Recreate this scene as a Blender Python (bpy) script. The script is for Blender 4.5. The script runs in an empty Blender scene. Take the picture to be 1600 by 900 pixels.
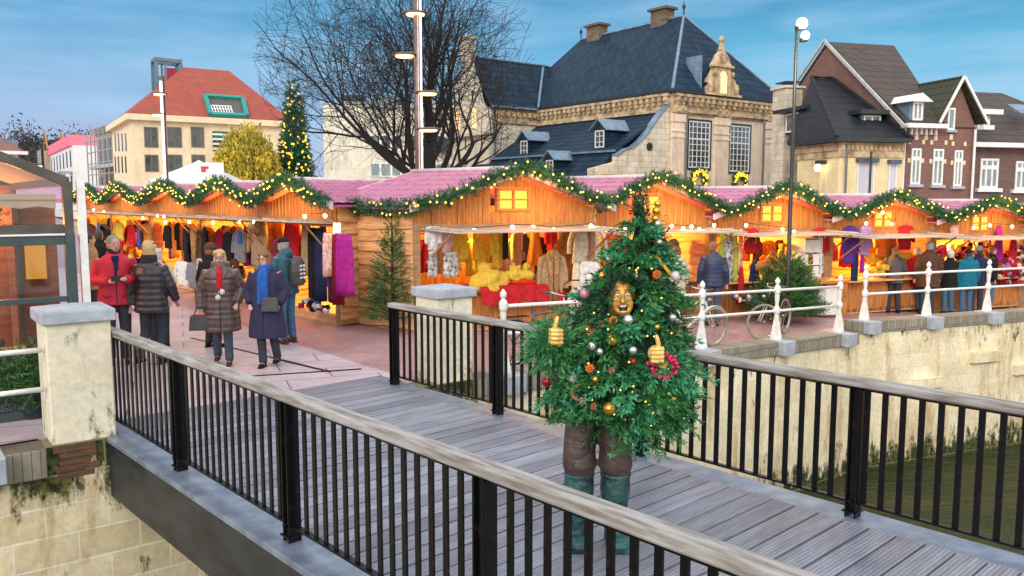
import bpy, math, random
import numpy as np
from mathutils import Vector, Matrix
R = random.Random(11)
PI = math.pi
rad = math.radians
C = bpy.context.scene.collection
sc = bpy.context.scene

# ------------------------------------------------------------------ camera
EYE = 2.4
F_PX, PITCH = 1287.0, math.atan(138 / 1287.0)
cam = bpy.data.cameras.new('camera'); cam_o = bpy.data.objects.new('camera', cam); C.objects.link(cam_o)
cam.sensor_width = 36; cam.lens = F_PX / 1600 * 36; cam.clip_start = .1; cam.clip_end = 6000
cam_o.location = (0, 0, EYE); cam_o.rotation_euler = (PI / 2 - PITCH, 0, 0)
sc.camera = cam_o

# ------------------------------------------------------------------ sky and light
SUN_EL, SUN_ROT = rad(26), rad(200)
world = bpy.data.worlds.new('World'); sc.world = world; world.use_nodes = True
nt = world.node_tree; nt.nodes.clear()
def N(t, kind, **kw):
    n = t.nodes.new(kind)
    for k, v in kw.items(): setattr(n, k, v)
    return n
out = N(nt, 'ShaderNodeOutputWorld'); bg = N(nt, 'ShaderNodeBackground'); bg2 = N(nt, 'ShaderNodeBackground')
add = N(nt, 'ShaderNodeAddShader')
sky = N(nt, 'ShaderNodeTexSky'); sky.sky_type = 'NISHITA'; sky.sun_disc = False
sky.sun_elevation = SUN_EL; sky.sun_rotation = SUN_ROT
nt.links.new(sky.outputs[0], bg.inputs[0]); bg.inputs[1].default_value = 0.02
tc = N(nt, 'ShaderNodeTexCoord'); sep = N(nt, 'ShaderNodeSeparateXYZ')
nt.links.new(tc.outputs['Generated'], sep.inputs[0])
def ramp(t, pts):
    r = N(t, 'ShaderNodeValToRGB'); e = r.color_ramp.elements
    while len(e) > 1: e.remove(e[-1])
    e[0].position = pts[0][0]; e[0].color = (*pts[0][1], 1)
    for p, c in pts[1:]:
        x = e.new(p); x.color = (*c, 1)
    return r
def srgb(r, g, b):
    f = lambda c: (c / 255 / 12.92) if c / 255 <= .04045 else ((c / 255 + .055) / 1.055) ** 2.4
    return (f(r), f(g), f(b))
# dusk sky: violet-blue low down on the left, clear teal higher and to the right, pale cloud overhead
left = ramp(nt, [(0, srgb(176, 176, 212)), (.085, srgb(150, 172, 214)), (.16, srgb(108, 166, 210)), (.235, srgb(56, 150, 194)), (.32, srgb(90, 160, 205)), (.5, (1.1, 1.12, 1.18)), (1, (1.66, 1.58, 1.54))])
right = ramp(nt, [(0, srgb(172, 200, 228)), (.085, srgb(128, 182, 220)), (.16, srgb(78, 170, 208)), (.235, srgb(14, 126, 174)), (.32, srgb(50, 148, 198)), (.5, (1.1, 1.12, 1.18)), (1, (1.66, 1.58, 1.54))])
nt.links.new(sep.outputs[2], left.inputs[0]); nt.links.new(sep.outputs[2], right.inputs[0])
mr = N(nt, 'ShaderNodeMapRange'); mr.inputs[1].default_value = -.45; mr.inputs[2].default_value = .35
nt.links.new(sep.outputs[0], mr.inputs[0])
mx = N(nt, 'ShaderNodeMixRGB'); nt.links.new(mr.outputs[0], mx.inputs[0]); nt.links.new(left.outputs[0], mx.inputs[1]); nt.links.new(right.outputs[0], mx.inputs[2])
mp = N(nt, 'ShaderNodeMapping'); mp.inputs['Scale'].default_value = (2.2, 2.2, 15); mp.inputs['Rotation'].default_value = (rad(6), rad(-14), 0)
nt.links.new(tc.outputs['Generated'], mp.inputs[0])
no = N(nt, 'ShaderNodeTexNoise'); no.inputs['Scale'].default_value = 1.6; no.inputs['Detail'].default_value = 5; no.inputs['Roughness'].default_value = .55
nt.links.new(mp.outputs[0], no.inputs['Vector'])
cr = ramp(nt, [(.40, (0, 0, 0)), (.66, (1, 1, 1))]); nt.links.new(no.outputs[0], cr.inputs[0])
cm = N(nt, 'ShaderNodeMath', operation='MULTIPLY'); nt.links.new(cr.outputs[0], cm.inputs[0]); cm.inputs[1].default_value = .6
mx2 = N(nt, 'ShaderNodeMixRGB'); nt.links.new(cm.outputs[0], mx2.inputs[0]); nt.links.new(mx.outputs[0], mx2.inputs[1]); mx2.inputs[2].default_value = (*srgb(160, 200, 230), 1)
# the western half of the sky, behind the viewer, is brighter
mr2 = N(nt, 'ShaderNodeMapRange'); mr2.inputs[1].default_value = .15; mr2.inputs[2].default_value = -.6
nt.links.new(sep.outputs[1], mr2.inputs[0])
mx3 = N(nt, 'ShaderNodeMixRGB'); nt.links.new(mr2.outputs[0], mx3.inputs[0]); nt.links.new(mx2.outputs[0], mx3.inputs[1]); mx3.inputs[2].default_value = (1.75, 1.68, 1.64, 1)
nt.links.new(mx3.outputs[0], bg2.inputs[0]); bg2.inputs[1].default_value = 1.0
nt.links.new(bg.outputs[0], add.inputs[0]); nt.links.new(bg2.outputs[0], add.inputs[1]); nt.links.new(add.outputs[0], out.inputs[0])

sun = bpy.data.lights.new('sun', 'SUN'); sun.energy = 1.5; sun.angle = rad(18); sun.color = (1, .93, .84)
sun_o = bpy.data.objects.new('sun', sun); C.objects.link(sun_o)
# light comes from behind the viewer, a little from the left
sd = Vector((-.35 * math.cos(SUN_EL), -.94 * math.cos(SUN_EL), math.sin(SUN_EL)))
sun_o.rotation_euler = sd.to_track_quat('Z', 'Y').to_euler()
vs = sc.view_settings; vs.view_transform = 'Standard'; vs.look = 'None'; vs.exposure = 0.0; vs.gamma = 1; vs.use_curve_mapping = False
sc.cycles.max_bounces = 6; sc.cycles.diffuse_bounces = 3; sc.cycles.glossy_bounces = 3; sc.cycles.transmission_bounces = 4
sc.cycles.transparent_max_bounces = 8; sc.cycles.sample_clamp_indirect = 4; sc.cycles.caustics_reflective = False; sc.cycles.caustics_refractive = False

# ------------------------------------------------------------------ geometry helpers
def ray(u, v):
    a = (u - 800) / F_PX; b = -(v - 450) / F_PX
    c, s = math.cos(PITCH), math.sin(PITCH)
    return Vector((a, c + b * s, -s + b * c))
def on_z(u, v, z=0):
    d = ray(u, v); t = (z - EYE) / d.z
    return Vector((d.x * t, d.y * t, z))
def on_y(u, v, y):
    d = ray(u, v); t = y / d.y
    return Vector((d.x * t, y, EYE + d.z * t))
def gz(x, y):
    return min(0.0, -.02 * max(y - 9.5, 0) - .025 * x)

class MB:
    def __init__(s, T=None): s.v = []; s.f = []; s.m = []; s.T = T; s.mi = 0
    def add(s, vs, fs, m=None):
        b = len(s.v); m = s.mi if m is None else m
        if s.T is not None: vs = [s.T @ Vector(p) for p in vs]
        s.v.extend([tuple(p) for p in vs])
        for f in fs: s.f.append(tuple(b + i for i in f)); s.m.append(m)
        return s
    def box(s, c, d, rz=0, m=None, M=None):
        x, y, z = d[0] / 2, d[1] / 2, d[2] / 2
        pts = [Vector((i * x, j * y, k * z)) for k in (-1, 1) for j in (-1, 1) for i in (-1, 1)]
        if M is not None: pts = [M @ p for p in pts]
        if rz:
            q = Matrix.Rotation(rz, 3, 'Z'); pts = [q @ p for p in pts]
        pts = [p + Vector(c) for p in pts]
        return s.add(pts, [(0, 2, 3, 1), (4, 5, 7, 6), (0, 1, 5, 4), (2, 6, 7, 3), (0, 4, 6, 2), (1, 3, 7, 5)], m)
    def b2(s, a, b, m=None):
        return s.box([(a[i] + b[i]) / 2 for i in range(3)], [abs(b[i] - a[i]) for i in range(3)], m=m)
    def bar(s, p0, p1, w, h, up=(0, 0, 1), m=None):
        p0, p1 = Vector(p0), Vector(p1); d = (p1 - p0)
        if d.length < 1e-6: return s
        t = d.normalized(); u = Vector(up)
        if abs(t.dot(u)) > .98: u = Vector((1, 0, 0))
        r = t.cross(u).normalized(); n = r.cross(t)
        vs = [p + r * (i * w / 2) + n * (j * h / 2) for p in (p0, p1) for j in (-1, 1) for i in (-1, 1)]
        return s.add(vs, [(0, 1, 3, 2), (4, 6, 7, 5), (0, 4, 5, 1), (2, 3, 7, 6), (0, 2, 6, 4), (1, 5, 7, 3)], m)
    def tube(s, pts, r, n=8, cap=True, m=None):
        pts = [Vector(p) for p in pts]; k = len(pts)
        rr = r if isinstance(r, (list, tuple)) else [r] * k
        vs = []; pr = None
        for i, p in enumerate(pts):
            t = (pts[min(i + 1, k - 1)] - pts[max(i - 1, 0)])
            t = t.normalized() if t.length > 1e-9 else Vector((0, 0, 1))
            if pr is None:
                u = Vector((0, 0, 1)) if abs(t.z) < .9 else Vector((1, 0, 0))
                pr = t.cross(u).normalized()
            else:
                pr = (pr - t * pr.dot(t)); pr = pr.normalized() if pr.length > 1e-6 else t.orthogonal().normalized()
            q = t.cross(pr)
            for j in range(n):
                a = 2 * PI * j / n; vs.append(p + (pr * math.cos(a) + q * math.sin(a)) * rr[i])
        fs = [(i * n + j, i * n + (j + 1) % n, (i + 1) * n + (j + 1) % n, (i + 1) * n + j) for i in range(k - 1) for j in range(n)]
        if cap: fs += [tuple(range(n - 1, -1, -1)), tuple((k - 1) * n + j for j in range(n))]
        return s.add(vs, fs, m)
    def lathe(s, prof, c=(0, 0, 0), n=16, m=None, sx=1, sy=1):
        vs = []; k = len(prof)
        for r, z in prof:
            for j in range(n):
                a = 2 * PI * j / n; vs.append((c[0] + r * math.cos(a) * sx, c[1] + r * math.sin(a) * sy, c[2] + z))
        fs = [(i * n + j, i * n + (j + 1) % n, (i + 1) * n + (j + 1) % n, (i + 1) * n + j) for i in range(k - 1) for j in range(n)]
        fs += [tuple(range(n - 1, -1, -1)), tuple((k - 1) * n + j for j in range(n))]
        return s.add(vs, fs, m)
    def ball(s, c, r, n=8, m=None, M=None):
        r = r if isinstance(r, (list, tuple)) else (r, r, r)
        vs = [Vector((0, 0, -r[2]))]; k = max(3, n // 2)
        for i in range(1, k):
            a = -PI / 2 + PI * i / k
            for j in range(n):
                b = 2 * PI * j / n; vs.append(Vector((r[0] * math.cos(a) * math.cos(b), r[1] * math.cos(a) * math.sin(b), r[2] * math.sin(a))))
        vs.append(Vector((0, 0, r[2]))); L = len(vs) - 1
        if M is not None: vs = [M @ p for p in vs]
        vs = [p + Vector(c) for p in vs]
        fs = [(0, 1 + (j + 1) % n, 1 + j) for j in range(n)]
        for i in range(k - 2):
            o = 1 + i * n
            fs += [(o + j, o + (j + 1) % n, o + n + (j + 1) % n, o + n + j) for j in range(n)]
        o = 1 + (k - 2) * n
        fs += [(o + j, o + (j + 1) % n, L) for j in range(n)]
        return s.add(vs, fs, m)
    def prism(s, poly, vec, m=None):
        n = len(poly); a = [Vector(p) for p in poly]; b = [p + Vector(vec) for p in a]
        return s.add(a + b, [tuple(range(n - 1, -1, -1)), tuple(range(n, 2 * n))] + [(i, (i + 1) % n, n + (i + 1) % n, n + i) for i in range(n)], m)
    def loft(s, rings, cap=True, m=None):
        n = len(rings[0]); k = len(rings); vs = [p for r in rings for p in r]
        fs = [(i * n + j, i * n + (j + 1) % n, (i + 1) * n + (j + 1) % n, (i + 1) * n + j) for i in range(k - 1) for j in range(n)]
        if cap: fs += [tuple(range(n - 1, -1, -1)), tuple((k - 1) * n + j for j in range(n))]
        return s.add(vs, fs, m)
    def build(s, name, mat, parent=None, smooth=False, bevel=0, fix=True):
        me = bpy.data.meshes.new(name); me.from_pydata(s.v, [], s.f)
        ms = mat if isinstance(mat, (list, tuple)) else [mat]
        for q in ms: me.materials.append(q)
        if len(ms) > 1: me.polygons.foreach_set('material_index', s.m)
        if fix and len(s.f) < 60000:
            import bmesh
            b = bmesh.new(); b.from_mesh(me); bmesh.ops.recalc_face_normals(b, faces=b.faces); b.to_mesh(me); b.free()
        if smooth: me.polygons.foreach_set('use_smooth', [True] * len(me.polygons))
        o = bpy.data.objects.new(name, me); C.objects.link(o)
        if parent is not None: o.parent = parent
        if bevel:
            md = o.modifiers.new('bevel', 'BEVEL'); md.width = bevel; md.segments = 2; md.limit_method = 'ANGLE'; md.angle_limit = rad(40)
        return o

def np_mesh(name, V, F, mat, parent=None, smooth=False):
    """V (n,3) array, F (m,k) array of triangles or quads"""
    V = np.asarray(V, dtype=np.float32); F = np.asarray(F, dtype=np.int32); k = F.shape[1]
    me = bpy.data.meshes.new(name); me.vertices.add(len(V)); me.vertices.foreach_set('co', V.ravel())
    me.loops.add(F.size); me.loops.foreach_set('vertex_index', F.ravel())
    me.polygons.add(len(F)); me.polygons.foreach_set('loop_start', np.arange(0, F.size, k, dtype=np.int32))
    me.polygons.foreach_set('loop_total', np.full(len(F), k, dtype=np.int32))
    me.update(calc_edges=True); me.validate()
    me.materials.append(mat)
    if smooth: me.polygons.foreach_set('use_smooth', [True] * len(me.polygons))
    o = bpy.data.objects.new(name, me); C.objects.link(o)
    if parent is not None: o.parent = parent
    return o

def tag(o, label=None, cat=None, group=None, kind=None):
    if label: o['label'] = label
    if cat: o['category'] = cat
    if group: o['group'] = group
    if kind: o['kind'] = kind
    return o
def thing(name, label, cat, loc=(0, 0, 0), rz=0, group=None, s=1):
    o = bpy.data.objects.new(name, None); C.objects.link(o); o.empty_display_size = .2
    o.location = loc; o.rotation_euler = (0, 0, rz); o.scale = (s, s, s)
    return tag(o, label, cat, group)
def copy_tree(o, parent=None):
    c = o.copy(); C.objects.link(c); c.parent = parent
    for ch in list(o.children): copy_tree(ch, c)
    return c
def blob(mb, name, mat, parent=None, voxel=.012, smooth=4, disp=None):
    """fuse the closed shapes collected in mb into ONE continuous skin"""
    o = mb.build(name, mat, parent)
    m = o.modifiers.new('r', 'REMESH'); m.mode = 'VOXEL'; m.voxel_size = voxel
    if smooth:
        m = o.modifiers.new('s', 'SMOOTH'); m.factor = .5; m.iterations = smooth
    dg = bpy.context.evaluated_depsgraph_get()
    me = bpy.data.meshes.new_from_object(o.evaluated_get(dg))
    old = o.data; o.modifiers.clear(); o.data = me; bpy.data.meshes.remove(old)
    me.materials.clear()
    for q in (mat if isinstance(mat, (list, tuple)) else [mat]): me.materials.append(q)
    me.polygons.foreach_set('use_smooth', [True] * len(me.polygons))
    return o

# ------------------------------------------------------------------ materials
def newmat(name):
    m = bpy.data.materials.new(name); m.use_nodes = True
    t = m.node_tree; b = t.nodes['Principled BSDF']
    return m, t, b
def vec(t, scale=(1, 1, 1), rot=(0, 0, 0), wall=False):
    tc = N(t, 'ShaderNodeTexCoord')
    src = tc.outputs['Object']
    if wall:   # vertical walls of any facing: run along x+y, rise along z
        s = N(t, 'ShaderNodeSeparateXYZ'); t.links.new(src, s.inputs[0])
        a = N(t, 'ShaderNodeMath', operation='ADD'); t.links.new(s.outputs[0], a.inputs[0]); t.links.new(s.outputs[1], a.inputs[1])
        c = N(t, 'ShaderNodeCombineXYZ'); t.links.new(a.outputs[0], c.inputs[0]); t.links.new(s.outputs[2], c.inputs[1]); src = c.outputs[0]
    mp = N(t, 'ShaderNodeMapping'); mp.inputs['Scale'].default_value = scale; mp.inputs['Rotation'].default_value = rot
    t.links.new(src, mp.inputs[0]); return mp.outputs[0]
def noise(t, v, scale, detail=4, rough=.55):
    n = N(t, 'ShaderNodeTexNoise'); n.inputs['Scale'].default_value = scale; n.inputs['Detail'].default_value = detail; n.inputs['Roughness'].default_value = rough
    t.links.new(v, n.inputs['Vector']); return n.outputs[0]
def rampn(t, fac, p0, p1, c0=(0, 0, 0), c1=(1, 1, 1)):
    r = ramp(t, [(p0, c0), (p1, c1)]); t.links.new(fac, r.inputs[0]); return r.outputs[0]
def mix(t, fac, a, b, mode='MIX'):
    m = N(t, 'ShaderNodeMixRGB', blend_type=mode)
    for i, x in enumerate((fac, a, b)):
        if isinstance(x, (int, float)): m.inputs[i].default_value = x if i == 0 else (x, x, x, 1)
        elif isinstance(x, (tuple, list)): m.inputs[i].default_value = (*x[:3], 1)
        else: t.links.new(x, m.inputs[i])
    return m.outputs[0]
def bump(t, b, h, strength=.3, dist=.01):
    n = N(t, 'ShaderNodeBump'); n.inputs['Strength'].default_value = strength; n.inputs['Distance'].default_value = dist
    t.links.new(h, n.inputs['Height']); t.links.new(n.outputs[0], b.inputs['Normal'])
_mc = {}
def mat(name, col, col2=None, rough=.6, metal=0, scale=6, bmp=0, stretch=(1, 1, 1), p=(.35, .65), spec=.5, dist=.01, trans=0):
    if name in _mc: return _mc[name]
    m, t, b = newmat(name)
    if col2 is None: col2 = tuple(c * .7 for c in col)
    v = vec(t, stretch); n = noise(t, v, scale)
    t.links.new(rampn(t, n, p[0], p[1], col, col2), b.inputs['Base Color'])
    b.inputs['Roughness'].default_value = rough; b.inputs['Metallic'].default_value = metal; b.inputs['Specular IOR Level'].default_value = spec
    if bmp: bump(t, b, noise(t, v, scale * 3), bmp, dist)
    _mc[name] = m; return m
def emit(name, col, strength, sample=False):
    if name in _mc: return _mc[name]
    m, t, b = newmat(name)
    b.inputs['Base Color'].default_value = (*[min(1, c) * .5 for c in col], 1)
    b.inputs['Emission Color'].default_value = (*col, 1); b.inputs['Emission Strength'].default_value = strength
    if not sample: m.cycles.emission_sampling = 'NONE'
    _mc[name] = m; return m
def brick(name, c1, c2, mortar, w, h, msize=.01, rough=.8, wall=True, bmp=.4, moss=None, rot=0, stain=None, bias=0, offset=.5, spec=.4, roughvar=None):
    if name in _mc: return _mc[name]
    m, t, b = newmat(name)
    v = vec(t, rot=(0, 0, rot), wall=wall)
    br = N(t, 'ShaderNodeTexBrick'); t.links.new(v, br.inputs['Vector'])
    br.inputs['Color1'].default_value = (*c1, 1); br.inputs['Color2'].default_value = (*c2, 1); br.inputs['Mortar'].default_value = (*mortar, 1)
    br.inputs['Scale'].default_value = 1; br.inputs['Mortar Size'].default_value = msize; br.inputs['Brick Width'].default_value = w; br.inputs['Row Height'].default_value = h
    br.inputs['Bias'].default_value = bias; br.offset = offset; br.inputs['Mortar Smooth'].default_value = .3
    v3 = vec(t)
    n1 = noise(t, v3, 1.3, 6, .65); n2 = noise(t, v3, 14, 4)
    col = mix(t, .35, br.outputs[0], mix(t, 1, br.outputs[0], rampn(t, n1, .3, .7, (.45, .42, .38), (1.15, 1.12, 1.05)), 'MULTIPLY'))
    col = mix(t, .5, col, mix(t, 1, col, rampn(t, n2, .3, .7, (.7, .7, .7), (1.15, 1.15, 1.15)), 'MULTIPLY'))
    if stain:
        ns = noise(t, vec(t, (1.1, 1.1, .22)), 2.2, 6, .7)
        col = mix(t, rampn(t, ns, .52, .68), col, mix(t, .75, col, stain))
    if moss:
        # moss = (z_low_top, z_high_bottom, colour): green below the first height and in streaks above the second
        zc = N(t, 'ShaderNodeTexCoord'); zs = N(t, 'ShaderNodeSeparateXYZ'); t.links.new(zc.outputs['Object'], zs.inputs[0])
        lo = N(t, 'ShaderNodeMapRange'); lo.inputs[1].default_value = moss[0] + .5; lo.inputs[2].default_value = moss[0] - .35; t.links.new(zs.outputs[2], lo.inputs[0])
        hi = N(t, 'ShaderNodeMapRange'); hi.inputs[1].default_value = moss[1] - .9; hi.inputs[2].default_value = moss[1] + .25; t.links.new(zs.outputs[2], hi.inputs[0])
        nm = noise(t, vec(t, (2.4, 2.4, 1.0)), 1.9, 8, .75)
        fa = N(t, 'ShaderNodeMath', operation='MULTIPLY'); t.links.new(lo.outputs[0], fa.inputs[0]); fa.inputs[1].default_value = (moss[3] if len(moss) > 3 else .42)
        fb = N(t, 'ShaderNodeMath', operation='MULTIPLY'); t.links.new(hi.outputs[0], fb.inputs[0]); fb.inputs[1].default_value = (moss[4] if len(moss) > 4 else .17)
        f1 = N(t, 'ShaderNodeMath', operation='MAXIMUM'); t.links.new(fa.outputs[0], f1.inputs[0]); t.links.new(fb.outputs[0], f1.inputs[1])
        f2 = N(t, 'ShaderNodeMath', operation='ADD'); t.links.new(f1.outputs[0], f2.inputs[0]); t.links.new(nm, f2.inputs[1])
        fm = rampn(t, f2.outputs[0], .60, .70)
        mc = mix(t, rampn(t, noise(t, v3, 3.1, 5, .7), .38, .62), moss[2], (.13, .13, .035))
        mc = mix(t, rampn(t, noise(t, v3, 16, 3), .4, .62), mc, tuple(c * .35 for c in moss[2]))
        mc = mix(t, br.outputs['Fac'], mc, (.20, .19, .10))
        col = mix(t, fm, col, mc)
    t.links.new(col, b.inputs['Base Color']); b.inputs['Roughness'].default_value = rough; b.inputs['Specular IOR Level'].default_value = spec
    if roughvar:
        t.links.new(rampn(t, n1, .35, .65, (roughvar[0],) * 3, (roughvar[1],) * 3), b.inputs['Roughness'])
    inv = N(t, 'ShaderNodeMath', operation='MULTIPLY_ADD'); t.links.new(br.outputs['Fac'], inv.inputs[0]); inv.inputs[1].default_value = -1; t.links.new(mix(t, .35, 1.0, n2), inv.inputs[2])
    bump(t, b, inv.outputs[0], bmp, .012)
    _mc[name] = m; return m
def glass(name, tint=(.9, .95, 1), alpha=.25, rough=.03):
    if name in _mc: return _mc[name]
    m, t, b = newmat(name)
    tr = N(t, 'ShaderNodeBsdfTransparent'); tr.inputs[0].default_value = (*tint, 1); ms = N(t, 'ShaderNodeMixShader')
    gl = N(t, 'ShaderNodeBsdfGlossy'); gl.inputs['Roughness'].default_value = rough
    ms.inputs[0].default_value = alpha
    t.links.new(tr.outputs[0], ms.inputs[1]); t.links.new(gl.outputs[0], ms.inputs[2])
    t.links.new(ms.outputs[0], t.nodes['Material Output'].inputs[0]); t.nodes.remove(b)
    _mc[name] = m; return m

M_white = mat('white paint', (.82, .82, .80), (.68, .68, .66), rough=.4, scale=9, bmp=.08)
M_black = mat('black steel', (.004, .004, .005), (.030, .018, .012), rough=.36, scale=22, bmp=.12, spec=.25, p=(.58, .74))
M_steel = mat('galvanised edge', (.15, .19, .26), (.27, .33, .42), rough=.38, metal=.35, scale=5)
M_beam = mat('dark painted beam', (.010, .013, .018), (.030, .034, .042), rough=.42, scale=2.2, bmp=.08, spec=.3, stretch=(1, 3, 3))
M_cap = mat('bluestone', (.30, .34, .40), (.42, .46, .52), rough=.6, scale=7, bmp=.2)
M_coping = brick('quay coping', (.26, .24, .19), (.36, .33, .26), (.14, .13, .10), .11, .3, .008, rough=.85, moss=(-9, 3.0, (.05, .08, .02)))
M_quay = brick('sandstone quay', (.90, .83, .62), (.80, .71, .48), (.80, .72, .52), .72, .29, .010, rough=.85, moss=(-2.95, .0, (.030, .050, .010), .30), stain=(.42, .27, .10), bmp=.35)
M_quayl = brick('stained quay', (.86, .78, .54), (.66, .58, .36), (.88, .84, .68), .80, .30, .014, rough=.85, moss=(-9, .02, (.022, .045, .006), .42, .42), stain=(.36, .22, .09), bmp=.35)
M_pier = brick('pillar masonry', (.86, .82, .66), (.83, .78, .60), (.78, .73, .58), .6, .27, .004, rough=.8, bmp=.15, moss=(-.10, 9, (.05, .10, .015), .20))
# ------------------------------------------------------------------ ground, river, quays
A0 = Vector((-4.04, 8.21)); CQ = Vector((7.12, 16.78))
W = (CQ - A0).normalized(); V2 = Vector((.925, .38)).normalized()
INL = Vector((-.35, .937))     # inland
def quay_line():
    pts = [A0 - W * 26, A0 - W * 12, A0 - W * 6, A0 - W * 3, A0]
    L = (CQ - A0).length
    pts += [A0 + W * (L * i / 8) for i in range(1, 9)]
    pts += [CQ + V2 * d for d in (1.5, 3.5, 6, 10, 18, 40)]
    return pts
QL = quay_line()
def edge_z(p):
    """height of the coping line"""
    return gz(p.x, p.y)
# plaza sheet reaching the horizon
gv = []; ds = [.32, 1, 2, 3.5, 5.5, 8, 12, 18, 30, 60, 150, 500, 3000]
for i, p in enumerate(QL):
    d0 = INL if 0 < i < len(QL) - 1 else (Vector((-.8, .6)) if i == 0 else Vector((.75, .66)))
    for d in ds:
        q = p + d0 * d
        z = gz(q.x, q.y) if d < 40 else max(gz(q.x, q.y), -1.2)
        gv.append((q.x, q.y, z))
mb = MB(); n = len(ds)
mb.add(gv, [(i * n + j, (i + 1) * n + j, (i + 1) * n + j + 1, i * n + j + 1) for i in range(len(QL) - 1) for j in range(n - 1)])
def plaza_mat():
    m, t, b = newmat('plaza paving')
    g = N(t, 'ShaderNodeTexCoord'); s = N(t, 'ShaderNodeSeparateXYZ'); t.links.new(g.outputs['Object'], s.inputs[0])
    # distance inland from the bridge head along the slab lane
    v1 = vec(t, rot=(0, 0, rad(-50)))
    def br(w, h, c1, c2, mo, ms, rot):
        k = N(t, 'ShaderNodeTexBrick'); t.links.new(vec(t, rot=(0, 0, rot)), k.inputs['Vector'])
        k.inputs['Color1'].default_value = (*c1, 1); k.inputs['Color2'].default_value = (*c2, 1); k.inputs['Mortar'].default_value = (*mo, 1)
        k.inputs['Scale'].default_value = 1; k.inputs['Mortar Size'].default_value = ms; k.inputs['Brick Width'].default_value = w; k.inputs['Row Height'].default_value = h
        return k
    slab = br(1.25, .62, (.58, .48, .52), (.49, .42, .47), (.12, .10, .11), .009, rad(-22))
    clink = br(.21, .07, (.50, .31, .32), (.41, .25, .27), (.24, .17, .17), .005, rad(38))
    # lane mask: a band running inland from the bridge mouth
    def line(ax, ay, k):
        a = N(t, 'ShaderNodeMath', operation='MULTIPLY'); t.links.new(s.outputs[0], a.inputs[0]); a.inputs[1].default_value = ax
        c = N(t, 'ShaderNodeMath', operation='MULTIPLY_ADD'); t.links.new(s.outputs[1], c.inputs[0]); c.inputs[1].default_value = ay; t.links.new(a.outputs[0], c.inputs[2])
        d = N(t, 'ShaderNodeMath', operation='ADD'); t.links.new(c.outputs[0], d.inputs[0]); d.inputs[1].default_value = k
        return d.outputs[0]
    a = line(.78, .62, -5.65)     # edge of the slab lane (east side)
    f = rampn(t, a, .0, .02)
    col = mix(t, f, slab.outputs[0], clink.outputs[0])
    n1 = noise(t, vec(t), .9, 6, .65)
    col = mix(t, .6, col, mix(t, 1, col, rampn(t, n1, .3, .7, (.62, .60, .62), (1.2, 1.2, 1.2)), 'MULTIPLY'))
    n3 = noise(t, vec(t), 22, 3)
    col = mix(t, .4, col, mix(t, 1, col, rampn(t, n3, .3, .7, (.7, .7, .7), (1.2, 1.2, 1.2)), 'MULTIPLY'))
    t.links.new(col, b.inputs['Base Color'])
    t.links.new(rampn(t, n1, .35, .68, (.30,) * 3, (.55,) * 3), b.inputs['Roughness'])
    h = mix(t, f, slab.outputs['Fac'], clink.outputs['Fac']); iv = N(t, 'ShaderNodeMath', operation='SUBTRACT'); iv.inputs[0].default_value = 1; t.links.new(h, iv.inputs[1])
    bump(t, b, iv.outputs[0], .35, .008)
    return m
M_plaza = plaza_mat()
tag(mb.build('ground', M_plaza), kind='structure')
# two dark drain slots in the paving
for (a, b_) in (((-2.55, 11.35), (-5.6, 14.2)), ((-3.9, 10.95), (-2.15, 11.55))):
    pa, pb = Vector(a), Vector(b_)
    mb = MB(); mb.bar((pa.x, pa.y, gz(*pa) + .003), (pb.x, pb.y, gz(*pb) + .003), .05, .008)
    o = mb.build('drain_channel', M_black); tag(o, 'longer dark slot drain running inland across the paving' if a[0] == -2.55 else 'shorter dark slot drain crossing in front of the bridge mouth', 'drain', 'drain slots in the paving')

# river
def water_mat():
    m, t, b = newmat('river water')
    b.inputs['Base Color'].default_value = (.045, .05, .022, 1); b.inputs['Roughness'].default_value = .08; b.inputs['IOR'].default_value = 1.33
    v = vec(t, (1, 2.4, 1), rot=(0, 0, rad(-25)))
    n = noise(t, v, 1.5, 6, .62); n2 = noise(t, v, .5, 3)
    t.links.new(rampn(t, n2, .3, .7, (.022, .030, .006), (.060, .060, .020)), b.inputs['Base Color'])
    bump(t, b, n, 1.0, .30); return m
WZ = -3.25
mb = MB(); s0 = QL[0]; w3 = W.to_3d()
mb.add([(-60, -60, WZ), (120, -60, WZ), (120, 80, WZ), (-60, 80, WZ)], [(0, 1, 2, 3)])
tag(mb.build('river', water_mat()), kind='structure')
# near bank, behind and beneath the viewer
NB = Vector((.605, -.796))
b0 = A0 + NB * 8.7 - W * 40; b1 = A0 + NB * 8.7 + W * 34; 
mb = MB()
mb.add([(b0.x, b0.y, -.05), (b1.x, b1.y, -.05), (b1.x + 2000, b1.y - 2600, -.05), (b0.x + 600, b0.y - 3000, -.05), (b0.x, b0.y, -4.5), (b1.x, b1.y, -4.5)], [(0, 3, 2, 1), (0, 1, 5, 4)])
tag(mb.build('near_bank', M_quay), kind='structure')

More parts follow.
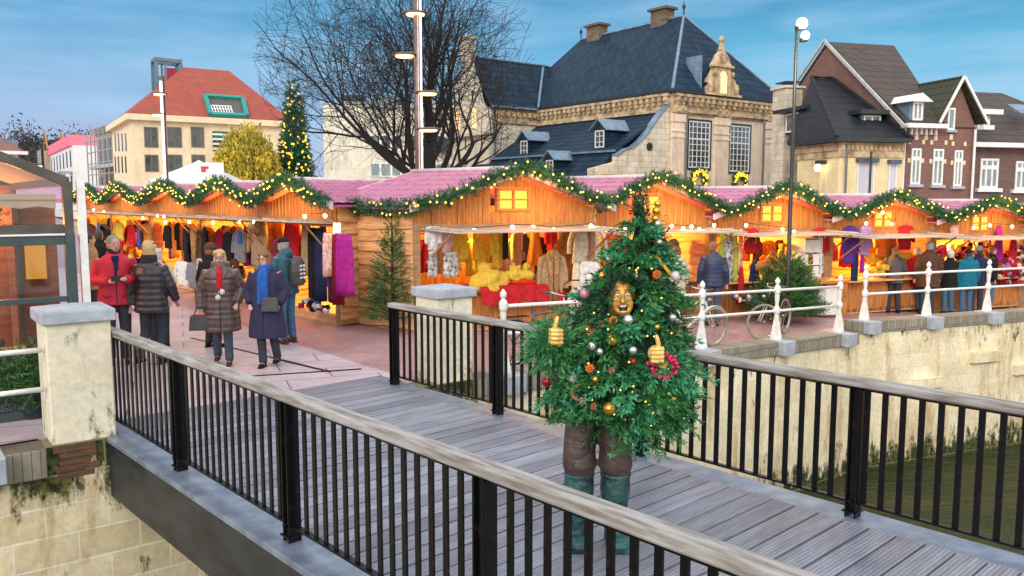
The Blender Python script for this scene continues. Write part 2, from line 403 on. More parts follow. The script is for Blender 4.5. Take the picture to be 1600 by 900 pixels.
def quay_wall(name, pts, ztops, label, cap_h, th=.5, mt=None, cp=None):
    """retaining wall following pts; copings proud on top"""
    root = thing(name, label, 'quay wall')
    mb = MB(); n = len(pts)
    dirs = []
    for i in range(n):
        a = pts[max(i - 1, 0)]; b = pts[min(i + 1, n - 1)]; d = (b - a).normalized(); dirs.append(Vector((-d.y, d.x)))
    ring = []
    for i, p in enumerate(pts):
        q = p + dirs[i] * th; z = ztops[i] - (cap_h if cp is None or cp[0] <= i < cp[1] else .004)
        ring.append([(p.x, p.y, z), (q.x, q.y, z), (q.x, q.y, -4.6), (p.x - dirs[i].x * .12, p.y - dirs[i].y * .12, -4.6)])
    mb.loft(ring); mb.build('wall_face', mt or M_quay, root)
    mb = MB(); ring = []
    for i, p in enumerate(pts):
        if cp is not None and not cp[0] <= i <= cp[1]: continue
        a = p - dirs[i] * .05; q = p + dirs[i] * .38; z = ztops[i]
        ring.append([(a.x, a.y, z), (q.x, q.y, z), (q.x, q.y, z - cap_h), (a.x, a.y, z - cap_h)])
    mb.loft(ring); mb.build('coping', M_coping, root, bevel=.015)
    return root
p_left = [A0 - W * 26, A0 - W * 6, A0 - W * 2, A0 - W * .64, A0 - W * .62, A0 + W * .05, A0 + W * 4.5]
q1 = quay_wall('quay_wall', p_left, [0.0] * 7, 'mossy sandstone quay wall below the near stone pillar and the bridge end', .30, mt=M_quayl, cp=(0, 3))
L = (CQ - A0).length
p_mid = [A0 + W * (4.5 + (L - 4.5) * i / 5) for i in range(6)]
q2 = quay_wall('quay_wall', p_mid, [gz(p.x, p.y) + .02 for p in p_mid], 'sandstone quay wall under the parked bicycles, running to the wall corner', .26)
p_r = [CQ + V2 * d for d in (.0, 2, 6, 12, 20, 40)]
q3 = quay_wall('quay_wall', p_r, [-.10 - .004 * d for d in (0, 2, 6, 12, 20, 40)], 'sandstone quay wall on the right, below the shoppers, with its foot in the river', .24)
# projecting stone blocks on the right wall
for (u, v) in ((1445, 597), (1535, 556), (1600, 575)):
    for it in range(3):
        pass
    d = ray(u, v)
    # intersect with the wall plane
    nrm = Vector((-V2.y, V2.x)); k = (nrm.dot(CQ)) / (nrm.x * d.x + nrm.y * d.y); P = Vector((0, 0, EYE)) + d * k
    mb = MB(Matrix.Translation(P - Vector((nrm.x * .07, nrm.y * .07, 0))) @ Matrix.Rotation(math.atan2(V2.y, V2.x), 4, 'Z'))
    mb.box((0, 0, 0), (.85, .14, .24)); mb.build('stone_block', M_quay, q3, bevel=.01)
# granite blocks let into the copings under fence posts are made with the fences

# stone pillars
def pillar(p, a, top, rz, label, low):
    r = thing('stone_pillar', label, 'pillar', (p[0], p[1], 0), rz, 'stone pillars at the bridge head')
    mb = MB(); mb.b2((-a / 2, -a / 2, low), (a / 2, a / 2, top - .13)); mb.build('shaft', M_pier, r, bevel=.012)
    c = a / 2 + .045
    mb = MB(); mb.b2((-c, -c, top - .135), (c, c, top - .015)); mb.add([(-c, -c, top - .015), (c, -c, top - .015), (c, c, top - .015), (-c, c, top - .015), (0, 0, top + .035)], [(0, 1, 4), (1, 2, 4), (2, 3, 4), (3, 0, 4), (0, 3, 2, 1)])
    mb.build('capstone', M_cap, r, bevel=.012)
    return r
AW = math.atan2(W.y, W.x)
pl = A0 - W * .29 + Vector((-W.y, W.x)) * .295
pillar(pl, .58, 1.33, AW, 'nearest cream stone pillar with bluestone cap, left end of the bridge railing', -.004)
pm = A0 + W * 4.17 + Vector((-W.y, W.x)) * .30
pillar(pm, .55, 1.25, AW, 'cream stone pillar with bluestone cap behind the far bridge railing', -.5)
# brick quoins and moss patch below the near pillar: weathered red bricks showing where render fell off
mb = MB(Matrix.Translation((pl.x, pl.y, 0)) @ Matrix.Rotation(AW, 4, 'Z'))
for k in range(5):
    mb.box((-.10 + .03 * (k % 2), -.298, -.05 - k * .066), (.38 - .05 * (k % 3), .02, .060))
tag(mb.build('brick_patch', brick('old red brick', (.19, .075, .045), (.11, .055, .035), (.12, .11, .06), .2, .06, .006, moss=(9, 9, (.05, .09, .02)) if False else None), q1), 'patch of bare red brick under the near pillar')

# ------------------------------------------------------------------ the bridge
BO = Vector((-1.53, 10.55, 0)); BA = math.atan2(-.737, .676)   # local x runs along the bridge toward the viewer, local y to the far side
BW = 3.36
M_rail = mat('weathered oak rail', (.37, .36, .35), (.13, .10, .07), rough=.75, scale=3.2, bmp=.5, stretch=(.9, 7, 7), p=(.38, .72))
def deck_mat():
    m, t, b = newmat('grooved deck planks')
    v = vec(t)
    w = N(t, 'ShaderNodeTexWave'); w.wave_type = 'BANDS'; w.bands_direction = 'X'; w.inputs['Scale'].default_value = 11; w.inputs['Distortion'].default_value = 0; t.links.new(v, w.inputs['Vector'])
    n1 = noise(t, vec(t, (9, .8, 1)), 2.2, 6, .6); n2 = noise(t, vec(t, (1, 1, 1)), .8, 4)
    br = N(t, 'ShaderNodeTexWhiteNoise', noise_dimensions='1D'); s = N(t, 'ShaderNodeSeparateXYZ'); t.links.new(v, s.inputs[0])
    d = N(t, 'ShaderNodeMath', operation='DIVIDE'); d.inputs[1].default_value = PLK; t.links.new(s.outputs[0], d.inputs[0])
    fl = N(t, 'ShaderNodeMath', operation='FLOOR'); t.links.new(d.outputs[0], fl.inputs[0]); t.links.new(fl.outputs[0], br.inputs['W'])
    col = rampn(t, n1, .3, .72, (.35, .385, .47), (.18, .20, .25))
    col = mix(t, 1, col, rampn(t, br.outputs[0], 0, 1, (.78, .76, .76), (1.25, 1.22, 1.22)), 'MULTIPLY')
    col = mix(t, .55, col, mix(t, 1, col, rampn(t, n2, .35, .65, (.65, .66, .7), (1.25, 1.22, 1.2)), 'MULTIPLY'))
    col = mix(t, .35, col, mix(t, 1, col, w.outputs[0], 'MULTIPLY'))
    t.links.new(col, b.inputs['Base Color']); t.links.new(rampn(t, n2, .35, .65, (.30,) * 3, (.55,) * 3), b.inputs['Roughness'])
    bump(t, b, w.outputs[0], .5, .006); return m
PLK = .197
bridge = thing('footbridge', 'narrow footbridge with grey grooved plank deck on dark steel beams', 'bridge', BO, BA)
mb = MB(); x = -.60
LB = 11.6
while x < LB:
    mb.box((x + PLK / 2, -BW / 2, -.016 + R.uniform(-.0012, .0012)), (PLK - .018, BW - .24, .045)); x += PLK
mb.build('deck', deck_mat(), bridge)
for y, nm in ((.02, 'far'), (-BW - .02, 'near')):
    mb = MB(); mb.box((LB / 2 - .3, y, -.02), (LB + .6, .30, .05)); mb.build('edge_plate', M_steel, bridge, bevel=.006)
    o = .15 if y > -1 else -.15
    mb = MB(); mb.box((LB / 2 - .02, y + (.10 if y > -1 else -.10), -.33), (LB + .06, .07, .57)); mb.box((LB / 2 - .02, y + (.02 if y > -1 else -.02), -.60), (LB + .06, .20, .03)); mb.build('beam', M_beam, bridge, bevel=.01)
mb = MB()
for xx in (1.5, 4, 6.5, 9): mb.box((xx, -BW / 2, -.30), (.12, BW, .3))
mb.box((LB / 2, -BW / 2, -.08), (LB, BW - .3, .02)); mb.build('cross_beam', M_beam, bridge)

def railing(y, x0, posts, xend, label, double=None, side=1):
    r = thing('bridge_railing', label, 'railing', BO, BA, 'railings along the footbridge')
    H = 1.08
    mb = MB(); seg = 2.9; xs = x0 - .06
    mb.box(((x0 - .06 + xend) / 2, y, H - .035), (xend - x0 + .06, .12, .062)); mb.build('handrail', M_rail, r, bevel=.012)
    mb = MB(); mb.box(((x0 + xend) / 2, y, .12), (xend - x0, .045, .016)); mb.build('bottom_bar', M_black, r)
    mb = MB(); mb.box(((x0 + xend) / 2, y, H - .085), (xend - x0, .05, .012)); mb.build('top_bar', M_black, r)
    mp = MB()
    for s in (-1, 1):
        mp.box((s * .036, 0, (H - .07) / 2), (.014, .10, H - .075))
    mp.box((0, 0, .05), (.12, .13, .012)); mp.box((0, 0, .13), (.10, .03, .05)); mp.tube([(0, -.07, .13), (0, .07, .13)], .014, 8)
    mp.box((0, 0, H / 2), (.045, .05, H - .08))
    pm_ = None
    for px in posts:
        if pm_ is None: o = mp.build('post', M_black, r, bevel=.003); pm_ = o
        else: o = pm_.copy(); C.objects.link(o)
        o.location = (px, y, .0)
    mbal = MB(); mbal.box((0, 0, (.12 + H - .08) / 2), (.042, .014, H - .20)); b0 = None
    x = x0 + .09
    while x < xend - .05:
        if min(abs(x - p) for p in posts) > .075:
            if b0 is None: o = mbal.build('baluster', M_black, r); b0 = o
            else: o = b0.copy(); C.objects.link(o)
            o.location = (x, y, 0)
        x += .1295
    return r
railing(0, 0, [0, 2.03, 4.06, 6.1, 8.14, 10.1], 11.3, 'far black bridge railing with grey wooden handrail, behind the tree costume')
railing(-BW, -.52, [-.5, 1.56, 3.63, 5.72, 7.8, 9.9], 11.3, 'near black bridge railing with grey wooden handrail, crossing the foreground')

# ------------------------------------------------------------------ white fence along the quay
def fence(label, pts, zs, z2s=None, extra_block=True):
    r = thing('quay_fence', label, 'fence', group='white fences along the quay')
    prof = [(.085, 0), (.085, .02), (.075, .03), (.045, .32), (.045, .48), (.07, .52), (.075, .58), (.055, .62), (.035, .66), (.05, .78), (.05, .86), (.07, .90), (.072, .98), (.05, 1.02), (.03, 1.035), (.03, 1.05), (.052, 1.08), (.055, 1.12), (.03, 1.155), (.008, 1.18)]
    mbp = MB(); mbp.lathe([(q_[0] * .85, q_[1]) for q_ in prof[3:]], n=14); mbp.lathe([(.105, 0), (.105, .05), (.045, .42), (.04, .5)], n=4)
    p0 = None
    for p, z in zip(pts, zs):
        if p0 is None: o = mbp.build('post', M_white, r); p0 = o
        else: o = p0.copy(); C.objects.link(o)
        o.location = (p[0], p[1], z); o.rotation_euler = (0, 0, AW + PI / 4)
        mb = MB(Matrix.Translation((p[0], p[1], z)) @ Matrix.Rotation(AW if len(pts) < 9 else math.atan2(V2.y, V2.x), 4, 'Z')); mb.box((0, -.06, -.12), (.34, .52, .256)); mb.build('granite_block', M_cap, r, bevel=.01)
    for hh in (.94, .55):
        mb = MB(); mb.tube([(p[0], p[1], z + hh) for p, z in zip(pts, zs)], .026, 10); mb.build('rail', M_white, r, smooth=True)
    return r
IW = Vector((-W.y, W.x)) * .13
t0 = (Vector((3.35, 13.84)) - A0).length
fp = [A0 + W * (t0 + d) + IW for d in (-4.25, -2.1, 0, 2.15, 4.28)]
fence('white cast iron fence beside the bicycles, between the pillar and the wall corner', fp, [gz(p.x, p.y) + .02 for p in fp])
IV = Vector((-V2.y, V2.x)) * .12
fp = [CQ + V2 * d + IV for d in (.28, 2.05, 3.9, 5.75, 7.6, 9.5, 11.4, 13.3, 15.2)]
fence('white cast iron fence in front of the shoppers on the right', fp, [-.10] * 9)
fp = [A0 - W * d + IW for d in (4.4, 2.6, 1.16, .6)]
fence('short stretch of white cast iron fence left of the nearest stone pillar', fp[:3] + [fp[3]][:0], [0, 0, 0])
rr = [o for o in C.objects if o.name.startswith('quay_fence')][-1]
for hh in (.94, .55): mb = MB(); mb.tube([(fp[2].x, fp[2].y, hh), (fp[3].x, fp[3].y, hh)], .026, 10); mb.build('rail', M_white, rr, smooth=True)
# ------------------------------------------------------------------ market huts
def wood(name, c1, c2, rough=.65, st=(1, 1, 8), sc_=2.5, b=.3):
    return mat(name, c1, c2, rough=rough, scale=sc_, bmp=b, stretch=st, p=(.35, .7))
M_larch = wood('larch boards', (.58, .22, .05), (.34, .115, .022))
M_larch2 = wood('pale larch boards', (.80, .45, .20), (.46, .21, .075), st=(1, 1, 9))
M_larchv = wood('upright larch boards', (.58, .23, .05), (.28, .09, .018), st=(7, 7, .8))
M_beamw = wood('rough beam', (.40, .22, .10), (.24, .13, .06))
M_roof = mat('wine red roof tiles', (.50, .14, .27), (.36, .10, .19), rough=.25, scale=6, spec=.7)
M_trim = mat('roof trim', (.66, .55, .58), (.5, .4, .42), rough=.5)
M_flap = wood('grey weathered flap', (.58, .50, .44), (.34, .27, .22), st=(1, 8, 1))
M_pane = emit('lit hut window', (1, .50, .06), 1.15)
M_bulb = emit('bare bulb', (1, .74, .34), 14)
M_fairy = emit('fairy light', (1, .60, .10), 2.8)
M_fir = mat('garland needles', (.012, .075, .030), (.020, .13, .045), rough=.55, scale=5, p=(.4, .6))
M_firl = mat('fir needles', (.045, .16, .03), (.020, .085, .018), rough=.6, scale=3, p=(.4, .6))

def sprigs(P, D, L, nn=9, nl=.05, nw=.006, rg=None, spread=.9, curl=.0, flat=False):
    """fir twigs as one array of needle triangles: P points, D directions, L lengths"""
    rg = rg or np.random.default_rng(3)
    P = np.asarray(P, float); D = np.asarray(D, float); D /= np.linalg.norm(D, axis=1)[:, None] + 1e-9
    n = len(P); L = np.broadcast_to(np.asarray(L, float), (n,))
    a = rg.normal(size=(n, 3)); U = np.cross(D, a); U /= np.linalg.norm(U, axis=1)[:, None] + 1e-9; Vv = np.cross(D, U)
    t = np.linspace(.08, 1, nn)
    ang = rg.uniform(0, 2 * np.pi, (n, nn)) if not flat else np.where(np.arange(nn) % 2 == 0, 0, np.pi)[None, :] + rg.normal(0, .35, (n, nn))
    base = P[:, None, :] + D[:, None, :] * (t[None, :, None] * L[:, None, None])
    out_ = U[:, None, :] * np.cos(ang)[..., None] + Vv[:, None, :] * np.sin(ang)[..., None]
    nd = out_ * spread + D[:, None, :] * (.55 + .9 * (t ** 3)[None, :, None]) + rg.normal(0, .12, (n, nn, 3))
    nd /= np.linalg.norm(nd, axis=2)[..., None]
    ln = nl * rg.uniform(.75, 1.25, (n, nn))[..., None]
    tip = base + nd * ln
    sd_ = np.cross(nd, D[:, None, :] + rg.normal(0, .3, (n, nn, 3))); sd_ /= np.linalg.norm(sd_, axis=2)[..., None] + 1e-9
    mid = base + nd * ln * .45
    V = np.stack([base, mid + sd_ * nw, tip, mid - sd_ * nw], axis=2).reshape(-1, 3)
    F = np.arange(len(V)).reshape(-1, 4)
    return V, F

class Hut:
    def __init__(s, cx, cy, ang, dloc, w0, w1, depth, label, group, he=2.42, hr=3.15, closed_left=False, window=True, flapv=True, counter=True, ovb=.26):
        s.z = gz(cx, cy); s.M = Matrix.Translation((cx, cy, s.z)) @ Matrix.Rotation(ang, 4, 'Z'); s.dl = dloc
        T = Matrix(((1, dloc[0], 0, 0), (0, dloc[1], 0, 0), (0, 0, 1, 0), (0, 0, 0, 1))); s.T = T
        r = thing('market_hut', label, 'market hut', (cx, cy, s.z), ang, group); s.root = r; s.w0, s.w1, s.depth, s.he, s.hr = w0, w1, depth, he, hr
        D = depth
        # plinth
        mb = MB(T); mb.b2((-w0, 0, .03), (w1, D, .14)); mb.b2((-w0 + .1, .1, -.1), (-w0 + .2, D - .1, .03)); mb.b2((w1 - .2, .1, -.1), (w1 - .1, D - .1, .03)); mb.build('floor_frame', M_larch2, r)
        # side walls of overlapping waney boards
        for sx in (-w0, w1):
            mb = MB(T); z = .14; k = 0; sg = -1 if sx < 0 else 1
            while z < he - .02:
                h = .235 + .02 * math.sin(k * 2.1 + sx); h2 = min(h - .006, he - z + .03); nseg = 7
                for q in range(nseg):
                    y0, y1 = D * q / nseg, D * (q + 1) / nseg; wv = lambda y: .018 * math.sin(y * 3.3 + k * 1.7) + .008 * math.sin(y * 9 + k)
                    a0, a1 = z + wv(y0) - .02, z + wv(y1) - .02
                    mb.add([(sx, y0, z + h2), (sx, y1, z + h2), (sx + sg * .07, y1, a1), (sx + sg * .07, y0, a0), (sx + sg * .015, y0, z + h2), (sx + sg * .015, y1, z + h2), (sx, y1, a1), (sx, y0, a0)],
                           [(4, 5, 2, 3), (3, 2, 6, 7), (0, 1, 6, 7), (0, 4, 3, 7), (1, 5, 2, 6), (0, 1, 5, 4)])
                z += h; k += 1
            sw = mb.build('side_wall', M_larch2, r)
            mb = MB(T); mb.b2((sx - .012, 0, .14), (sx + .012, D, he)); mb.build('backing', M_beamw, sw)
        mb = MB(T); x = -w0
        while x < w1 - .01:
            x2 = min(x + .2, w1); mb.b2((x, D - .03 - .008 * R.random(), .14), (x2 - .008, D, he)); x = x2
        mb.build('back_wall', M_larchv, r)
        rf = lambda x: he + (hr - he) * (1 - (abs(x) / (w0 if x < 0 else w1)))
        # gable of upright boards, front; a lintel beam below it
        zl = 2.08
        mb = MB(T); x = -w0 + .02; hw = .36
        while x < w1 - .03:
            x2 = min(x + .17, w1 - .02)
            if not (window and x > -hw - .12 and x2 < hw + .16):
                mb.prism([(x, .0, zl), (x2 - .02, .0, zl), (x2 - .02, .0, rf(x2) - .05), (x, .0, rf(x) - .05)], (0, .02 + R.random() * .008, 0))
            elif True:
                zt = hr - .26
                mb.prism([(x, .0, zt), (x2 - .01, .0, zt), (x2 - .01, .0, max(rf(x2) - .05, zt + .01)), (x, .0, max(rf(x) - .05, zt + .01))], (0, .02, 0))
                mb.prism([(x, .0, zl), (x2 - .01, .0, zl), (x2 - .01, .0, hr - .72), (x, .0, hr - .72)], (0, .02, 0))
            x = x2
        mb.build('gable', M_larchv, r)
        if window:
            mb = MB(T); mb.b2((-.30, .012, hr - .67), (.30, .022, hr - .33)); pn = mb.build('window', M_pane, r)
            mb = MB(T)
            for a, b in (((-.36, .34), (.36, .39)), ((-.36, -.05), (.36, 0)), ((-.36, 0), (-.30, .34)), ((.30, 0), (.36, .34)), ((-.015, 0), (.015, .34)), ((-.30, .16), (-.015, .185)), ((.015, .16), (.30, .185))):
                mb.b2((a[0], -.03, hr - .67 + a[1]), (b[0], .03, hr - .67 + b[1]))
            mb.build('window_frame', M_larch, pn)
        mb = MB(T); mb.b2((-w0, -.05, zl - .14), (w1, .05, zl)); mb.build('lintel', M_beamw, r, bevel=.006)
        pm_ = None
        for px in (-w0 + .06, w1 - .06):
            mb = MB(T); mb.b2((px - .05, -.04, .0), (px + .05, .06, zl - .14)); mb.build('corner_post', M_beamw, r, bevel=.006)
        if counter:
            mb = MB(T); x = -w0 + .12
            while x < w1 - .13:
                x2 = min(x + .18, w1 - .12); mb.b2((x, .0, .06), (x2 - .008, .03 + .006 * R.random(), .84)); x = x2
            mb.build('counter_front', M_larchv, r)
            mb = MB(T); mb.b2((-w0 + .1, -.30, .84), (w1 - .1, .55, .88)); mb.build('counter_top', M_larch2, r, bevel=.005)
        else:
            mb = MB(T); mb.b2((-w0 + .1, -.03, .0), (w1 - .1, .03, .22)); mb.build('threshold', M_larch2, r)
        # raised shutter flap
        if flapv:
            fd = .15 if counter else .06
            mb = MB(T); x = -w0 + .12
            while x < w1 - .12:
                x2 = min(x + .16, w1 - .10)
                mb.prism([(x, -.05, zl - .10), (x2 - .006, -.05, zl - .10), (x2 - .006, -.95, zl - fd), (x, -.95, zl - fd)], (0, 0, .022)); x = x2
            for q in (-w0 + .3, 0, w1 - .3): mb.bar((q, -.08, zl - .065), (q, -.90, zl - fd + .05), .05, .03)
            mb.build('shutter_flap', M_flap, r)
            for q in (-w0 + .22, w1 - .22):
                mb = MB(T); mb.bar((q, -.04, zl - .72), (q, -.74, zl - fd + .02), .03, .03); mb.build('flap_strut', M_beamw, r)
        # roof: profiled tiles, two slopes
        ov = .26
        for sg in (-1, 1):
            w_ = w0 if sg < 0 else w1
            slope = (hr - he) / w_; xe = w_ + .22
            vs_, fs_ = [], []; ys = np.linspace(-ov, D + ovb, 85); nrow = 7; us = []
            for q in range(nrow): us += [(q / nrow, 0), ((q + .96) / nrow, 1)]
            for (uu, st) in us:
                for y in ys:
                    xx = uu * xe; zz = hr + .07 - slope * xx + .016 * (1 - abs(math.sin(y / .235 * PI)) ** .6) * -1 + (.022 if st else 0.0) + .016
                    vs_.append((sg * xx, y, zz))
            ny = len(ys)
            for q in range(len(us) - 1):
                for j in range(ny - 1): fs_.append((q * ny + j, q * ny + j + 1, (q + 1) * ny + j + 1, (q + 1) * ny + j))
            mb = MB(T); mb.add(vs_, fs_)
            mb.prism([(0, -ov, hr + .02), (sg * xe, -ov, hr + .02 - slope * xe), (sg * xe, -ov, hr + .05 - slope * xe), (0, -ov, hr + .05)], (0, D + ov + ovb, 0))
            mb.build('roof_slope', M_roof, r)
            for y in (-ov - .02, D + ovb - .01):
                mb = MB(T); mb.prism([(0, y, hr - .03), (sg * (xe + .02), y, hr - .03 - slope * xe), (sg * (xe + .02), y, hr + .10 - slope * xe), (0, y, hr + .10)], (0, .03, 0)); mb.build('barge_board', M_trim, r)
        mb = MB(T); mb.tube([(0, -ov, hr + .10), (0, D + ovb, hr + .10)], .05, 8); mb.build('ridge_cap', M_trim, r, smooth=True)
        # the hut's own lamp
        lt = bpy.data.lights.new('hut_lamp', 'POINT'); lt.energy = 430; lt.color = (1, .56, .085); lt.shadow_soft_size = .15
        lo = bpy.data.objects.new('hut_lamp', lt); C.objects.link(lo); lo.parent = r; lo.location = T @ Vector(((w1 - w0) / 2, D * .35, 1.85))
        lt = bpy.data.lights.new('garland_glow', 'POINT'); lt.energy = 42; lt.color = (1, .50, .12); lt.shadow_soft_size = .4
        lo = bpy.data.objects.new('garland_glow', lt); C.objects.link(lo); lo.parent = r; lo.location = T @ Vector((0, -.85, 2.6))
    def W(s, x, y, z): return s.M @ (s.T @ Vector((x, y, z)))
    def garland(s, label, seed, ext=0.0):
        rg = np.random.default_rng(seed)
        g = thing('garland', label, 'garland', s.root.location, s.root.rotation_euler.z, 'fir garlands along the hut roofs')
        pts = []
        n = 46
        for i in range(n + 1):
            t = i / n * 2 - 1; w = s.w0 if t < 0 else s.w1
            a = abs(t); e = .5 - .5 * math.cos(a * PI); e = .55 * e + .45 * a
            z = s.hr + .10 - (s.hr - s.he + .02) * e - .02 * math.sin(i * 1.9)
            pts.append(s.T @ Vector((t * (w + .02), -.36, z)))
        if ext:
            pts = [s.T @ Vector((-s.w0 - .16, y, s.he - .02 + .02 * math.sin(y * 6))) for y in np.linspace(s.depth + .2, -.1, 30)] + pts
        P = np.array([list(p) for p in pts]); seg = np.linalg.norm(np.diff(P, axis=0), axis=1); Lc = np.concatenate([[0], np.cumsum(seg)]); tot = Lc[-1]
        k = int(tot * 230); tt = rg.uniform(0, tot, k); Q = np.stack([np.interp(tt, Lc, P[:, j]) for j in range(3)], 1)
        dr = rg.normal(size=(k, 3)); dr /= np.linalg.norm(dr, axis=1)[:, None]
        V, F = sprigs(Q + dr * .04, dr, .13, 9, .06, .009, rg)
        np_mesh('foliage', V, F, M_fir, g)
        mb = MB(); mb.tube([P[i] for i in range(0, len(P), 2)], .045, 6); mb.build('core', M_fir, g)
        b0 = None; nb = int(tot * 9)
        for i in range(nb):
            u = (i + rg.uniform(-.35, .35) + .5) / nb * tot; c = [float(np.interp(u, Lc, P[:, j])) for j in range(3)]
            a = rg.uniform(0, 2 * PI); q = Vector(c) + Vector((.05 * math.cos(a), -.15 - .03 * rg.random(), .13 * math.sin(a)))
            if b0 is None:
                mb = MB(); mb.ball((0, 0, 0), .022, 6); b0 = mb.build('light', M_fairy, g); o = b0
            else: o = b0.copy(); C.objects.link(o)
            o.location = q
        return g

RA = math.atan2(.395, .918); DLR = (math.cos(rad(139.1) - RA), math.sin(rad(139.1) - RA))
RF = Vector((.918, .395)).normalized(); RP = Vector((.2, 16.8)); RD = Vector((-.755, .655))
GR = 'market huts of the right-hand row'
nm = ['corner market hut with a side wall of waney boards and yellow clothes', 'second hut of the right-hand row, behind the tree costume', 'hut behind the tall black lamp post, wooden reindeer and scarves inside',
      'hut with purple and lilac coats, behind the older shoppers', 'hut full of bright red toys at the right edge of the row', 'last hut at the far right, mostly cut off by the picture edge']
gn = ['garland on the corner hut with the waney board wall', 'garland on the hut behind the tree costume', 'garland crossed by the tall black lamp post', 'garland above the purple coats', 'garland above the red toys at the right', 'garland at the far right edge of the picture']
huts = []
def row_pt(row, u, off):
    P0, F_, D_ = (RP, RF, RD) if row == 'R' else (LP, LF, LD)
    if row == 'R' and u < 925: P0 = Vector((.02, 15.95))
    P = P0 + D_ * off; d = ray(u, 380); nrm = Vector((-F_.y, F_.x)); k = nrm.dot(P) / (nrm.x * d.x + nrm.y * d.y)
    return Vector((d.x * k, d.y * k))
LA = math.atan2(-.764, .645); DLL = (math.cos(rad(53.1) - LA), math.sin(rad(53.1) - LA))
LF = Vector((-.645, .764)).normalized(); LP = Vector((-4.6, 17.3)); LD = Vector((.6, .8))
ut = [815, 1033, 1228, 1402, 1553, 1690]; hrs = [3.03, 3.04, 2.93, 2.87, 2.84, 2.84]
cs = [row_pt('R', u, -.36) + RD * .36 for u in ut]; cs[0] = Vector((.02, 15.95))
for i in range(6):
    c = cs[i]
    wl = 2.0 if i == 0 else (cs[i] - (cs[i - 1] if i > 1 else cs[0] + RD * -.0)).length / 2
    if i == 1: wl = 1.66
    wr = (cs[i + 1] - cs[i]).length / 2 if i < 5 else 1.7
    h = Hut(c.x, c.y, RA, DLR, wl, wr, 1.95 if i == 0 else 2.7, nm[i], GR, he=2.40, hr=hrs[i], ovb=.9 if i == 0 else .26)
    h.garland('dark green fir ' + gn[i] + ' with warm lights', 40 + i, ext=1 if i == 0 else 0); huts.append(h)
GL = 'market huts of the left-hand row'
nml = ['hut full of coats and hanging scarves beside the corner hut', 'hut with black coats and white jackets behind the two walking women', 'third hut back in the left-hand row, over the woman in black seen from behind',
       'fourth hut back in the left-hand row, above the man in red', 'farthest hut at the left end of the left-hand row']
gnl = ['garland on the clothes hut next to the corner hut', 'garland above the two walking women', 'garland above the woman in the black jacket', 'garland above the man in the red jacket', 'garland at the far left end of the row']
lh = []
lcs = [row_pt('L', u, -.36) + LD * .36 for u in (447, 342, 258, 185, 138)]
for i in range(5):
    c = lcs[i]
    wl = (lcs[i + 1] - c).length / 2 if i < 4 else 1.9; wr = (lcs[i - 1] - c).length / 2 if i > 0 else (c - Vector((-3.33, 15.8))).length
    h = Hut(c.x, c.y, LA, DLL, wl, wr, 3.4, nml[i], GL, he=2.34, hr=2.76, window=False, counter=False)
    h.garland('fir ' + gnl[i] + ' with warm lights', 60 + i); lh.append(h)

# ---- things hung and laid out in the huts
def cloth(name, c, c2=None, rough=.85):
    return mat(name, c, c2 or tuple(x * .6 for x in c), rough=rough, scale=14, bmp=.3, p=(.3, .7), spec=.2)
CL = dict(black=cloth('black cloth', (.015, .014, .016)), brown=cloth('brown cloth', (.10, .05, .03)), tan=cloth('tan cloth', (.45, .30, .16)), cream=cloth('cream cloth', (.75, .66, .50)),
          white=cloth('white cloth', (.78, .76, .74)), red=cloth('red cloth', (.55, .02, .03)), darkred=cloth('dark red cloth', (.25, .01, .03)), orange=cloth('orange cloth', (.70, .22, .03)),
          yellow=cloth('yellow cloth', (.80, .55, .05)), purple=cloth('purple cloth', (.12, .04, .30)), lilac=cloth('lilac cloth', (.45, .28, .55)), magenta=cloth('magenta cloth', (.40, .02, .25)),
          blue=cloth('blue cloth', (.03, .12, .50)), navy=cloth('navy cloth', (.02, .03, .09)), grey=cloth('grey cloth', (.25, .25, .26)), pink=cloth('pink cloth', (.65, .38, .38)), green=cloth('green cloth', (.45, .55, .08)),
          denim=cloth('denim cloth', (.05, .13, .22)), check=cloth('black and white patterned cloth', (.02, .02, .02), (.75, .73, .70)), redpat=cloth('red and white patterned cloth', (.55, .15, .12), (.75, .65, .55)),
          teal=cloth('teal cloth', (.01, .17, .26)), fur=mat('golden fur', (.55, .32, .12), (.25, .13, .05), rough=.95, scale=30, bmp=.8, p=(.4, .6), dist=.03), yfur=mat('yellow fur', (.85, .62, .08), (.7, .42, .04), rough=.95, scale=26, bmp=.8, dist=.03))
M_wire = mat('hanger wire', (.3, .3, .3), rough=.3, metal=.8)
def drape(mb, w, h, th, top=.3, mid=.8, folds=5, ph=0, m=None, n=26):
    rings = []
    for k in range(9):
        t = k / 8; ww = w / 2 * (top + (mid - top) * min(1, t * 2.4) ** .6 if t < .42 else mid + (1 - mid) * (t - .42) / .58)
        tt = th / 2 * (.55 + .45 * min(1, t * 3)); ring = []
        for j in range(n):
            a = 2 * PI * j / n; f = 1 + .30 * t * math.sin(folds * a + ph)
            ring.append((ww * math.cos(a) * (1 + .03 * math.sin(folds * a)), tt * math.sin(a) * f, -h * t + .015 * math.sin(a * 3 + ph) * t))
        rings.append(ring)
    mb.loft(rings)
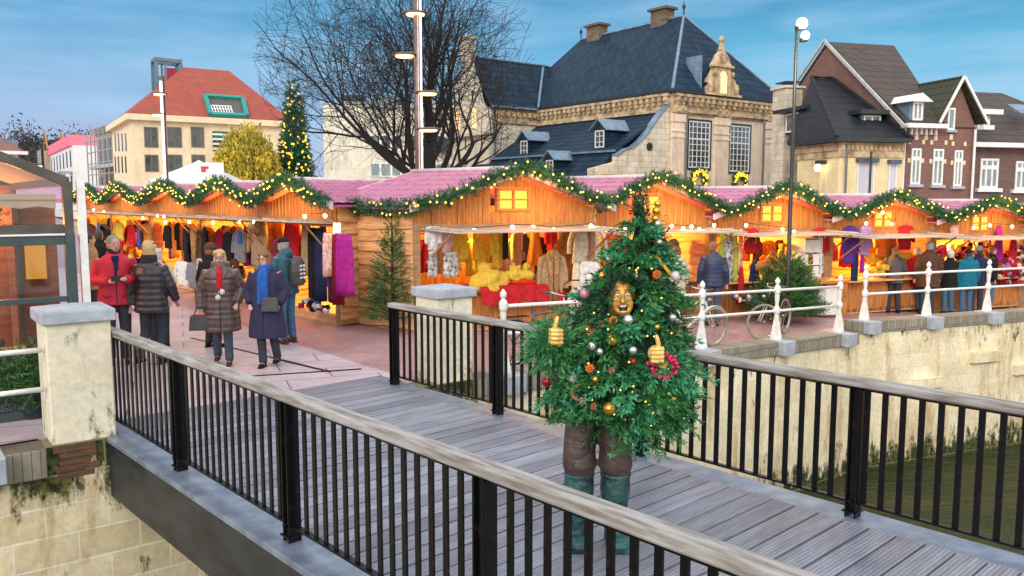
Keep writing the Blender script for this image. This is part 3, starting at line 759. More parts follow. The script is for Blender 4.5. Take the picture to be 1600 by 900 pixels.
def garment(row, kind, u0, u1, v0, v1, off, m, label, group=None, ang=None):
    p = row_pt(row, (u0 + u1) / 2, off); a = row_pt(row, u0, off); b = row_pt(row, u1, off)
    w = (b - a).length; zt = on_y((u0 + u1) / 2, v0, p.y).z; zb = on_y((u0 + u1) / 2, v1, p.y).z; h = zt - zb
    fa = math.atan2(RF.y, RF.x) if row == 'R' else math.atan2(-LF.y, -LF.x)
    if ang is None: ang = R.uniform(-.25, .25)
    wl = w if abs(ang) < .6 else w
    cat = {'coat': 'coat', 'scarf': 'scarf', 'dress': 'dress', 'shirt': 'sweater', 'cloth': 'cloth', 'fur': 'fur coat'}[kind]
    r = thing({'fur': 'fur_coat', 'shirt': 'sweater', 'cloth': 'hanging_cloth'}.get(kind, kind), label, cat, (p.x, p.y, zt), fa + ang, group or 'clothes hung up for sale')
    mb = MB(); ph = R.uniform(0, 6)
    if kind in ('coat', 'fur', 'shirt'):
        bw = w * .66; drape(mb, bw, h, .16, .5, .9, 4, ph)
        for s in (-1, 1):
            L_ = h * (.62 if kind != 'shirt' else .8)
            mb.tube([(s * bw * .26, 0, -.01 - h * .02), (s * (bw * .47), 0, -h * .10), (s * (bw * .60), -.02, -h * .10 - L_ * .5), (s * (bw * .62), -.04, -h * .10 - L_)], [.03, .055, .05, .045], 8)
        body = blob(mb, 'garment', m, r, .022, 3)
        if kind == 'fur':
            mb = MB(); mb.tube([(-.07, -.085, -.02), (-.05, -.10, -h * .5), (-.05, -.10, -h * .98)], [.07, .05, .05], 8); mb.tube([(.07, -.085, -.02), (.05, -.10, -h * .5), (.05, -.10, -h * .98)], [.07, .05, .05], 8); mb.ball((0, -.06, -.02), (.14, .08, .10), 10)
            mb.build('fur_trim', CL['fur'], r, smooth=True)
    elif kind == 'scarf':
        drape(mb, w, h, .07, .75, .95, 7, ph); mb.build('garment', m, r, smooth=True)
    elif kind == 'dress':
        drape(mb, w, h, .14, .35, .6, 6, ph); mb.build('garment', m, r, smooth=True)
    else:
        drape(mb, w, h, .06, .98, 1, 9, ph, n=40); mb.build('garment', m, r, smooth=True)
    mb = MB(); mb.tube([(0, 0, -.01), (0, 0, .05), (.02, 0, .08), (0, 0, .10)], .005, 5); mb.tube([(-w * .25, 0, -.02), (0, 0, .02), (w * .25, 0, -.02)], .006, 5)
    mb.build('hanger', M_wire, r)
    return r
g = garment
# corner hut
g('R', 'coat', 664, 690, 353, 392, -.05, CL['white'], 'white quilted coat, leftmost garment on the corner hut')
g('R', 'coat', 686, 708, 354, 396, -.02, CL['pink'], 'pale pink coat between the white coat and the yellow cloth')
g('R', 'scarf', 668, 684, 392, 432, -.15, CL['check'], 'black and white fur stole left of the pillar cap')
g('R', 'scarf', 692, 716, 394, 432, -.14, CL['check'], 'black and white fur stole above the pillar cap, nearer the yellow cloth')
g('R', 'cloth', 705, 732, 344, 408, .35, CL['yellow'], 'plain yellow cloth hanging at the left inside the corner hut')
g('R', 'coat', 738, 764, 356, 425, .6, CL['yellow'], 'long yellow coat with a bulb hanging over it')
g('R', 'coat', 764, 788, 344, 420, .35, CL['yellow'], 'bright yellow coat left of the thin dark scarf')
g('R', 'scarf', 785, 795, 358, 405, .2, CL['black'], 'thin dark scarf between yellow garments')
g('R', 'coat', 797, 820, 362, 425, .7, CL['tan'], 'tan coat hung behind the heap of yellow fur')
g('R', 'dress', 822, 850, 360, 415, .55, CL['orange'], 'amber dress hung left of the hooded fur coat')
g('R', 'scarf', 815, 825, 366, 392, .3, CL['brown'], 'short brown scarf beside the amber dress')
g('R', 'fur', 838, 888, 396, 472, -.28, CL['tan'], 'hooded tan coat edged with golden fur, on display outside the counter')
g('R', 'coat', 852, 868, 352, 392, .4, CL['red'], 'small red jacket high above the hooded coat')
g('R', 'coat', 902, 932, 356, 412, .1, CL['cream'], 'cream coat hanging beneath the awning, right of the hooded coat')
g('R', 'coat', 874, 898, 352, 400, .65, CL['tan'], 'greenish tan coat deep inside the corner hut')
g('R', 'dress', 889, 912, 410, 498, -.3, CL['cream'], 'long cream dress on the rail beside the tree costume')
g('R', 'dress', 912, 930, 408, 470, -.3, CL['white'], 'white dress on the rail closest to the tree costume')
# second hut
g('R', 'dress', 1122, 1133, 362, 445, -.2, CL['green'], 'lime green scarf bundle left of the dotted scarf')
g('R', 'scarf', 1132, 1146, 356, 440, -.24, CL['check'], 'long dotted black and white scarf beside the man in navy')
g('R', 'dress', 1145, 1153, 360, 442, -.2, CL['green'], 'lime green scarf bundle right of the dotted scarf')
g('R', 'scarf', 1154, 1161, 358, 430, -.1, CL['redpat'], 'narrow pink striped scarf beside the lime green bundle')
g('R', 'coat', 945, 975, 362, 400, .4, CL['orange'], 'orange jacket partly hidden by the costume shoulder')
g('R', 'scarf', 1085, 1096, 362, 392, .5, CL['fur'], 'golden fur scarf hanging above the navy jacket')
# third hut
g('R', 'shirt', 1158, 1190, 357, 396, -.2, CL['red'], 'red sweater with a yellow figure above the dark dress')
g('R', 'dress', 1153, 1166, 418, 474, -.3, CL['red'], 'red leggings hanging low beside the white bicycle')
g('R', 'dress', 1168, 1192, 408, 442, -.2, CL['navy'], 'dark blue skirt hanging under the red sweater')
g('R', 'shirt', 1268, 1294, 356, 398, -.1, CL['red'], 'red sweater with white letters HO left of the white shelf')
g('R', 'scarf', 1262, 1274, 393, 432, -.2, mat('plaid scarf', (.5, .25, .03), (.02, .015, .01), rough=.9, scale=18, p=(.45, .55), stretch=(.6, .6, 3)), 'yellow and black plaid scarf below the letter sweater')
g('R', 'scarf', 1278, 1288, 396, 428, -.2, CL['check'], 'black and white scarf left of the white shelf')
g('R', 'dress', 1270, 1282, 438, 484, -.45, CL['redpat'], 'red trousers with white patches under the orange counter board')
g('R', 'dress', 1283, 1296, 440, 482, -.45, CL['red'], 'plain red trousers under the orange counter board')
# fourth hut
g('R', 'coat', 1316, 1340, 353, 412, -.2, CL['purple'], 'deep purple coat, leftmost in the fourth hut')
g('R', 'coat', 1340, 1362, 352, 400, -.2, CL['lilac'], 'lilac coat right of the purple coat')
g('R', 'scarf', 1332, 1342, 396, 440, -.25, CL['navy'], 'long navy scarf under the purple and lilac coats')
g('R', 'scarf', 1345, 1352, 398, 426, -.25, CL['magenta'], 'magenta scarf beneath the lilac coat')
g('R', 'coat', 1366, 1398, 350, 402, .3, CL['orange'], 'orange coat inside the hut above the man in the grey jacket')
g('R', 'coat', 1398, 1430, 352, 390, .0, CL['red'], 'bright red jacket above the shopper in red')
g('R', 'cloth', 1360, 1420, 395, 412, .3, CL['yellow'], 'folded yellow cloth behind the grey jacket')
# fifth hut
g('R', 'shirt', 1484, 1494, 352, 372, -.2, CL['redpat'], 'small striped sweater at the post between the last huts')
g('R', 'dress', 1538, 1550, 356, 420, .1, CL['red'], 'red elf dress hanging above the toys')
g('R', 'dress', 1552, 1568, 352, 410, -.2, CL['magenta'], 'magenta and white toy coat at the right')
g('R', 'dress', 1574, 1592, 372, 430, -.2, CL['red'], 'red and white Santa suit at the far right')
# left row, from the corner hut leftwards
g('L', 'scarf', 529, 546, 366, 462, -.45, CL['magenta'], 'long magenta scarf nearest the corner hut', ang=.5)
g('L', 'scarf', 521, 532, 366, 476, -.45, CL['darkred'], 'long dark red scarf left of the magenta one', ang=.5)
g('L', 'scarf', 508, 521, 364, 432, -.45, CL['redpat'], 'red and white speckled scarf on the outer rail', ang=.5)
g('L', 'scarf', 510, 522, 432, 472, -.40, CL['navy'], 'navy cloth under the speckled scarf')
g('L', 'scarf', 495, 505, 356, 470, -.2, CL['navy'], 'narrow navy scarf on the outer rail', ang=.5)
g('L', 'scarf', 484, 495, 356, 478, -.2, CL['black'], 'long black scarf on the outer rail', ang=.5)
g('L', 'scarf', 474, 484, 352, 430, -.2, CL['tan'], 'tan scarf left of the black scarf', ang=.5)
g('L', 'dress', 500, 512, 340, 400, .5, CL['brown'], 'brown dress behind the scarves')
g('L', 'coat', 446, 470, 340, 402, .2, CL['red'], 'red blouse hanging over the man with the backpack')
g('L', 'coat', 422, 446, 346, 402, .3, CL['orange'], 'orange coat beside the red blouse')
g('L', 'coat', 388, 420, 344, 416, -.1, CL['tan'], 'wide beige coat above the women heads')
g('L', 'coat', 366, 384, 360, 410, .1, CL['grey'], 'grey jacket left of the beige coat')
g('L', 'scarf', 372, 379, 362, 380, -.2, CL['blue'], 'small violet blue scarf between dark clothes')
g('L', 'coat', 350, 366, 362, 412, .1, CL['black'], 'black jacket in the second hut, right of the dark red one')
g('L', 'coat', 338, 350, 358, 410, .1, CL['darkred'], 'dark red coat in the second left hut')
g('L', 'coat', 326, 338, 360, 410, .2, CL['orange'], 'orange coat in the second left hut')
g('L', 'coat', 314, 328, 354, 420, -.1, CL['black'], 'slim black coat in the middle of the second left hut')
g('L', 'fur', 301, 316, 360, 424, -.1, CL['brown'], 'brown fur coat in the second left hut')
g('L', 'coat', 283, 302, 352, 410, -.2, CL['black'], 'large black coat at the left end of the second left hut')
g('L', 'coat', 276, 292, 408, 446, -.45, CL['white'], 'white jacket low at the left, beside the woman in black')
g('L', 'coat', 292, 306, 410, 450, -.45, CL['grey'], 'pale grey coat low beside the white jacket')
g('L', 'scarf', 306, 314, 404, 446, -.4, CL['check'], 'patterned scarf low beside the pale grey coat')
g('L', 'coat', 254, 272, 352, 388, -.1, CL['black'], 'black bell shaped jacket above the woman in black')
g('L', 'coat', 238, 252, 354, 388, .3, CL['yellow'], 'yellow coat glowing in the third left hut')
g('L', 'coat', 222, 236, 350, 390, .1, CL['orange'], 'orange coat in the third left hut')
g('L', 'scarf', 214, 220, 356, 386, -.1, CL['blue'], 'blue scarf above the fair haired woman')
g('L', 'coat', 198, 212, 352, 392, .2, CL['red'], 'red coat in the fourth left hut')
g('L', 'coat', 180, 196, 348, 374, .0, CL['yellow'], 'yellow coat behind the head of the man in red')
g('L', 'coat', 160, 172, 350, 376, -.1, CL['black'], 'black coat behind the man in red')
g('L', 'scarf', 152, 158, 350, 364, -.3, CL['blue'], 'bright blue bag hung in the farthest left hut')
g('L', 'coat', 136, 150, 350, 392, .1, CL['brown'], 'brown coat in the farthest left hut')

# back rails: rows of clothes deeper inside every hut
ORD = ['first', 'second', 'third', 'fourth', 'fifth', 'sixth', 'seventh', 'eighth', 'ninth', 'tenth']
HN = ['corner hut', 'second right-hand hut', 'third right-hand hut', 'fourth right-hand hut', 'fifth right-hand hut']
LN_ = ['first left-hand hut', 'second left-hand hut', 'third left-hand hut', 'fourth left-hand hut', 'farthest left-hand hut']
R2 = random.Random(5)
def rail_row(h, row, name, cols, n, yy, ztop, hh):
    b_ = thing('clothes_rail', 'clothes rail across the inside of the ' + name, 'clothes rail', h.root.location, h.root.rotation_euler.z); mb = MB(h.T); mb.tube([(-h.w0 + .15, yy, ztop + .12), (h.w1 - .15, yy, ztop + .12)], .014, 6); mb.build('rail', M_wire, b_)
    for k in range(n):
        x = -h.w0 + .35 + (h.w0 + h.w1 - .7) * (k + .5) / n; P = h.W(x, yy, ztop); c = R2.choice(cols); kd = R2.choice(['coat', 'dress', 'coat'])
        r = thing(kd if kd != 'coat' else 'coat', ORD[k] + ' garment from the left on the inner rail of the ' + name + ', ' + c, 'dress' if kd == 'dress' else 'coat', P, h.root.rotation_euler.z + R2.uniform(-.3, .3), 'clothes on the back rails')
        mb = MB(); w = R2.uniform(.26, .40); H_ = hh * R2.uniform(.75, 1.1)
        drape(mb, w * (.75 if kd == 'coat' else 1), H_, .14, .5, .9, 5, R2.uniform(0, 6), n=20)
        mb.build('garment', CL[c], r, smooth=True)
        if kd == 'coat':
            for s_ in (-1, 1): mb = MB(); mb.tube([(s_ * w * .2, 0, -.03), (s_ * w * .38, 0, -.10), (s_ * w * .48, 0, -H_ * .65)], [.035, .055, .045], 7); mb.build('sleeve', CL[c], r, smooth=True)
warm = ['yellow', 'orange', 'tan', 'cream', 'brown', 'fur', 'yellow']
rail_row(huts[0], 'R', HN[0], warm + ['black', 'red'], 10, .8, 1.76, .75); rail_row(huts[1], 'R', HN[1], ['yellow', 'tan', 'cream', 'brown', 'orange', 'grey', 'black'], 9, .5, 1.76, .8)
rail_row(huts[2], 'R', HN[2], ['red', 'orange', 'yellow', 'brown', 'fur'], 8, .8, 1.76, .6); rail_row(huts[3], 'R', HN[3], ['orange', 'yellow', 'red', 'fur', 'purple'], 8, .8, 1.76, .6); rail_row(huts[4], 'R', HN[4], ['red', 'magenta', 'yellow', 'white', 'brown'], 8, .8, 1.76, .6)
for i in range(5): rail_row(lh[i], 'L', LN_[i], [['red', 'orange', 'brown', 'tan', 'darkred', 'yellow'], ['brown', 'black', 'orange', 'tan', 'purple'], ['yellow', 'orange', 'brown', 'black', 'tan'], ['red', 'orange', 'yellow', 'black'], ['brown', 'orange', 'black', 'yellow']][i], 9, .42, 1.78, 1.05)
# bulbs
def bulbs(row, uv, label, off=-.35):
    r = None; p0 = row_pt(row, uv[0][0], off)
    r = thing('bulb_string', label, 'string of lights', (p0.x, p0.y, 0), group='strings of bare bulbs')
    b0 = None; pts = []
    for (u, v) in uv:
        p = row_pt(row, u, off); z = on_y(u, v, p.y).z; q = Vector((p.x - p0.x, p.y - p0.y, z))
        if b0 is None:
            mb = MB(); mb.ball((0, 0, 0), (.038, .038, .045), 8); b0 = mb.build('bulb', M_bulb, r, smooth=True); o = b0
        else: o = b0.copy(); C.objects.link(o)
        o.location = q; pts.append(q + Vector((0, 0, .05)))
    pts.sort(key=lambda q: q.x)
    mb = MB(); mb.tube(pts, .007, 5)
    for q in pts: mb.tube([q, q + Vector((0, 0, -.035))], .016, 6)
    mb.build('cable', M_black, r)
bulbs('R', [(741, 360), (801, 355), (833, 355), (865, 359), (923, 353)], 'bare bulbs on a cable under the flap of the corner hut')
bulbs('R', [(947, 359), (976, 358), (1049, 353), (1067, 357), (1080, 354), (1092, 358), (1098, 361), (1115, 352)], 'bare bulbs around the top of the tree costume')
bulbs('R', [(1165, 352), (1222, 358), (1240, 362)], 'bare bulbs beside the tall black lamp post')
bulbs('R', [(1352, 349), (1377, 332), (1392, 350)], 'bare bulbs over the purple and lilac coats')
bulbs('R', [(1520, 356), (1545, 352), (1580, 354)], 'bare bulbs over the red toys')
bulbs('L', [(527, 352), (509, 337), (477, 338)], 'bare bulbs over the hanging scarves of the left row')
bulbs('L', [(398, 347), (376, 346), (334, 348), (297, 347)], 'bare bulbs above the two walking women')
bulbs('L', [(260, 347), (258, 338), (248, 337), (225, 341)], 'bare bulbs above the woman in black')
bulbs('L', [(165, 331), (149, 328), (130, 328)], 'bare bulbs at the far left of the row')

# red counter cloth, heap of yellow fur, toys, counter board, shelf
def heap(name, label, cat, u, v, row, off, rx, ry, rz, cols, n, rs=(.04, .09), kind=None, voxel=None):
    p = row_pt(row, u, off); z = on_y(u, v, p.y).z
    r = thing(name, label, cat, (p.x, p.y, z), RA if row == 'R' else LA)
    if kind: r['kind'] = kind
    for c in cols:
        mb = MB()
        for _ in range(max(1, n // len(cols))):
            if not kind and not voxel: mb = MB()
            while True:
                q = Vector((R.uniform(-1, 1), R.uniform(-1, 1), R.uniform(0, 1)))
                if q.x ** 2 + q.y ** 2 + q.z ** 2 < 1: break
            s_ = R.uniform(*rs); M3 = Matrix.Rotation(R.uniform(0, 3), 3, 'Z') @ Matrix.Rotation(R.uniform(-.6, .6), 3, 'X')
            if R.random() < .6 or voxel: mb.ball((q.x * rx, q.y * ry, q.z * rz), (s_, s_ * R.uniform(.6, 1), s_ * R.uniform(.6, 1.3)), 8, M=M3)
            else: mb.box((q.x * rx, q.y * ry, q.z * rz), (s_ * 1.4, s_ * 1.1, s_ * 1.2), M=M3)
            if not kind and not voxel: mb.build('item', CL[c], r)
        if voxel: blob(mb, 'bundle', CL[c], r, voxel, 2)
        elif kind: mb.build('toys', CL[c], r, smooth=False, fix=False)
    return r
mb = MB(huts[0].M @ huts[0].T)
rings = []
for k, (z, o) in enumerate(((.90, .50), (.90, -.33), (.80, -.35), (.70, -.37), (.55, -.38))):
    rings.append([(-.95 + 1.75 * j / 30, o + (.025 * math.sin(j * 1.3) if k > 1 else 0), z + (.005 if k < 2 else 0)) for j in range(31)])
n = 31
mb.add([p for r_ in rings for p in r_], [(i * n + j, i * n + j + 1, (i + 1) * n + j + 1, (i + 1) * n + j) for i in range(4) for j in range(30)])
o = mb.build('tablecloth', CL['red'], smooth=True); tag(o, 'bright red cloth over the counter of the corner hut', 'tablecloth')
heap('fur_bundle', 'big heap of yellow fur rugs left on the red cloth', 'fur', 762, 452, 'R', -.1, .42, .2, .42, ['yfur'], 26, (.10, .17), voxel=.03)
heap('fur_bundle', 'smaller heap of yellow fur hats on the red cloth', 'fur', 815, 436, 'R', -.1, .36, .18, .28, ['yfur'], 26, (.06, .10), voxel=.025)
heap('handbag_display', 'dark handbags piled below the black coats of the second left hut', 'handbags', 366, 436, 'L', -.4, .35, .2, .42, ['black', 'brown', 'check'], 24, (.07, .12))
heap('handbag_display', 'bags piled below the yellow coat of the third left hut', 'handbags', 244, 425, 'L', -.3, .4, .2, .4, ['brown', 'orange', 'black', 'yellow'], 24, (.08, .13))
heap('shoe_display', 'low pile of coloured shoes under the scarves of the left row', 'shoes', 488, 482, 'L', -.5, .5, .12, .16, ['red', 'white', 'blue', 'black'], 22, (.05, .08))
heap('goods_pile', 'heap of orange and yellow goods behind the man in red', 'goods', 196, 412, 'L', -.2, .7, .2, .7, ['orange', 'yellow', 'red'], 34, (.10, .18))
heap('cushion_pile', 'yellow folded jumpers on the counter of the fourth hut', 'jumpers', 1385, 424, 'R', .1, .6, .15, .25, ['yellow', 'orange'], 22, (.07, .11))
heap('basket', 'brown basket of colourful goods behind the white bicycle', 'basket', 1165, 470, 'R', -.7, .35, .2, .14, ['brown', 'cream', 'blue'], 14, (.06, .09))
heap('toy_display', 'wall of red, white and yellow toys in the fifth hut', 'toys', 1525, 432, 'R', .1, .85, .3, 1.15, ['red', 'white', 'yellow', 'magenta', 'black', 'pink'], 190, (.04, .085), kind='stuff')
heap('toy_display', 'toys and plush animals heaped at the far right edge', 'toys', 1592, 445, 'R', -.15, .7, .3, 1.25, ['red', 'lilac', 'white', 'brown', 'darkred'], 150, (.04, .09), kind='stuff')
heap('ornament_display', 'golden ornaments glittering behind the tall lamp post', 'ornaments', 1222, 428, 'R', .1, .75, .3, .75, ['yellow', 'orange', 'fur', 'tan'], 110, (.03, .07), kind='stuff')
p = huts[2]
for (a, b_, c_, lab) in ((.15, .95, .88, 'white shelf unit standing on the counter right of the red sweater'),):
    mb = MB(p.M @ p.T)
    x0, x1 = .72, 1.25
    mb.b2((x0, -.25, .9), (x0 + .02, .1, 1.85)); mb.b2((x1 - .02, -.25, .9), (x1, .1, 1.85)); mb.b2((x0, .08, .9), (x1, .1, 1.85))
    for z in (.9, 1.2, 1.5, 1.83): mb.b2((x0, -.25, z), (x1, .1, z + .02))
    mb.b2((x0 + .02, -.22, .93), (x1 - .02, .06, 1.17)); mb.b2((x0 + .02, -.22, 1.22), (x1 - .02, .06, 1.46)); mb.b2((x0 + .02, -.22, 1.52), (x1 - .02, .06, 1.80))
    tag(mb.build('shelf_unit', M_white), lab, 'shelf')
    mb = MB(p.M @ p.T); mb.b2((.15, -.78, .80), (1.45, -.32, .86)); mb.b2((.2, -.75, -.0), (.26, -.70, .80)); mb.b2((1.36, -.75, .0), (1.42, -.70, .80))
    tag(mb.build('display_table', M_larch), 'orange wooden display board on legs above the red trousers', 'table')
    mb = MB(p.M @ p.T); mb.b2((.95, -.62, .02), (1.4, -.40, .72)); tag(mb.build('cool_box', M_white, bevel=.02), 'white metal cabinet under the orange display board', 'cabinet')
# wooden reindeer with antlers on the counter of the third hut
mb = MB(p.M @ p.T)
mb.tube([(-.75, -.2, 1.20), (-.35, -.2, 1.24)], [.10, .12], 8)
for q in (-.72, -.66, -.42, -.36): mb.tube([(q, -.2 + .05 * (1 if q in (-.72, -.42) else -1), 1.2), (q, -.2, .9)], [.03, .02], 6)
mb.tube([(-.36, -.2, 1.28), (-.24, -.22, 1.48)], [.07, .05], 8); mb.ball((-.20, -.24, 1.52), (.09, .05, .05), 8)
for s in (-1, 1):
    mb.tube([(-.22, -.22, 1.56), (-.26, -.22 + s * .10, 1.70), (-.18, -.22 + s * .2, 1.84)], [.018, .014, .006], 5)
    mb.tube([(-.26, -.22 + s * .10, 1.70), (-.36, -.22 + s * .16, 1.80)], [.012, .005], 5)
tag(mb.build('reindeer_figure', M_larch, smooth=True), 'wooden reindeer with antlers on the counter by the lamp post', 'figure')
# letters HO on the red sweater
so = [o for o in C.objects if o.get('label', '').startswith('red sweater with white letters')][0]
mb = MB()
z = -.18; y = -.105
for x in (-.10, -.04): mb.box((x, y, z), (.016, .01, .10))
mb.box((-.07, y, z), (.05, .01, .016))
mb.tube([(.06 + .035 * math.cos(a), y, z + .048 * math.sin(a)) for a in [i * PI / 6 for i in range(13)]], .009, 5, cap=False)
mb.build('lettering', M_white, so)
so = [o for o in C.objects if o.get('label', '').startswith('red sweater with a yellow')][0]
mb = MB(); mb.box((0, -.105, -.12), (.03, .01, .07)); mb.tube([(.0, -.105, -.22), (.04, -.105, -.28), (.0, -.105, -.34), (-.04, -.105, -.32)], .015, 6); mb.build('motif', CL['yellow'], so)
# straw hats and the lamp box in the first left hut
for (u, v, lab) in ((407, 352, 'straw hat hanging above the beige coat, right one'), (397, 356, 'straw hat hanging above the beige coat, left one')):
    p_ = row_pt('L', u, -.25); z = on_y(u, v, p_.y).z
    r = thing('straw_hat', lab, 'hat', (p_.x, p_.y, z), 0); r.rotation_euler = (rad(70), 0, LA)
    mb = MB(); mb.lathe([(.18, 0), (.19, .01), (.10, .02), (.09, .09), (.07, .12), (.01, .13)], n=18); mb.build('brim', CL['tan'], r, smooth=True)
p_ = row_pt('L', 527, -.3); z = on_y(527, 356, p_.y).z
mb = MB(); mb.box((0, 0, 0), (.12, .08, .18)); o = mb.build('lamp_box', emit('lamp box', (1, .82, .6), 3.0)); o.location = (p_.x, p_.y, z); tag(o, 'small glowing box lamp on the post beside the magenta scarf', 'lamp')
# ------------------------------------------------------------------ buildings
M_slate = brick('slate roof', (.020, .050, .090), (.010, .028, .052), (.005, .012, .022), .40, .28, .02, rough=.6, wall=False, bmp=.6, spec=.12)
M_slatew = brick('slate roof steep', (.022, .055, .095), (.012, .030, .055), (.005, .012, .022), .40, .24, .02, rough=.6, wall=True, bmp=.6, spec=.12)
M_lead = mat('lead flashing', (.20, .30, .40), (.12, .19, .27), rough=.4, scale=3, metal=.2)
M_marl = brick('marlstone', (.76, .71, .58), (.62, .57, .45), (.44, .39, .30), .6, .28, .012, rough=.9, bmp=.5, stain=(.30, .25, .18))
M_marl2 = mat('carved marlstone', (.66, .50, .30), (.22, .16, .10), rough=.9, scale=2.6, bmp=.5, p=(.35, .7), dist=.03)
M_plaster = brick('plastered stone', (.84, .71, .56), (.80, .66, .52), (.76, .64, .5), 1.1, .5, .006, rough=.85, bmp=.2, stain=(.45, .36, .26))
M_dark = mat('dark timber', (.02, .03, .035), rough=.5)
M_gutter = mat('zinc pipe', (.16, .18, .20), rough=.5, metal=.3)
M_winglass = mat('window glass', (.03, .045, .055), (.10, .13, .15), rough=.08, scale=.9, spec=.8, p=(.4, .6))
M_curtain = mat('net curtain', (.30, .38, .36), (.12, .2, .2), rough=.7, scale=3, stretch=(6, 6, .6))
M_litwin = emit('lit stone window', (1, .62, .22), 1.5)
M_green = mat('dark green frame', (.01, .05, .05), rough=.4)
M_wreath = emit('wreath lights', (1, .72, .05), 1.8)
BD = dict()
class Fr:
    """local frame of a building: x along the front, y into the building"""
    def __init__(s, name, label, cat, x, y, ang, group=None):
        s.r = thing(name, label, cat, (x, y, -.5), ang, group); s.x, s.y, s.a = x, y, ang
        s.M = Matrix.Translation((x, y, -.5)) @ Matrix.Rotation(ang, 4, 'Z'); s.Mi = s.M.inverted()
    def px(s, u, v, axis='y', val=0):
        """local point on the plane axis=val seen at photo pixel (u, v)"""
        o = s.Mi @ Vector((0, 0, EYE)); d = s.Mi.to_3x3() @ ray(u, v); i = 'xyz'.index(axis); k = (val - o[i]) / d[i]; return o + d * k
def sash(fr, a, b, y, face, nx, nz, frame, pane, fw=.07, arch=False, bars=M_white, name='window', outer=None, th=.03, mid=None):
    """window on the plane; face 'y' (front, x across) or 'x' (side, y across). a=(s0,z0), b=(s1,z1); y=plane coordinate, outward is negative y / negative x"""
    s0, z0 = min(a[0], b[0]), min(a[1], b[1]); s1, z1 = max(a[0], b[0]), max(a[1], b[1])
    P = (lambda s, o, z: (s, y + o, z)) if face == 'y' else (lambda s, o, z: (y + o, s, z))
    def bx(mb, s0, s1, o0, o1, z0, z1): mb.b2(P(s0, o0, z0), P(s1, o1, z1))
    mb = MB(); bx(mb, s0, s1, -.02, .06, z0, z1); g = mb.build(name, pane, fr.r)
    if outer:
        mb = MB(); w = fw * 1.4
        bx(mb, s0 - w, s0, -.07, .04, z0 - w, z1 + w); bx(mb, s1, s1 + w, -.07, .04, z0 - w, z1 + w); bx(mb, s0, s1, -.07, .04, z1, z1 + w); bx(mb, s0, s1, -.07, .04, z0 - w, z0); mb.build('outer_frame', outer, g)
    mb = MB(); bx(mb, s0, s0 + fw, -.055, -.02, z0, z1); bx(mb, s1 - fw, s1, -.055, -.02, z0, z1); bx(mb, s0 + fw, s1 - fw, -.055, -.02, z0, z0 + fw); bx(mb, s0 + fw, s1 - fw, -.055, -.02, z1 - fw, z1)
    for i in range(1, nx): c = s0 + (s1 - s0) * i / nx; bx(mb, c - th / 2, c + th / 2, -.045, -.02, z0 + fw, z1 - fw)
    for i in range(1, nz): c = z0 + (z1 - z0) * i / nz; bx(mb, s0 + fw, s1 - fw, -.05, -.022, c - th / 2, c + th / 2)
    if mid: c = z0 + (z1 - z0) * mid; bx(mb, s0 + fw, s1 - fw, -.055, -.022, c - th, c + th)
    mb.build('frame', bars, g); return g
def roof_poly(fr, name, polys, mt, th=.12, parent=None):
    mb = MB()
    for q in polys:
        q = [Vector(p) for p in q]; nrm = (q[1] - q[0]).cross(q[2] - q[0]).normalized()
        if nrm.z < 0: nrm = -nrm
        mb.prism(q, -nrm * th)
    return mb.build(name, mt, parent or fr.r)

# ---- the old stone mansion with the slate roof
MX, MY, MA = 8.0, 42.0, math.atan2(.6, .8)
f = Fr('stone_mansion', 'old marlstone mansion with steep slate roof and ornate stone dormer above the huts', 'mansion', MX, MY, MA)
Wd, Ld, EV, RG = 8.9, 14.0, 8.35, 13.1      # heights are above the local ground (-.5)
mb = MB(); mb.b2((0, 0, 0), (Wd, Ld, EV - 1.15)); mb.build('wall', M_plaster, f.r)
mb = MB(); mb.b2((-.08, -.08, EV - 1.15), (Wd + .08, Ld + .08, EV - .12)); mb.build('frieze', M_marl2, f.r)
# consoles
def consoles(p0, p1, nrm, n):
    mb = MB(); p0, p1, nrm = Vector(p0), Vector(p1), Vector(nrm)
    for i in range(n):
        c = p0 + (p1 - p0) * ((i + .5) / n); mb.box(c + nrm * .12 + Vector((0, 0, EV - .42)), (.22, .22, .20)); mb.box(c + nrm * .10 + Vector((0, 0, EV - .60)), (.14, .14, .18))
    d = (p1 - p0).normalized()
    mb.bar(p0 + nrm * .06 + Vector((0, 0, EV - .98)), p1 + nrm * .06 + Vector((0, 0, EV - .98)), .14, .14)
    mb.bar(p0 + nrm * .10 + Vector((0, 0, EV - .22)), p1 + nrm * .10 + Vector((0, 0, EV - .22)), .26, .14)
    mb.build('cornice', M_marl2, f.r)
consoles((0, -.08, 0), (Wd, -.08, 0), (0, -1, 0), 20); consoles((-.08, 0, 0), (-.08, 10.6, 0), (-1, 0, 0), 26)
mb = MB()
for a, b in (((-.35, -.35), (Wd + .35, -.25)), ((-.35, -.25), (-.25, Ld))): mb.b2((a[0], a[1], EV - .12), (b[0], b[1], EV + .02))
mb.b2((-.3, -.3, EV - .1), (Wd + .3, Ld, EV - .02)); mb.build('gutter', M_dark, f.r)
e = .3; rz0, ry0, ry1 = RG, 3.3, 11.9
A_, B_, Cc, D_ = (-e, -e, EV), (Wd + e, -e, EV), (Wd + e, Ld + e, EV), (-e, Ld + e, EV); R0, R1 = (Wd / 2, ry0, RG), (Wd / 2, ry1, RG)
roof_poly(f, 'roof', [(A_, B_, R0), (A_, R0, R1, D_), (B_, Cc, R1, R0), (Cc, D_, R1)], M_slate)
mb = MB(); mb.tube([A_, R0, R1], .09, 6); mb.tube([B_, R0], .07, 6); mb.build('ridge_lead', M_lead, f.r)
for p in (R0, R1):
    mb = MB(MB().T); mb.lathe([(.05, 0), (.04, .35), (.10, .45), (.10, .55), (.03, .62), (.02, .8)], p, 8); mb.build('finial', M_dark, f.r)
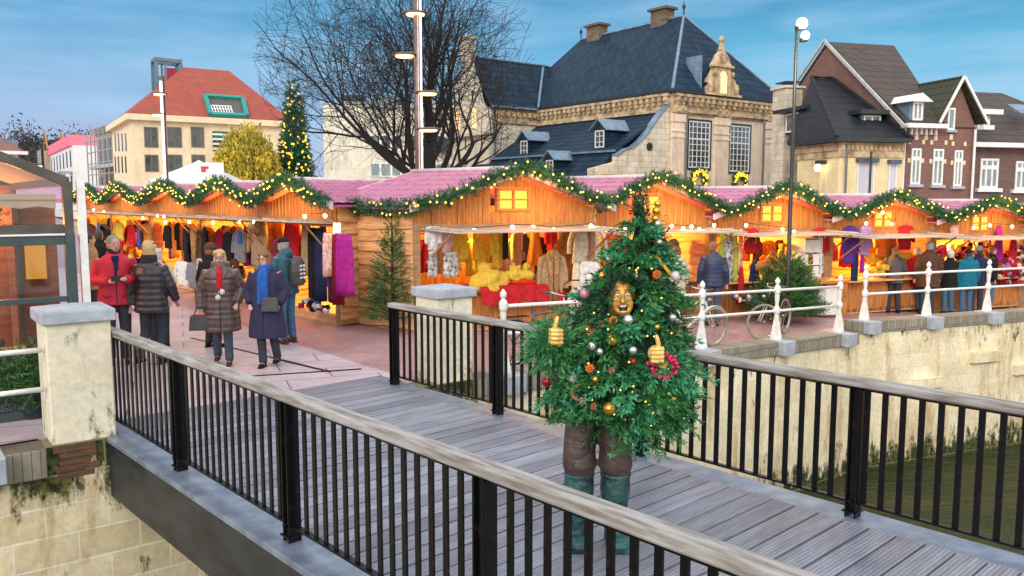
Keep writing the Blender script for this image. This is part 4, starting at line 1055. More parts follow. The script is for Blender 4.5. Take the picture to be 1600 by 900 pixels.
for yy in (ry0 + 1.6, ry1 - 1.5):
    mb = MB(); mb.b2((Wd / 2 - .36, yy - .58, RG - .5), (Wd / 2 + .36, yy + .58, RG + .55)); mb.b2((Wd / 2 - .50, yy - .74, RG + .55), (Wd / 2 + .50, yy + .74, RG + .68))
    for q in (-.38, 0, .38): mb.b2((Wd / 2 - .38, yy + q - .08, RG + .36), (Wd / 2 + .38, yy + q + .08, RG + .46))
    mb.build('chimney', brick('chimney stone', (.20, .15, .10), (.12, .09, .06), (.1, .08, .06), .4, .16, .01, bmp=.5), f.r)
# pilasters, windows, downpipes on the front
p1a, p1b = f.px(1074, 262), f.px(1109, 191); p2a, p2b = f.px(1138, 268), f.px(1171, 198)
for (a, b) in ((p1a, p1b), (p2a, p2b)):
    sash(f, (a.x, a.z), (b.x, b.z), 0, 'y', 5, 8, M_white, M_winglass, fw=.07, outer=M_green, th=.035, mid=.62)
for (u0, u1) in ((1046, 1066), (1113, 1135), (1192, 1212)):
    a, b = f.px(u0, 300).x, f.px(u1, 300).x; b = min(b, Wd)
    mb = MB(); mb.b2((a, -.10, 0), (b, 0, EV - 1.15)); mb.b2((a - .06, -.16, EV - 1.55), (b + .06, 0, EV - 1.15)); mb.b2((a - .04, -.14, EV - 2.35), (b + .04, 0, EV - 2.22)); mb.b2((a - .04, -.14, EV - 2.05), (b + .04, 0, EV - 1.95)); mb.build('pilaster', M_plaster, f.r, bevel=.02)
    mb = MB(); mb.b2((a, -.20, EV - 1.12), (b, -.07, EV - .75))
    for q in range(5): mb.ball(((a + b) / 2 + (q - 2) * .16, -.22, EV - .92 + .1 * math.cos(q * 2)), (.11, .08, .12), 8)
    mb.build('carving', M_marl2, f.r)
for u in (1068, 1188):
    x = f.px(u, 260).x; mb = MB(); mb.tube([(x, -.2, EV - .1), (x, -.16, EV - .9), (x, -.16, 0)], .055, 8); mb.build('downpipe', M_gutter, f.r)
for (u, v, lab) in ((1092, 281, 'round yellow lit wreath under the left mansion window'), (1156, 286, 'round yellow lit wreath under the right mansion window')):
    p = f.px(u, v, 'y', -.16); P = f.M @ p
    w = thing('wreath', lab, 'wreath', P, MA, 'lit wreaths on the mansion front')
    rg = np.random.default_rng(u); a = rg.uniform(0, 2 * PI, 520); rr_ = .50 + rg.normal(0, .06, 520)
    V, F = sprigs(np.stack([rr_ * np.cos(a), rg.normal(0, .04, 520), rr_ * np.sin(a)], 1), rg.normal(size=(520, 3)), .12, 5, .09, .016, rg); np_mesh('foliage', V, F, M_fir, w)
    mb = MB()
    for _ in range(90):
        q = R.uniform(0, 2 * PI); rr2 = .50 + R.gauss(0, .08); mb.ball((rr2 * math.cos(q), -.10, rr2 * math.sin(q)), (.04, .04, .055), 5)
    mb.build('lights', M_wreath, w, fix=False)['kind'] = 'stuff'
# stone dormer gable on the eave
x0, x1 = f.px(1099, 150, 'y', -.25).x, f.px(1156, 150, 'y', -.25).x; xc = (x0 + x1) / 2; hw = (x1 - x0) / 2 * 1.0; zb = EV - .05; H = 2.95
prof = [(0, 1.0), (.15, .90), (.26, .86), (.34, .78), (.42, .70), (.52, .66), (.52, .60), (.44, .58), (.50, .50), (.58, .44), (.66, .38), (.76, .34), (.80, .26), (.74, .22), (.88, .14), (1.0, .06), (1.0, 0)]
poly = [(xc + hw * a * .92, -.30, zb + H * .82 * h) for a, h in prof] + [(xc - hw * a * .92, -.30, zb + H * .82 * h) for a, h in reversed(prof[1:])]
mb = MB(); mb.prism(poly, (0, .35, 0)); mb.build('dormer_gable', M_marl2, f.r)
mb = MB(); mb.lathe([(.16, 0), (.12, .25), (.05, .35), (.16, .5), (.16, .62), (.05, .72)], (xc, -.12, zb + H * .80), 10); mb.build('gable_finial', M_marl2, f.r)
mb = MB()
for s in (-1, 1):
    mb.b2((xc + s * hw * .30 - .07, -.40, zb), (xc + s * hw * .30 + .07, -.30, zb + 1.25)); mb.ball((xc + s * hw * .72, -.36, zb + .38), (.17, .1, .30), 8); mb.ball((xc + s * hw * .5, -.36, zb + 1.12), (.12, .08, .16), 8)
mb.b2((xc - hw * .5, -.42, zb + 1.45), (xc + hw * .5, -.30, zb + 1.55)); mb.b2((xc - hw * .98, -.42, zb - .02), (xc + hw * .98, -.28, zb + .10)); mb.ball((xc, -.32, zb + 1.85), (.2, .08, .2), 10)
mb.build('carving', M_marl2, f.r)
mb = MB(); n = 10; pts = [(xc - .27, -.32, zb + .12), (xc + .27, -.32, zb + .12)] + [(xc + .27 * math.cos(a), -.32, zb + .98 + .27 * math.sin(a)) for a in [PI * i / n for i in range(n + 1)]]
mb.prism(pts, (0, .02, 0)); g = mb.build('window', M_litwin, f.r)
mb = MB(); mb.b2((xc - .015, -.36, zb + .12), (xc + .015, -.33, zb + 1.22))
for z in (.35, .6, .85, 1.0): mb.b2((xc - .26, -.355, zb + z - .012), (xc + .26, -.332, zb + z + .012))
for s in (-1, 1): mb.b2((xc + s * .25 - .02, -.36, zb + .12), (xc + s * .25 + .02, -.33, zb + 1.0))
mb.build('glazing_bars', M_white, g)
roof_poly(f, 'dormer_roof', [((xc - hw * .8, -.1, EV + .5), (xc, -.1, EV + 1.75), (xc, 2.6, EV + 1.75), (xc - hw * .8, 1.6, EV + .5)), ((xc + hw * .8, -.1, EV + .5), (xc, -.1, EV + 1.75), (xc, 2.6, EV + 1.75), (xc + hw * .8, 1.6, EV + .5))], M_slate)
mb = MB(); mb.b2((xc - hw * 1.05, -.1, EV), (xc - hw * .98, .9, EV + 1.9)); mb.build('dormer_flashing', M_lead, f.r)
# left wing with curved gable
wx, wy0, wy1 = -3.65, 10.7, 14.6; wr, wc = 11.3, 12.6
mb = MB(); mb.b2((wx, wy0, 0), (0, wy1, EV - .2)); mb.build('wing_wall', M_marl, f.r)
mb = MB(); mb.b2((wx, wy0 - .12, EV - 1.0), (0, wy0, EV - .15)); 
for i in range(9): mb.b2((wx + .3 + i * .4, wy0 - .3, EV - .6), (wx + .5 + i * .4, wy0 - .1, EV - .35))
mb.build('wing_cornice', M_marl2, f.r)
roof_poly(f, 'wing_roof', [((wx, wy0 - .3, EV - .1), (2.5, wy0 - .3, EV - .1), (2.5, wc, wr), (wx, wc, wr)), ((wx, wy1 + .3, EV - .1), (2.5, wy1 + .3, EV - .1), (2.5, wc, wr), (wx, wc, wr))], M_slate)
mb = MB(); mb.tube([(wx, wc, wr + .03), (2.3, wc, wr + .03)], .07, 6); mb.bar((wx, wy0 - .35, EV - .1), (0, wy0 - .35, EV - .1), .12, .12); mb.build('wing_lead', M_lead, f.r)
mb = MB(); mb.tube([(-.25, wy0 - .32, EV), (Wd / 2 * .42, wc - .05, wr - .1)], .08, 6); mb.build('valley_lead', M_lead, f.r)
prof = [(1.15, 0), (1.15, .25), (1.05, .32), (.85, .36), (.70, .46), (.62, .58), (.60, .66), (.48, .68), (.44, .74), (.34, .80), (.24, .96), (.20, 1.0)]
gh = 4.3; zb = EV - 1.6; hw = 1.95
poly = [(wx, wc + hw * a, zb + gh * h) for a, h in prof] + [(wx, wc - hw * a, zb + gh * h) for a, h in reversed(prof)]
mb = MB(); mb.prism(poly, (-.30, 0, 0)); mb.build('curved_gable', M_marl, f.r)
mb = MB(); mb.b2((wx - .40, wc - .42, zb + gh - .1), (wx + .1, wc + .42, zb + gh + 1.3)); mb.b2((wx - .48, wc - .52, zb + gh + 1.2), (wx + .18, wc + .52, zb + gh + 1.42)); mb.build('gable_chimney', M_marl, f.r)
mb = MB(); mb.b2((wx - .38, wc - hw * 1.15, zb - .1), (wx - .3, wc + hw * 1.15, zb + .06)); mb.b2((wx - .36, wc - hw * .7, zb + gh * .66), (wx - .3, wc + hw * .7, zb + gh * .70)); mb.b2((wx - .05, wy0 - .3, 0), (wx + .0, wy1 + .3, 3))
mb.build('string_course', M_marl, f.r)
for s in (-1, 1):
    mb = MB(); mb.b2((wx - .33, wc + s * .85 - .2, zb + .35), (wx - .29, wc + s * .85 + .2, zb + 1.45)); g = mb.build('window', M_litwin, f.r)
    mb = MB(); mb.b2((wx - .36, wc + s * .85 - .03, zb + .35), (wx - .33, wc + s * .85 + .03, zb + 1.45))
    for z in (.6, .9, 1.2): mb.b2((wx - .355, wc + s * .85 - .2, zb + z), (wx - .335, wc + s * .85 + .2, zb + z + .04))
    mb.build('glazing_bars', M_white, g)
    mb = MB(); mb.b2((wx - .33, wc + s * .7 - .08, zb + 1.8), (wx - .29, wc + s * .7 + .08, zb + 2.5)); mb.build('slit', M_dark, f.r)
for q in (-1.7, 0, 1.7):
    mb = MB(); mb.bar((wx - .36, wc + q, zb - .9), (wx - .36, wc + q, zb - .1), .07, .05); mb.build('wall_anchor', M_dark, f.r)
mb = MB(); mb.tube([(-.18, wy0 - .2, EV - .2), (-3.2, wy0 - .2, EV - .2)], .01, 4); mb.tube([(-3.3, wy0 - .14, EV - .2), (-3.3, wy0 - .14, 0)], .06, 8); mb.build('downpipe', M_gutter, f.r)
# low aisle with its own slate roof, dormers and curved end wall
ax, az0, az1, ay = -3.3, 7.35, 5.25, .35
mb = MB(); mb.b2((ax, ay, 0), (0, wy0, az1)); mb.b2((-5.0, ay + .6, 0), (ax, wy0 + 1, 3.0)); mb.build('aisle_wall', M_marl, f.r)
roof_poly(f, 'aisle_roof', [((0, ay, az0), (0, wy0, az0), (ax - .25, wy0, az1), (ax - .25, ay, az1)), ((ax - .22, ay + .3, az1 - .12), (ax - .22, wy0 + 1.5, az1 - .12), (-5.2, wy0 + 1.5, 3.1), (-5.2, ay + .3, 3.1))], M_slatew)
mb = MB(); mb.bar((0, ay, az0 + .02), (0, wy0, az0 + .02), .12, .08); mb.bar((ax - .25, ay, az1), (ax - .25, wy0, az1), .12, .10); mb.build('aisle_lead', M_lead, f.r)
cv = [(.0, az0 + .35)] + [(-t * 3.1, az0 + .25 - 2.3 * math.sin(t * PI / 2) ** 1.5 * (1 if t < 1 else 1)) for t in np.linspace(.08, 1, 10)] + [(-3.7, az1 - .30), (-3.7, az1 - .55), (-5.3, az1 - .9), (-5.3, 0), (0, 0)]
mb = MB(); mb.prism([(a, ay - .3, z) for a, z in cv], (0, .32, 0)); mb.build('curved_end_wall', M_marl, f.r)
mb = MB()
for (a, z), (a2, z2) in zip(cv[:12], cv[1:12]): mb.bar((a, ay - .15, z + .03), (a2, ay - .15, z2 + .03), .42, .07)
mb.build('wall_flashing', M_lead, f.r)
mb = MB(); mb.b2((-5.3, ay - .5, 3.45), (0, ay - .3, 3.6)); mb.b2((-5.5, ay - .55, 3.7), (-3.6, ay - .2, 4.1)); mb.build('stone_ledge', M_marl2, f.r)
mb = MB(); mb.lathe([(.2, 0), (.2, .04)], (0, 0, 0), 16); o = mb.build('oculus', M_dark, f.r); o.location = (-1.5, ay - .30, 5.5); o.rotation_euler = (PI / 2, 0, 0)
def sdormer(u, v, s_, xx, lit=False):
    p = f.px(u, v, 'x', xx); w = .42 * s_; h = .85 * s_
    mb = MB(); mb.b2((xx, p.y - w, p.z - h * .5), (xx + 1.6, p.y + w, p.z + h * .62)); mb.build('dormer_box', M_slatew, f.r)
    roof_poly(f, 'dormer_roof', [((xx - .22, p.y - w * 1.5, p.z + h * .50), (xx - .22, p.y, p.z + h * 1.15), (xx + 1.7, p.y, p.z + h * 1.15), (xx + 1.4, p.y - w * 1.5, p.z + h * .50)), ((xx - .22, p.y + w * 1.5, p.z + h * .50), (xx - .22, p.y, p.z + h * 1.15), (xx + 1.7, p.y, p.z + h * 1.15), (xx + 1.4, p.y + w * 1.5, p.z + h * .50))], M_lead, .05)
    mb = MB(); mb.prism([(xx - .02, p.y - w * 1.1, p.z + h * .55), (xx - .02, p.y + w * 1.1, p.z + h * .55), (xx - .02, p.y, p.z + h * 1.05)], (.05, 0, 0)); mb.build('dormer_pediment', M_dark, f.r)
    sash(f, (p.y - w * .75, p.z - h * .45), (p.y + w * .75, p.z + h * .5), xx - .02, 'x', 2, 3, M_white, M_winglass, fw=.06)
sdormer(938, 218, 1.05, ax + .15); sdormer(820, 232, 1.0, ax + .15); sdormer(860, 262, .9, -4.7)
# right-hand buttress
cv = [(Wd, 6.6)] + [(Wd + t * 2.4, 6.6 - 2.6 * t ** .8) for t in np.linspace(.1, 1, 8)] + [(Wd + 2.9, 3.9), (Wd + 2.9, 0), (Wd, 0)]
mb = MB(); mb.prism([(a, .3, z) for a, z in cv], (0, 3.2, 0)); mb.build('side_wall', M_marl, f.r)
mb = MB(); mb.b2((Wd, .1, 3.4), (Wd + 3.0, .3, 3.6)); mb.build('stone_ledge', M_marl2, f.r)
mb = MB(); mb.b2((Wd + 1.4, .24, 2.4), (Wd + 1.9, .3, 3.1)); mb.build('window', M_litwin, f.r)
mb = MB(); mb.lathe([(.03, 0), (.06, .3), (.14, .34), (.14, .5)], (4.4, -.5, 3.3), 8); mb.bar((4.4, 0, 3.4), (4.4, -.5, 3.4), .04, .04); mb.build('wall_light', M_dark, f.r)

# ---- cream house with black hipped roof
M_pantile = brick('black pantiles', (.022, .025, .034), (.014, .016, .022), (.008, .009, .012), .3, .32, .02, rough=.5, wall=True, bmp=.9, spec=.2)
M_brown = brick('brown pantiles', (.085, .06, .045), (.055, .04, .032), (.02, .015, .012), .3, .32, .02, rough=.6, wall=True, bmp=.9)
M_mossy = brick('mossy pantiles', (.06, .055, .045), (.05, .07, .03), (.02, .018, .012), .3, .32, .02, rough=.7, wall=True, bmp=.9)
M_cream = brick('cream render', (.84, .72, .42), (.78, .66, .38), (.72, .61, .36), 1.4, .6, .006, rough=.85, bmp=.15, stain=(.42, .36, .22))
M_brickr = brick('red house brick', (.24, .105, .085), (.17, .08, .068), (.24, .18, .15), .22, .075, .01, rough=.85, bmp=.3)
M_brickb = brick('brown house brick', (.17, .095, .085), (.12, .07, .065), (.2, .16, .14), .22, .075, .01, rough=.85, bmp=.3)
M_alu = mat('roller shutter', (.55, .58, .62), (.48, .5, .54), rough=.5, stretch=(1, 1, 14), scale=2)
GH = 'houses behind the right-hand huts'
c0 = on_y(1312, 217, 33.5)
f = Fr('cream_house', 'low cream house with black hipped tile roof between the mansion and the brick house', 'house', c0.x, c0.y, rad(14), GH)
ev = c0.z + .5
wx1 = f.px(1411, 260).x; dl = f.px(1246, 260, 'x', 0).y
mb = MB(); mb.b2((0, 0, 0), (wx1, dl, ev)); mb.build('wall', M_cream, f.r)
mb = MB(); mb.b2((-.06, -.06, ev - .72), (wx1, 0, ev - .14)); mb.b2((-.06, 0, ev - .72), (0, dl, ev - .14))
for i in range(14): mb.b2((.05 + i * wx1 / 14, -.12, ev - .45), (.05 + i * wx1 / 14 + .11, -.05, ev - .25))
for i in range(14): mb.b2((-.12, .05 + i * dl / 14, ev - .45), (-.05, .05 + i * dl / 14 + .2, ev - .25))
mb.build('cornice', M_marl2, f.r)
mb = MB(); mb.b2((-.4, -.4, ev - .12), (wx1 + .05, -.26, ev + .05)); mb.b2((-.4, -.26, ev - .12), (-.26, dl, ev + .05)); mb.b2((-.26, -.26, ev - .12), (wx1, dl, ev - .06)); mb.build('gutter', M_dark, f.r)
pk = f.px(1268, 122, 'y', 4.6)
p2 = f.px(1300, 125, 'y', 4.6); p2.x = max(p2.x, pk.x + .3); zr = pk.z
roof_poly(f, 'roof', [((-.38, -.38, ev), (wx1 + .05, -.38, ev), (p2.x, 4.6, zr), (pk.x, 4.6, zr)), ((-.38, -.38, ev), (pk.x, 4.6, zr), (-.38, dl + .3, ev)), ((wx1 + .05, -.38, ev), (p2.x, 4.6, zr), (wx1 + .05, 9, ev))], M_pantile)
mb = MB(); mb.tube([(-.38, -.38, ev + .04), (pk.x, 4.6, pk.z + .05), (p2.x, 4.6, zr + .05), (wx1 + .05, -.38, ev + .04)], .09, 6); mb.build('hip_tiles', M_pantile, f.r)
def wdormer(fr, a, b, yf, nx, roofm, depth=1.6, over=.35, side=M_lead):
    """flat dormer window; a, b are (x, z) corners of the glass"""
    x0, x1, z0, z1 = a[0], b[0], a[1], b[1]
    mb = MB(); mb.b2((x0 - .08, yf, z0 - .1), (x1 + .08, yf + depth, z1 + .02)); mb.build('dormer_box', side, fr.r)
    mb = MB(); mb.b2((x0 - over, yf - .3, z1 + .04), (x1 + over, yf + depth, z1 + .22)); mb.build('dormer_roof', roofm, fr.r)
    sash(fr, (x0, z0), (x1, z1), yf - .01, 'y', nx, 1, M_white, M_winglass, fw=.06, th=.07)
a, b = f.px(1348, 199, 'y', 1.1), f.px(1375, 181, 'y', 1.1); wdormer(f, (a.x, a.z), (b.x, b.z), 1.1, 2, M_dark)
p = f.px(1243, 192, 'x', .9)
mb = MB(); mb.b2((.9, p.y - .8, p.z - .5), (2.6, p.y + .8, p.z + .5)); mb.build('dormer_box', M_dark, f.r); mb = MB(); mb.b2((.5, p.y - 1.3, p.z + .5), (2.6, p.y + 1.3, p.z + .66)); mb.build('dormer_roof', M_dark, f.r)
sash(f, (p.y - .7, p.z - .4), (p.y + .7, p.z + .45), .88, 'x', 2, 1, M_white, M_winglass, fw=.07)
for (u0, u1, vt) in ((1336, 1366, 254), (1385, 1401, 256)):
    a, b = f.px(u0, 330), f.px(u1, vt); sash(f, (a.x, a.z), (b.x, b.z), 0, 'y', 1, 1, M_white, M_alu, fw=.05)
    mb = MB(); mb.b2((a.x - .08, -.22, b.z), (b.x + .08, -.0, b.z + .16)); mb.build('shutter_box', mat('blue grey box', (.08, .11, .16)), f.r)
a = f.px(1352, 250); mb = MB(); mb.tube([(a.x, -.35, 0), (a.x, -.35, ev - .5)], .045, 6); mb.build('pipe', M_dark, f.r)
a = f.px(1320, 260); mb = MB(); mb.tube([(a.x, -.1, 0), (a.x, -.1, ev - .2)], .045, 6); mb.build('downpipe', M_gutter, f.r)
p = f.px(1278, 262, 'x', -.3); mb = MB(); mb.ball((-.3, p.y, p.z), (.13, .2, .16), 10); g = mb.build('wall_lamp', emit('wall lamp', (1, .85, .55), 6), f.r); mb = MB(); mb.b2((-.34, p.y - .16, p.z + .14), (0, p.y + .16, p.z + .30)); mb.build('lamp_hood', M_dark, g)
p = f.px(1228, 180, 'x', 1.6); mb = MB(); mb.b2((1.2, p.y - .55, 0), (2.1, p.y + .55, f.px(1228, 140, 'x', 1.6).z)); zt = f.px(1228, 140, 'x', 1.6).z; mb.b2((1.1, p.y - .65, zt), (2.2, p.y + .65, zt + .1)); mb.build('chimney', M_marl, f.r); mb = MB(); mb.b2((1.25, p.y - .45, zt + .28), (2.05, p.y + .45, zt + .33))
for q in (-1, 1): mb.tube([(1.65, p.y + q * .35, zt + .1), (1.65, p.y + q * .35, zt + .3)], .025, 5)
mb.build('chimney_hood', M_dark, f.r)

# ---- brick house with a street gable
c0 = on_y(1413, 196, 34.6)
f = Fr('brick_house', 'red brick house with street gable, white eaves and a white dormer', 'house', c0.x, c0.y, rad(15), GH)
ev = c0.z + .5; w = f.px(1521, 250).x
mb = MB(); mb.b2((0, 0, 0), (w, 9, ev)); mb.build('wall', M_brickr, f.r)
g0, g1, gp = f.px(1465, 200).x, w + .05, f.px(1497, 124)
roof_poly(f, 'roof', [((-.15, -.35, ev + .05), (g0 + .1, -.35, ev + .05), (w, 5.2, ev + 4.3), (-.15, 5.2, ev + 4.3)), ((-.15, 5.2, ev + 4.3), (w, 5.2, ev + 4.3), (w, 7.4, ev + 2.6), (-.15, 7.4, ev + 2.6))], M_brown)
zz = f.px(1497, 124).z; gx = gp.x
roof_poly(f, 'gable_roof', [((gx, -.3, zz + .12), (g0 - .15, -.3, ev + .2), (g0 - .15, 3.2, ev + .2), (gx, 5.0, zz + .12)), ((gx, -.3, zz + .12), (g1 + .3, -.3, ev + .2), (g1 + .3, 3.2, ev + .2), (gx, 5.0, zz + .12))], M_mossy)
mb = MB(); mb.prism([(g0, 0, ev - .1), (g1, 0, ev - .1), (gx, 0, zz)], (0, .3, 0)); mb.build('street_gable', M_brickr, f.r)
mb = MB()
for q in (g0 - .2, g1 + .3): mb.bar((gx, -.34, zz + .08), (q, -.34, ev + .12), .06, .10)
mb.b2((-.2, -.5, ev - .12), (g0 + .1, -.3, ev + .06)); mb.b2((g1 - .1, -.5, ev - .12), (g1 + .45, -.3, ev + .06)); mb.b2((-.2, -.3, ev - .12), (g0 + .1, 0, ev - .04)); mb.build('white_eaves', M_white, f.r)
mb = MB(); mb.bar((-.3, -.4, ev - .1), (-.3, 5.2, ev + 4.35), .08, .13); mb.bar((-.3, 5.2, ev + 4.35), (-.3, 7.4, ev + 2.65), .08, .13); mb.build('verge_board', mat('weathered white', (.55, .54, .53), (.40, .39, .38)), f.r)
mb = MB(); mb.prism([(-.14, -.2, ev - .2), (-.14, 5.2, ev + 4.1), (-.14, 7.4, ev + 2.4), (-.14, 7.4, ev - .2)], (.25, 0, 0)); mb.build('side_gable', M_brickr, f.r)
a, b = f.px(1418, 190, 'y', .9), f.px(1440, 157, 'y', .9)
a, b = f.px(1424, 188, 'y', -.1), f.px(1441, 160, 'y', -.1)
mb = MB(); mb.b2((a.x - .1, -.1, a.z - .1), (b.x + .1, 2.0, b.z)); mb.build('dormer_box', M_lead, f.r); sash(f, (a.x, a.z), (b.x, b.z), -.12, 'y', 2, 1, M_white, M_curtain, fw=.08, th=.08)
mb = MB(); mb.prism([(a.x - .3, -.4, b.z), (b.x + .3, -.4, b.z), ((a.x + b.x) / 2, -.4, b.z + .35)], (0, 2.6, 0)); mb.build('dormer_roof', M_white, f.r)
for (u0, u1, v0, v1) in ((1421, 1439, 232, 288), (1455, 1474, 233, 289), (1488, 1504, 235, 291)):
    a, b = f.px(u0, v1), f.px(u1, v0); g = sash(f, (a.x, a.z), (b.x, b.z), 0, 'y', 2, 1, M_white, M_curtain, fw=.08, th=.08, mid=.72)
    mb = MB(); mb.b2((a.x - .1, -.14, a.z - .12), (b.x + .1, 0, a.z)); mb.build('sill', M_cap, g)
    for z in (a.z + .9, b.z + .18):
        for q in (a.x - .16, b.x + .04): mb = MB(); mb.b2((q, -.02, z), (q + .13, .0, z + .18)); mb.build('stone_quoin', M_cream, f.r)
a, b = f.px(1479, 203), f.px(1492, 169); g = sash(f, (a.x, a.z), (b.x, b.z), 0, 'y', 1, 1, M_white, M_curtain, fw=.08); mb = MB(); mb.b2((a.x - .08, -.12, a.z - .1), (b.x + .08, 0, a.z)); mb.build('sill', M_cap, g)
for u, v in ((1432, 214), (1447, 214), (1462, 215), (1486, 214)):
    q = f.px(u, v); mb = MB(); mb.b2((q.x - .08, -.02, q.z - .12), (q.x + .08, 0, q.z + .1)); mb.build('stone_block', M_cream, f.r)
mb = MB()
for i in range(6): mb.b2((.25 + i * (g0 - .2) / 6, -.12, ev - .36), (.35 + i * (g0 - .2) / 6, 0, ev - .12))
mb.build('corbels', M_white, f.r)
for x in (-.05, w - .1):
    mb = MB(); mb.tube([(x, -.12, 0), (x, -.12, ev - .1)], .055, 8); mb.build('downpipe', M_white, f.r)
# ---- brown brick house at the edge
c0 = on_y(1520, 226, 36.3)
f = Fr('brick_house', 'brown brick house with white dormer window and skylight at the right edge', 'house', c0.x, c0.y, rad(15), GH)
ev = c0.z + .5; w = 9
mb = MB(); mb.b2((0, 0, 0), (w, 9, ev)); mb.build('wall', M_brickb, f.r)
rz_ = f.px(1530, 144, 'y', 4.2).z
roof_poly(f, 'roof', [((0, -.35, ev), (w, -.35, ev), (f.px(1552, 148, 'y', 4.2).x + .5, 4.2, rz_), (0, 4.2, rz_)), ((f.px(1552, 148, 'y', 4.2).x + .5, 4.2, rz_), (w, -.35, ev), (w, 9, ev))], M_brown)
mb = MB(); mb.b2((-.3, -.5, ev - .12), (w, -.3, ev + .08)); mb.b2((-.3, -.3, ev - .12), (w, 0, ev - .05)); mb.build('white_eaves', M_white, f.r)
a, b = f.px(1519, 204, 'y', .9), f.px(1545, 181, 'y', .9); mb = MB(); mb.b2((a.x - .1, .9, a.z - .1), (b.x + .1, 3, b.z)); mb.build('dormer_box', M_lead, f.r); sash(f, (a.x, a.z), (b.x, b.z), .88, 'y', 3, 1, M_white, M_curtain, fw=.07, th=.07)
mb = MB(); mb.b2((a.x - .2, .5, b.z + .03), (b.x + .4, 3, b.z + .25)); mb.build('dormer_roof', M_white, f.r)
for (u0, u1, v0, v1, nx) in ((1529, 1560, 248, 294, 3), (1584, 1606, 252, 296, 2)):
    a, b = f.px(u0, v1), f.px(u1, v0); g = sash(f, (a.x, a.z), (b.x, b.z), 0, 'y', nx, 1, M_white, M_curtain, fw=.1, th=.09, mid=.7)
    mb = MB(); mb.b2((a.x - .18, -.16, a.z - .16), (b.x + .18, 0, a.z)); mb.build('sill', M_white, g)
q = f.px(1582, 192, 'y', 1.8)
mb = MB(); mb.box((q.x, 1.35, ev + 1.75), (.9, .9, .08), M=Matrix.Rotation(math.atan2(rz_ - ev, 4.5), 3, 'X')); mb.build('skylight', M_lead, f.r)

# ---- pale flats behind the bare tree
M_pale = brick('pale concrete', (.78, .77, .64), (.73, .72, .60), (.5, .5, .44), 2.2, 1.3, .012, rough=.85, bmp=.1, stain=(.4, .4, .34))
f = Fr('apartment_block', 'pale flat-roofed block of flats behind the bare tree', 'apartment block', on_y(505, 200, 62).x, 62, rad(4))
w = f.px(712, 230).x; h = f.px(560, 163).z; xs = f.px(575, 230).x
mb = MB(); mb.b2((0, 0, 0), (xs, 14, h)); mb.b2((xs, -.6, 0), (w, 14, h - .3)); mb.build('wall', M_pale, f.r)
mb = MB(); mb.b2((-.1, -.1, h), (xs, 14, h + .2)); mb.b2((xs, -.8, h - .3), (w, 14, h - .1)); mb.build('parapet', M_cap, f.r)
mb = MB(); mb.b2((1.2, 1, h), (2.8, 3, h + .8)); mb.build('roof_housing', M_dark, f.r); mb = MB(); mb.b2((xs, 3, h), (w - 1.5, 9, h + .9)); mb.build('penthouse', M_curtain, f.r)
for v0, v1 in ((210, 235), (254, 277)):
    for (u0, u1, n) in ((578, 628, 3), (642, 656, 1), (680, 712, 2)):
        a, b = f.px(u0, v1, 'y', -.6), f.px(u1, v0, 'y', -.6); sash(f, (a.x, a.z), (b.x, b.z), -.6, 'y', n, 1, M_white, M_curtain if v0 > 220 else M_winglass, fw=.12, th=.16)
mb = MB(); a, b = f.px(683, 238, 'y', -.6), f.px(711, 226, 'y', -.6); mb.b2((a.x, -1.4, a.z), (b.x, -.62, a.z + .2)); mb.b2((a.x, -1.4, a.z + .2), (b.x, -1.35, b.z + .5)); mb.build('balcony', M_dark, f.r)

# ---- cream hall with the red hipped roof
M_redroof = brick('new red tiles', (.38, .075, .045), (.33, .06, .038), (.26, .05, .035), .4, .35, .02, rough=.6, wall=True, bmp=.4)
M_creamb = brick('cream panel', (.86, .74, .50), (.82, .70, .48), (.72, .62, .44), 3, 3.4, .02, rough=.8, bmp=.1)
M_cw = mat('dark window', (.03, .05, .055), (.09, .12, .12), rough=.15, scale=1.5)
M_scaf = mat('scaffold grey', (.34, .37, .40), rough=.6)
f = Fr('cream_building', 'cream three-storey building with red hipped roof and green-framed roof terrace', 'building', on_y(206, 180, 70).x, 70, rad(32))
h = f.px(206, 178).z; w = f.px(450, 200).x; dd = f.px(176, 230, 'x', 0).y; print('cream', w, dd, h); dd = min(max(dd, 10), 18)
mb = MB(); mb.b2((0, 0, 0), (w, dd, h)); mb.build('wall', M_creamb, f.r)
mb = MB(); mb.b2((-.5, -.5, h - .5), (w + .5, dd + .3, h)); mb.build('cornice', M_creamb, f.r)
YR = dd / 2; pa = f.px(286, 105, 'y', YR); pb = f.px(358, 111, 'y', YR); pb.z = pa.z
roof_poly(f, 'roof', [((-.4, -.4, h), (w + .4, -.4, h), (pb.x, YR, pb.z), (pa.x, YR, pa.z)), ((-.4, -.4, h), (pa.x, YR, pa.z), (-.4, dd, h)), ((w + .4, -.4, h), (pb.x, YR, pb.z), (w + .4, dd, h))], M_redroof, .2)
for (v0, v1, us) in ((199, 230, ((226, 246), (262, 283), (299, 318))), (242, 268, ((227, 247), (263, 284), (300, 320)))):
    for u0, u1 in us:
        a, b = f.px(u0, v1), f.px(u1, v0); sash(f, (a.x, a.z), (b.x, b.z), 0, 'y', 2, 1, M_dark, M_cw, fw=.1, th=.14, bars=mat('bronze frame', (.16, .13, .10)))
a, b = f.px(333, 236), f.px(356, 206); g = sash(f, (a.x, a.z), (b.x, b.z), 0, 'y', 1, 1, M_dark, M_cw, fw=.1, bars=M_dark)
mb = MB()
for q in range(4): mb.b2((a.x - .1, -.5, a.z + .1 + q * .42), (b.x + .1, -.42, a.z + .26 + q * .42))
mb.build('boards', M_white, g)
mb = MB(); mb.b2((a.x + .1, -.08, (a.z + b.z) / 2 + .1), (b.x - .1, -.06, b.z - .1)); mb.build('green_sheet', mat('green sheeting', (.02, .30, .16)), g)
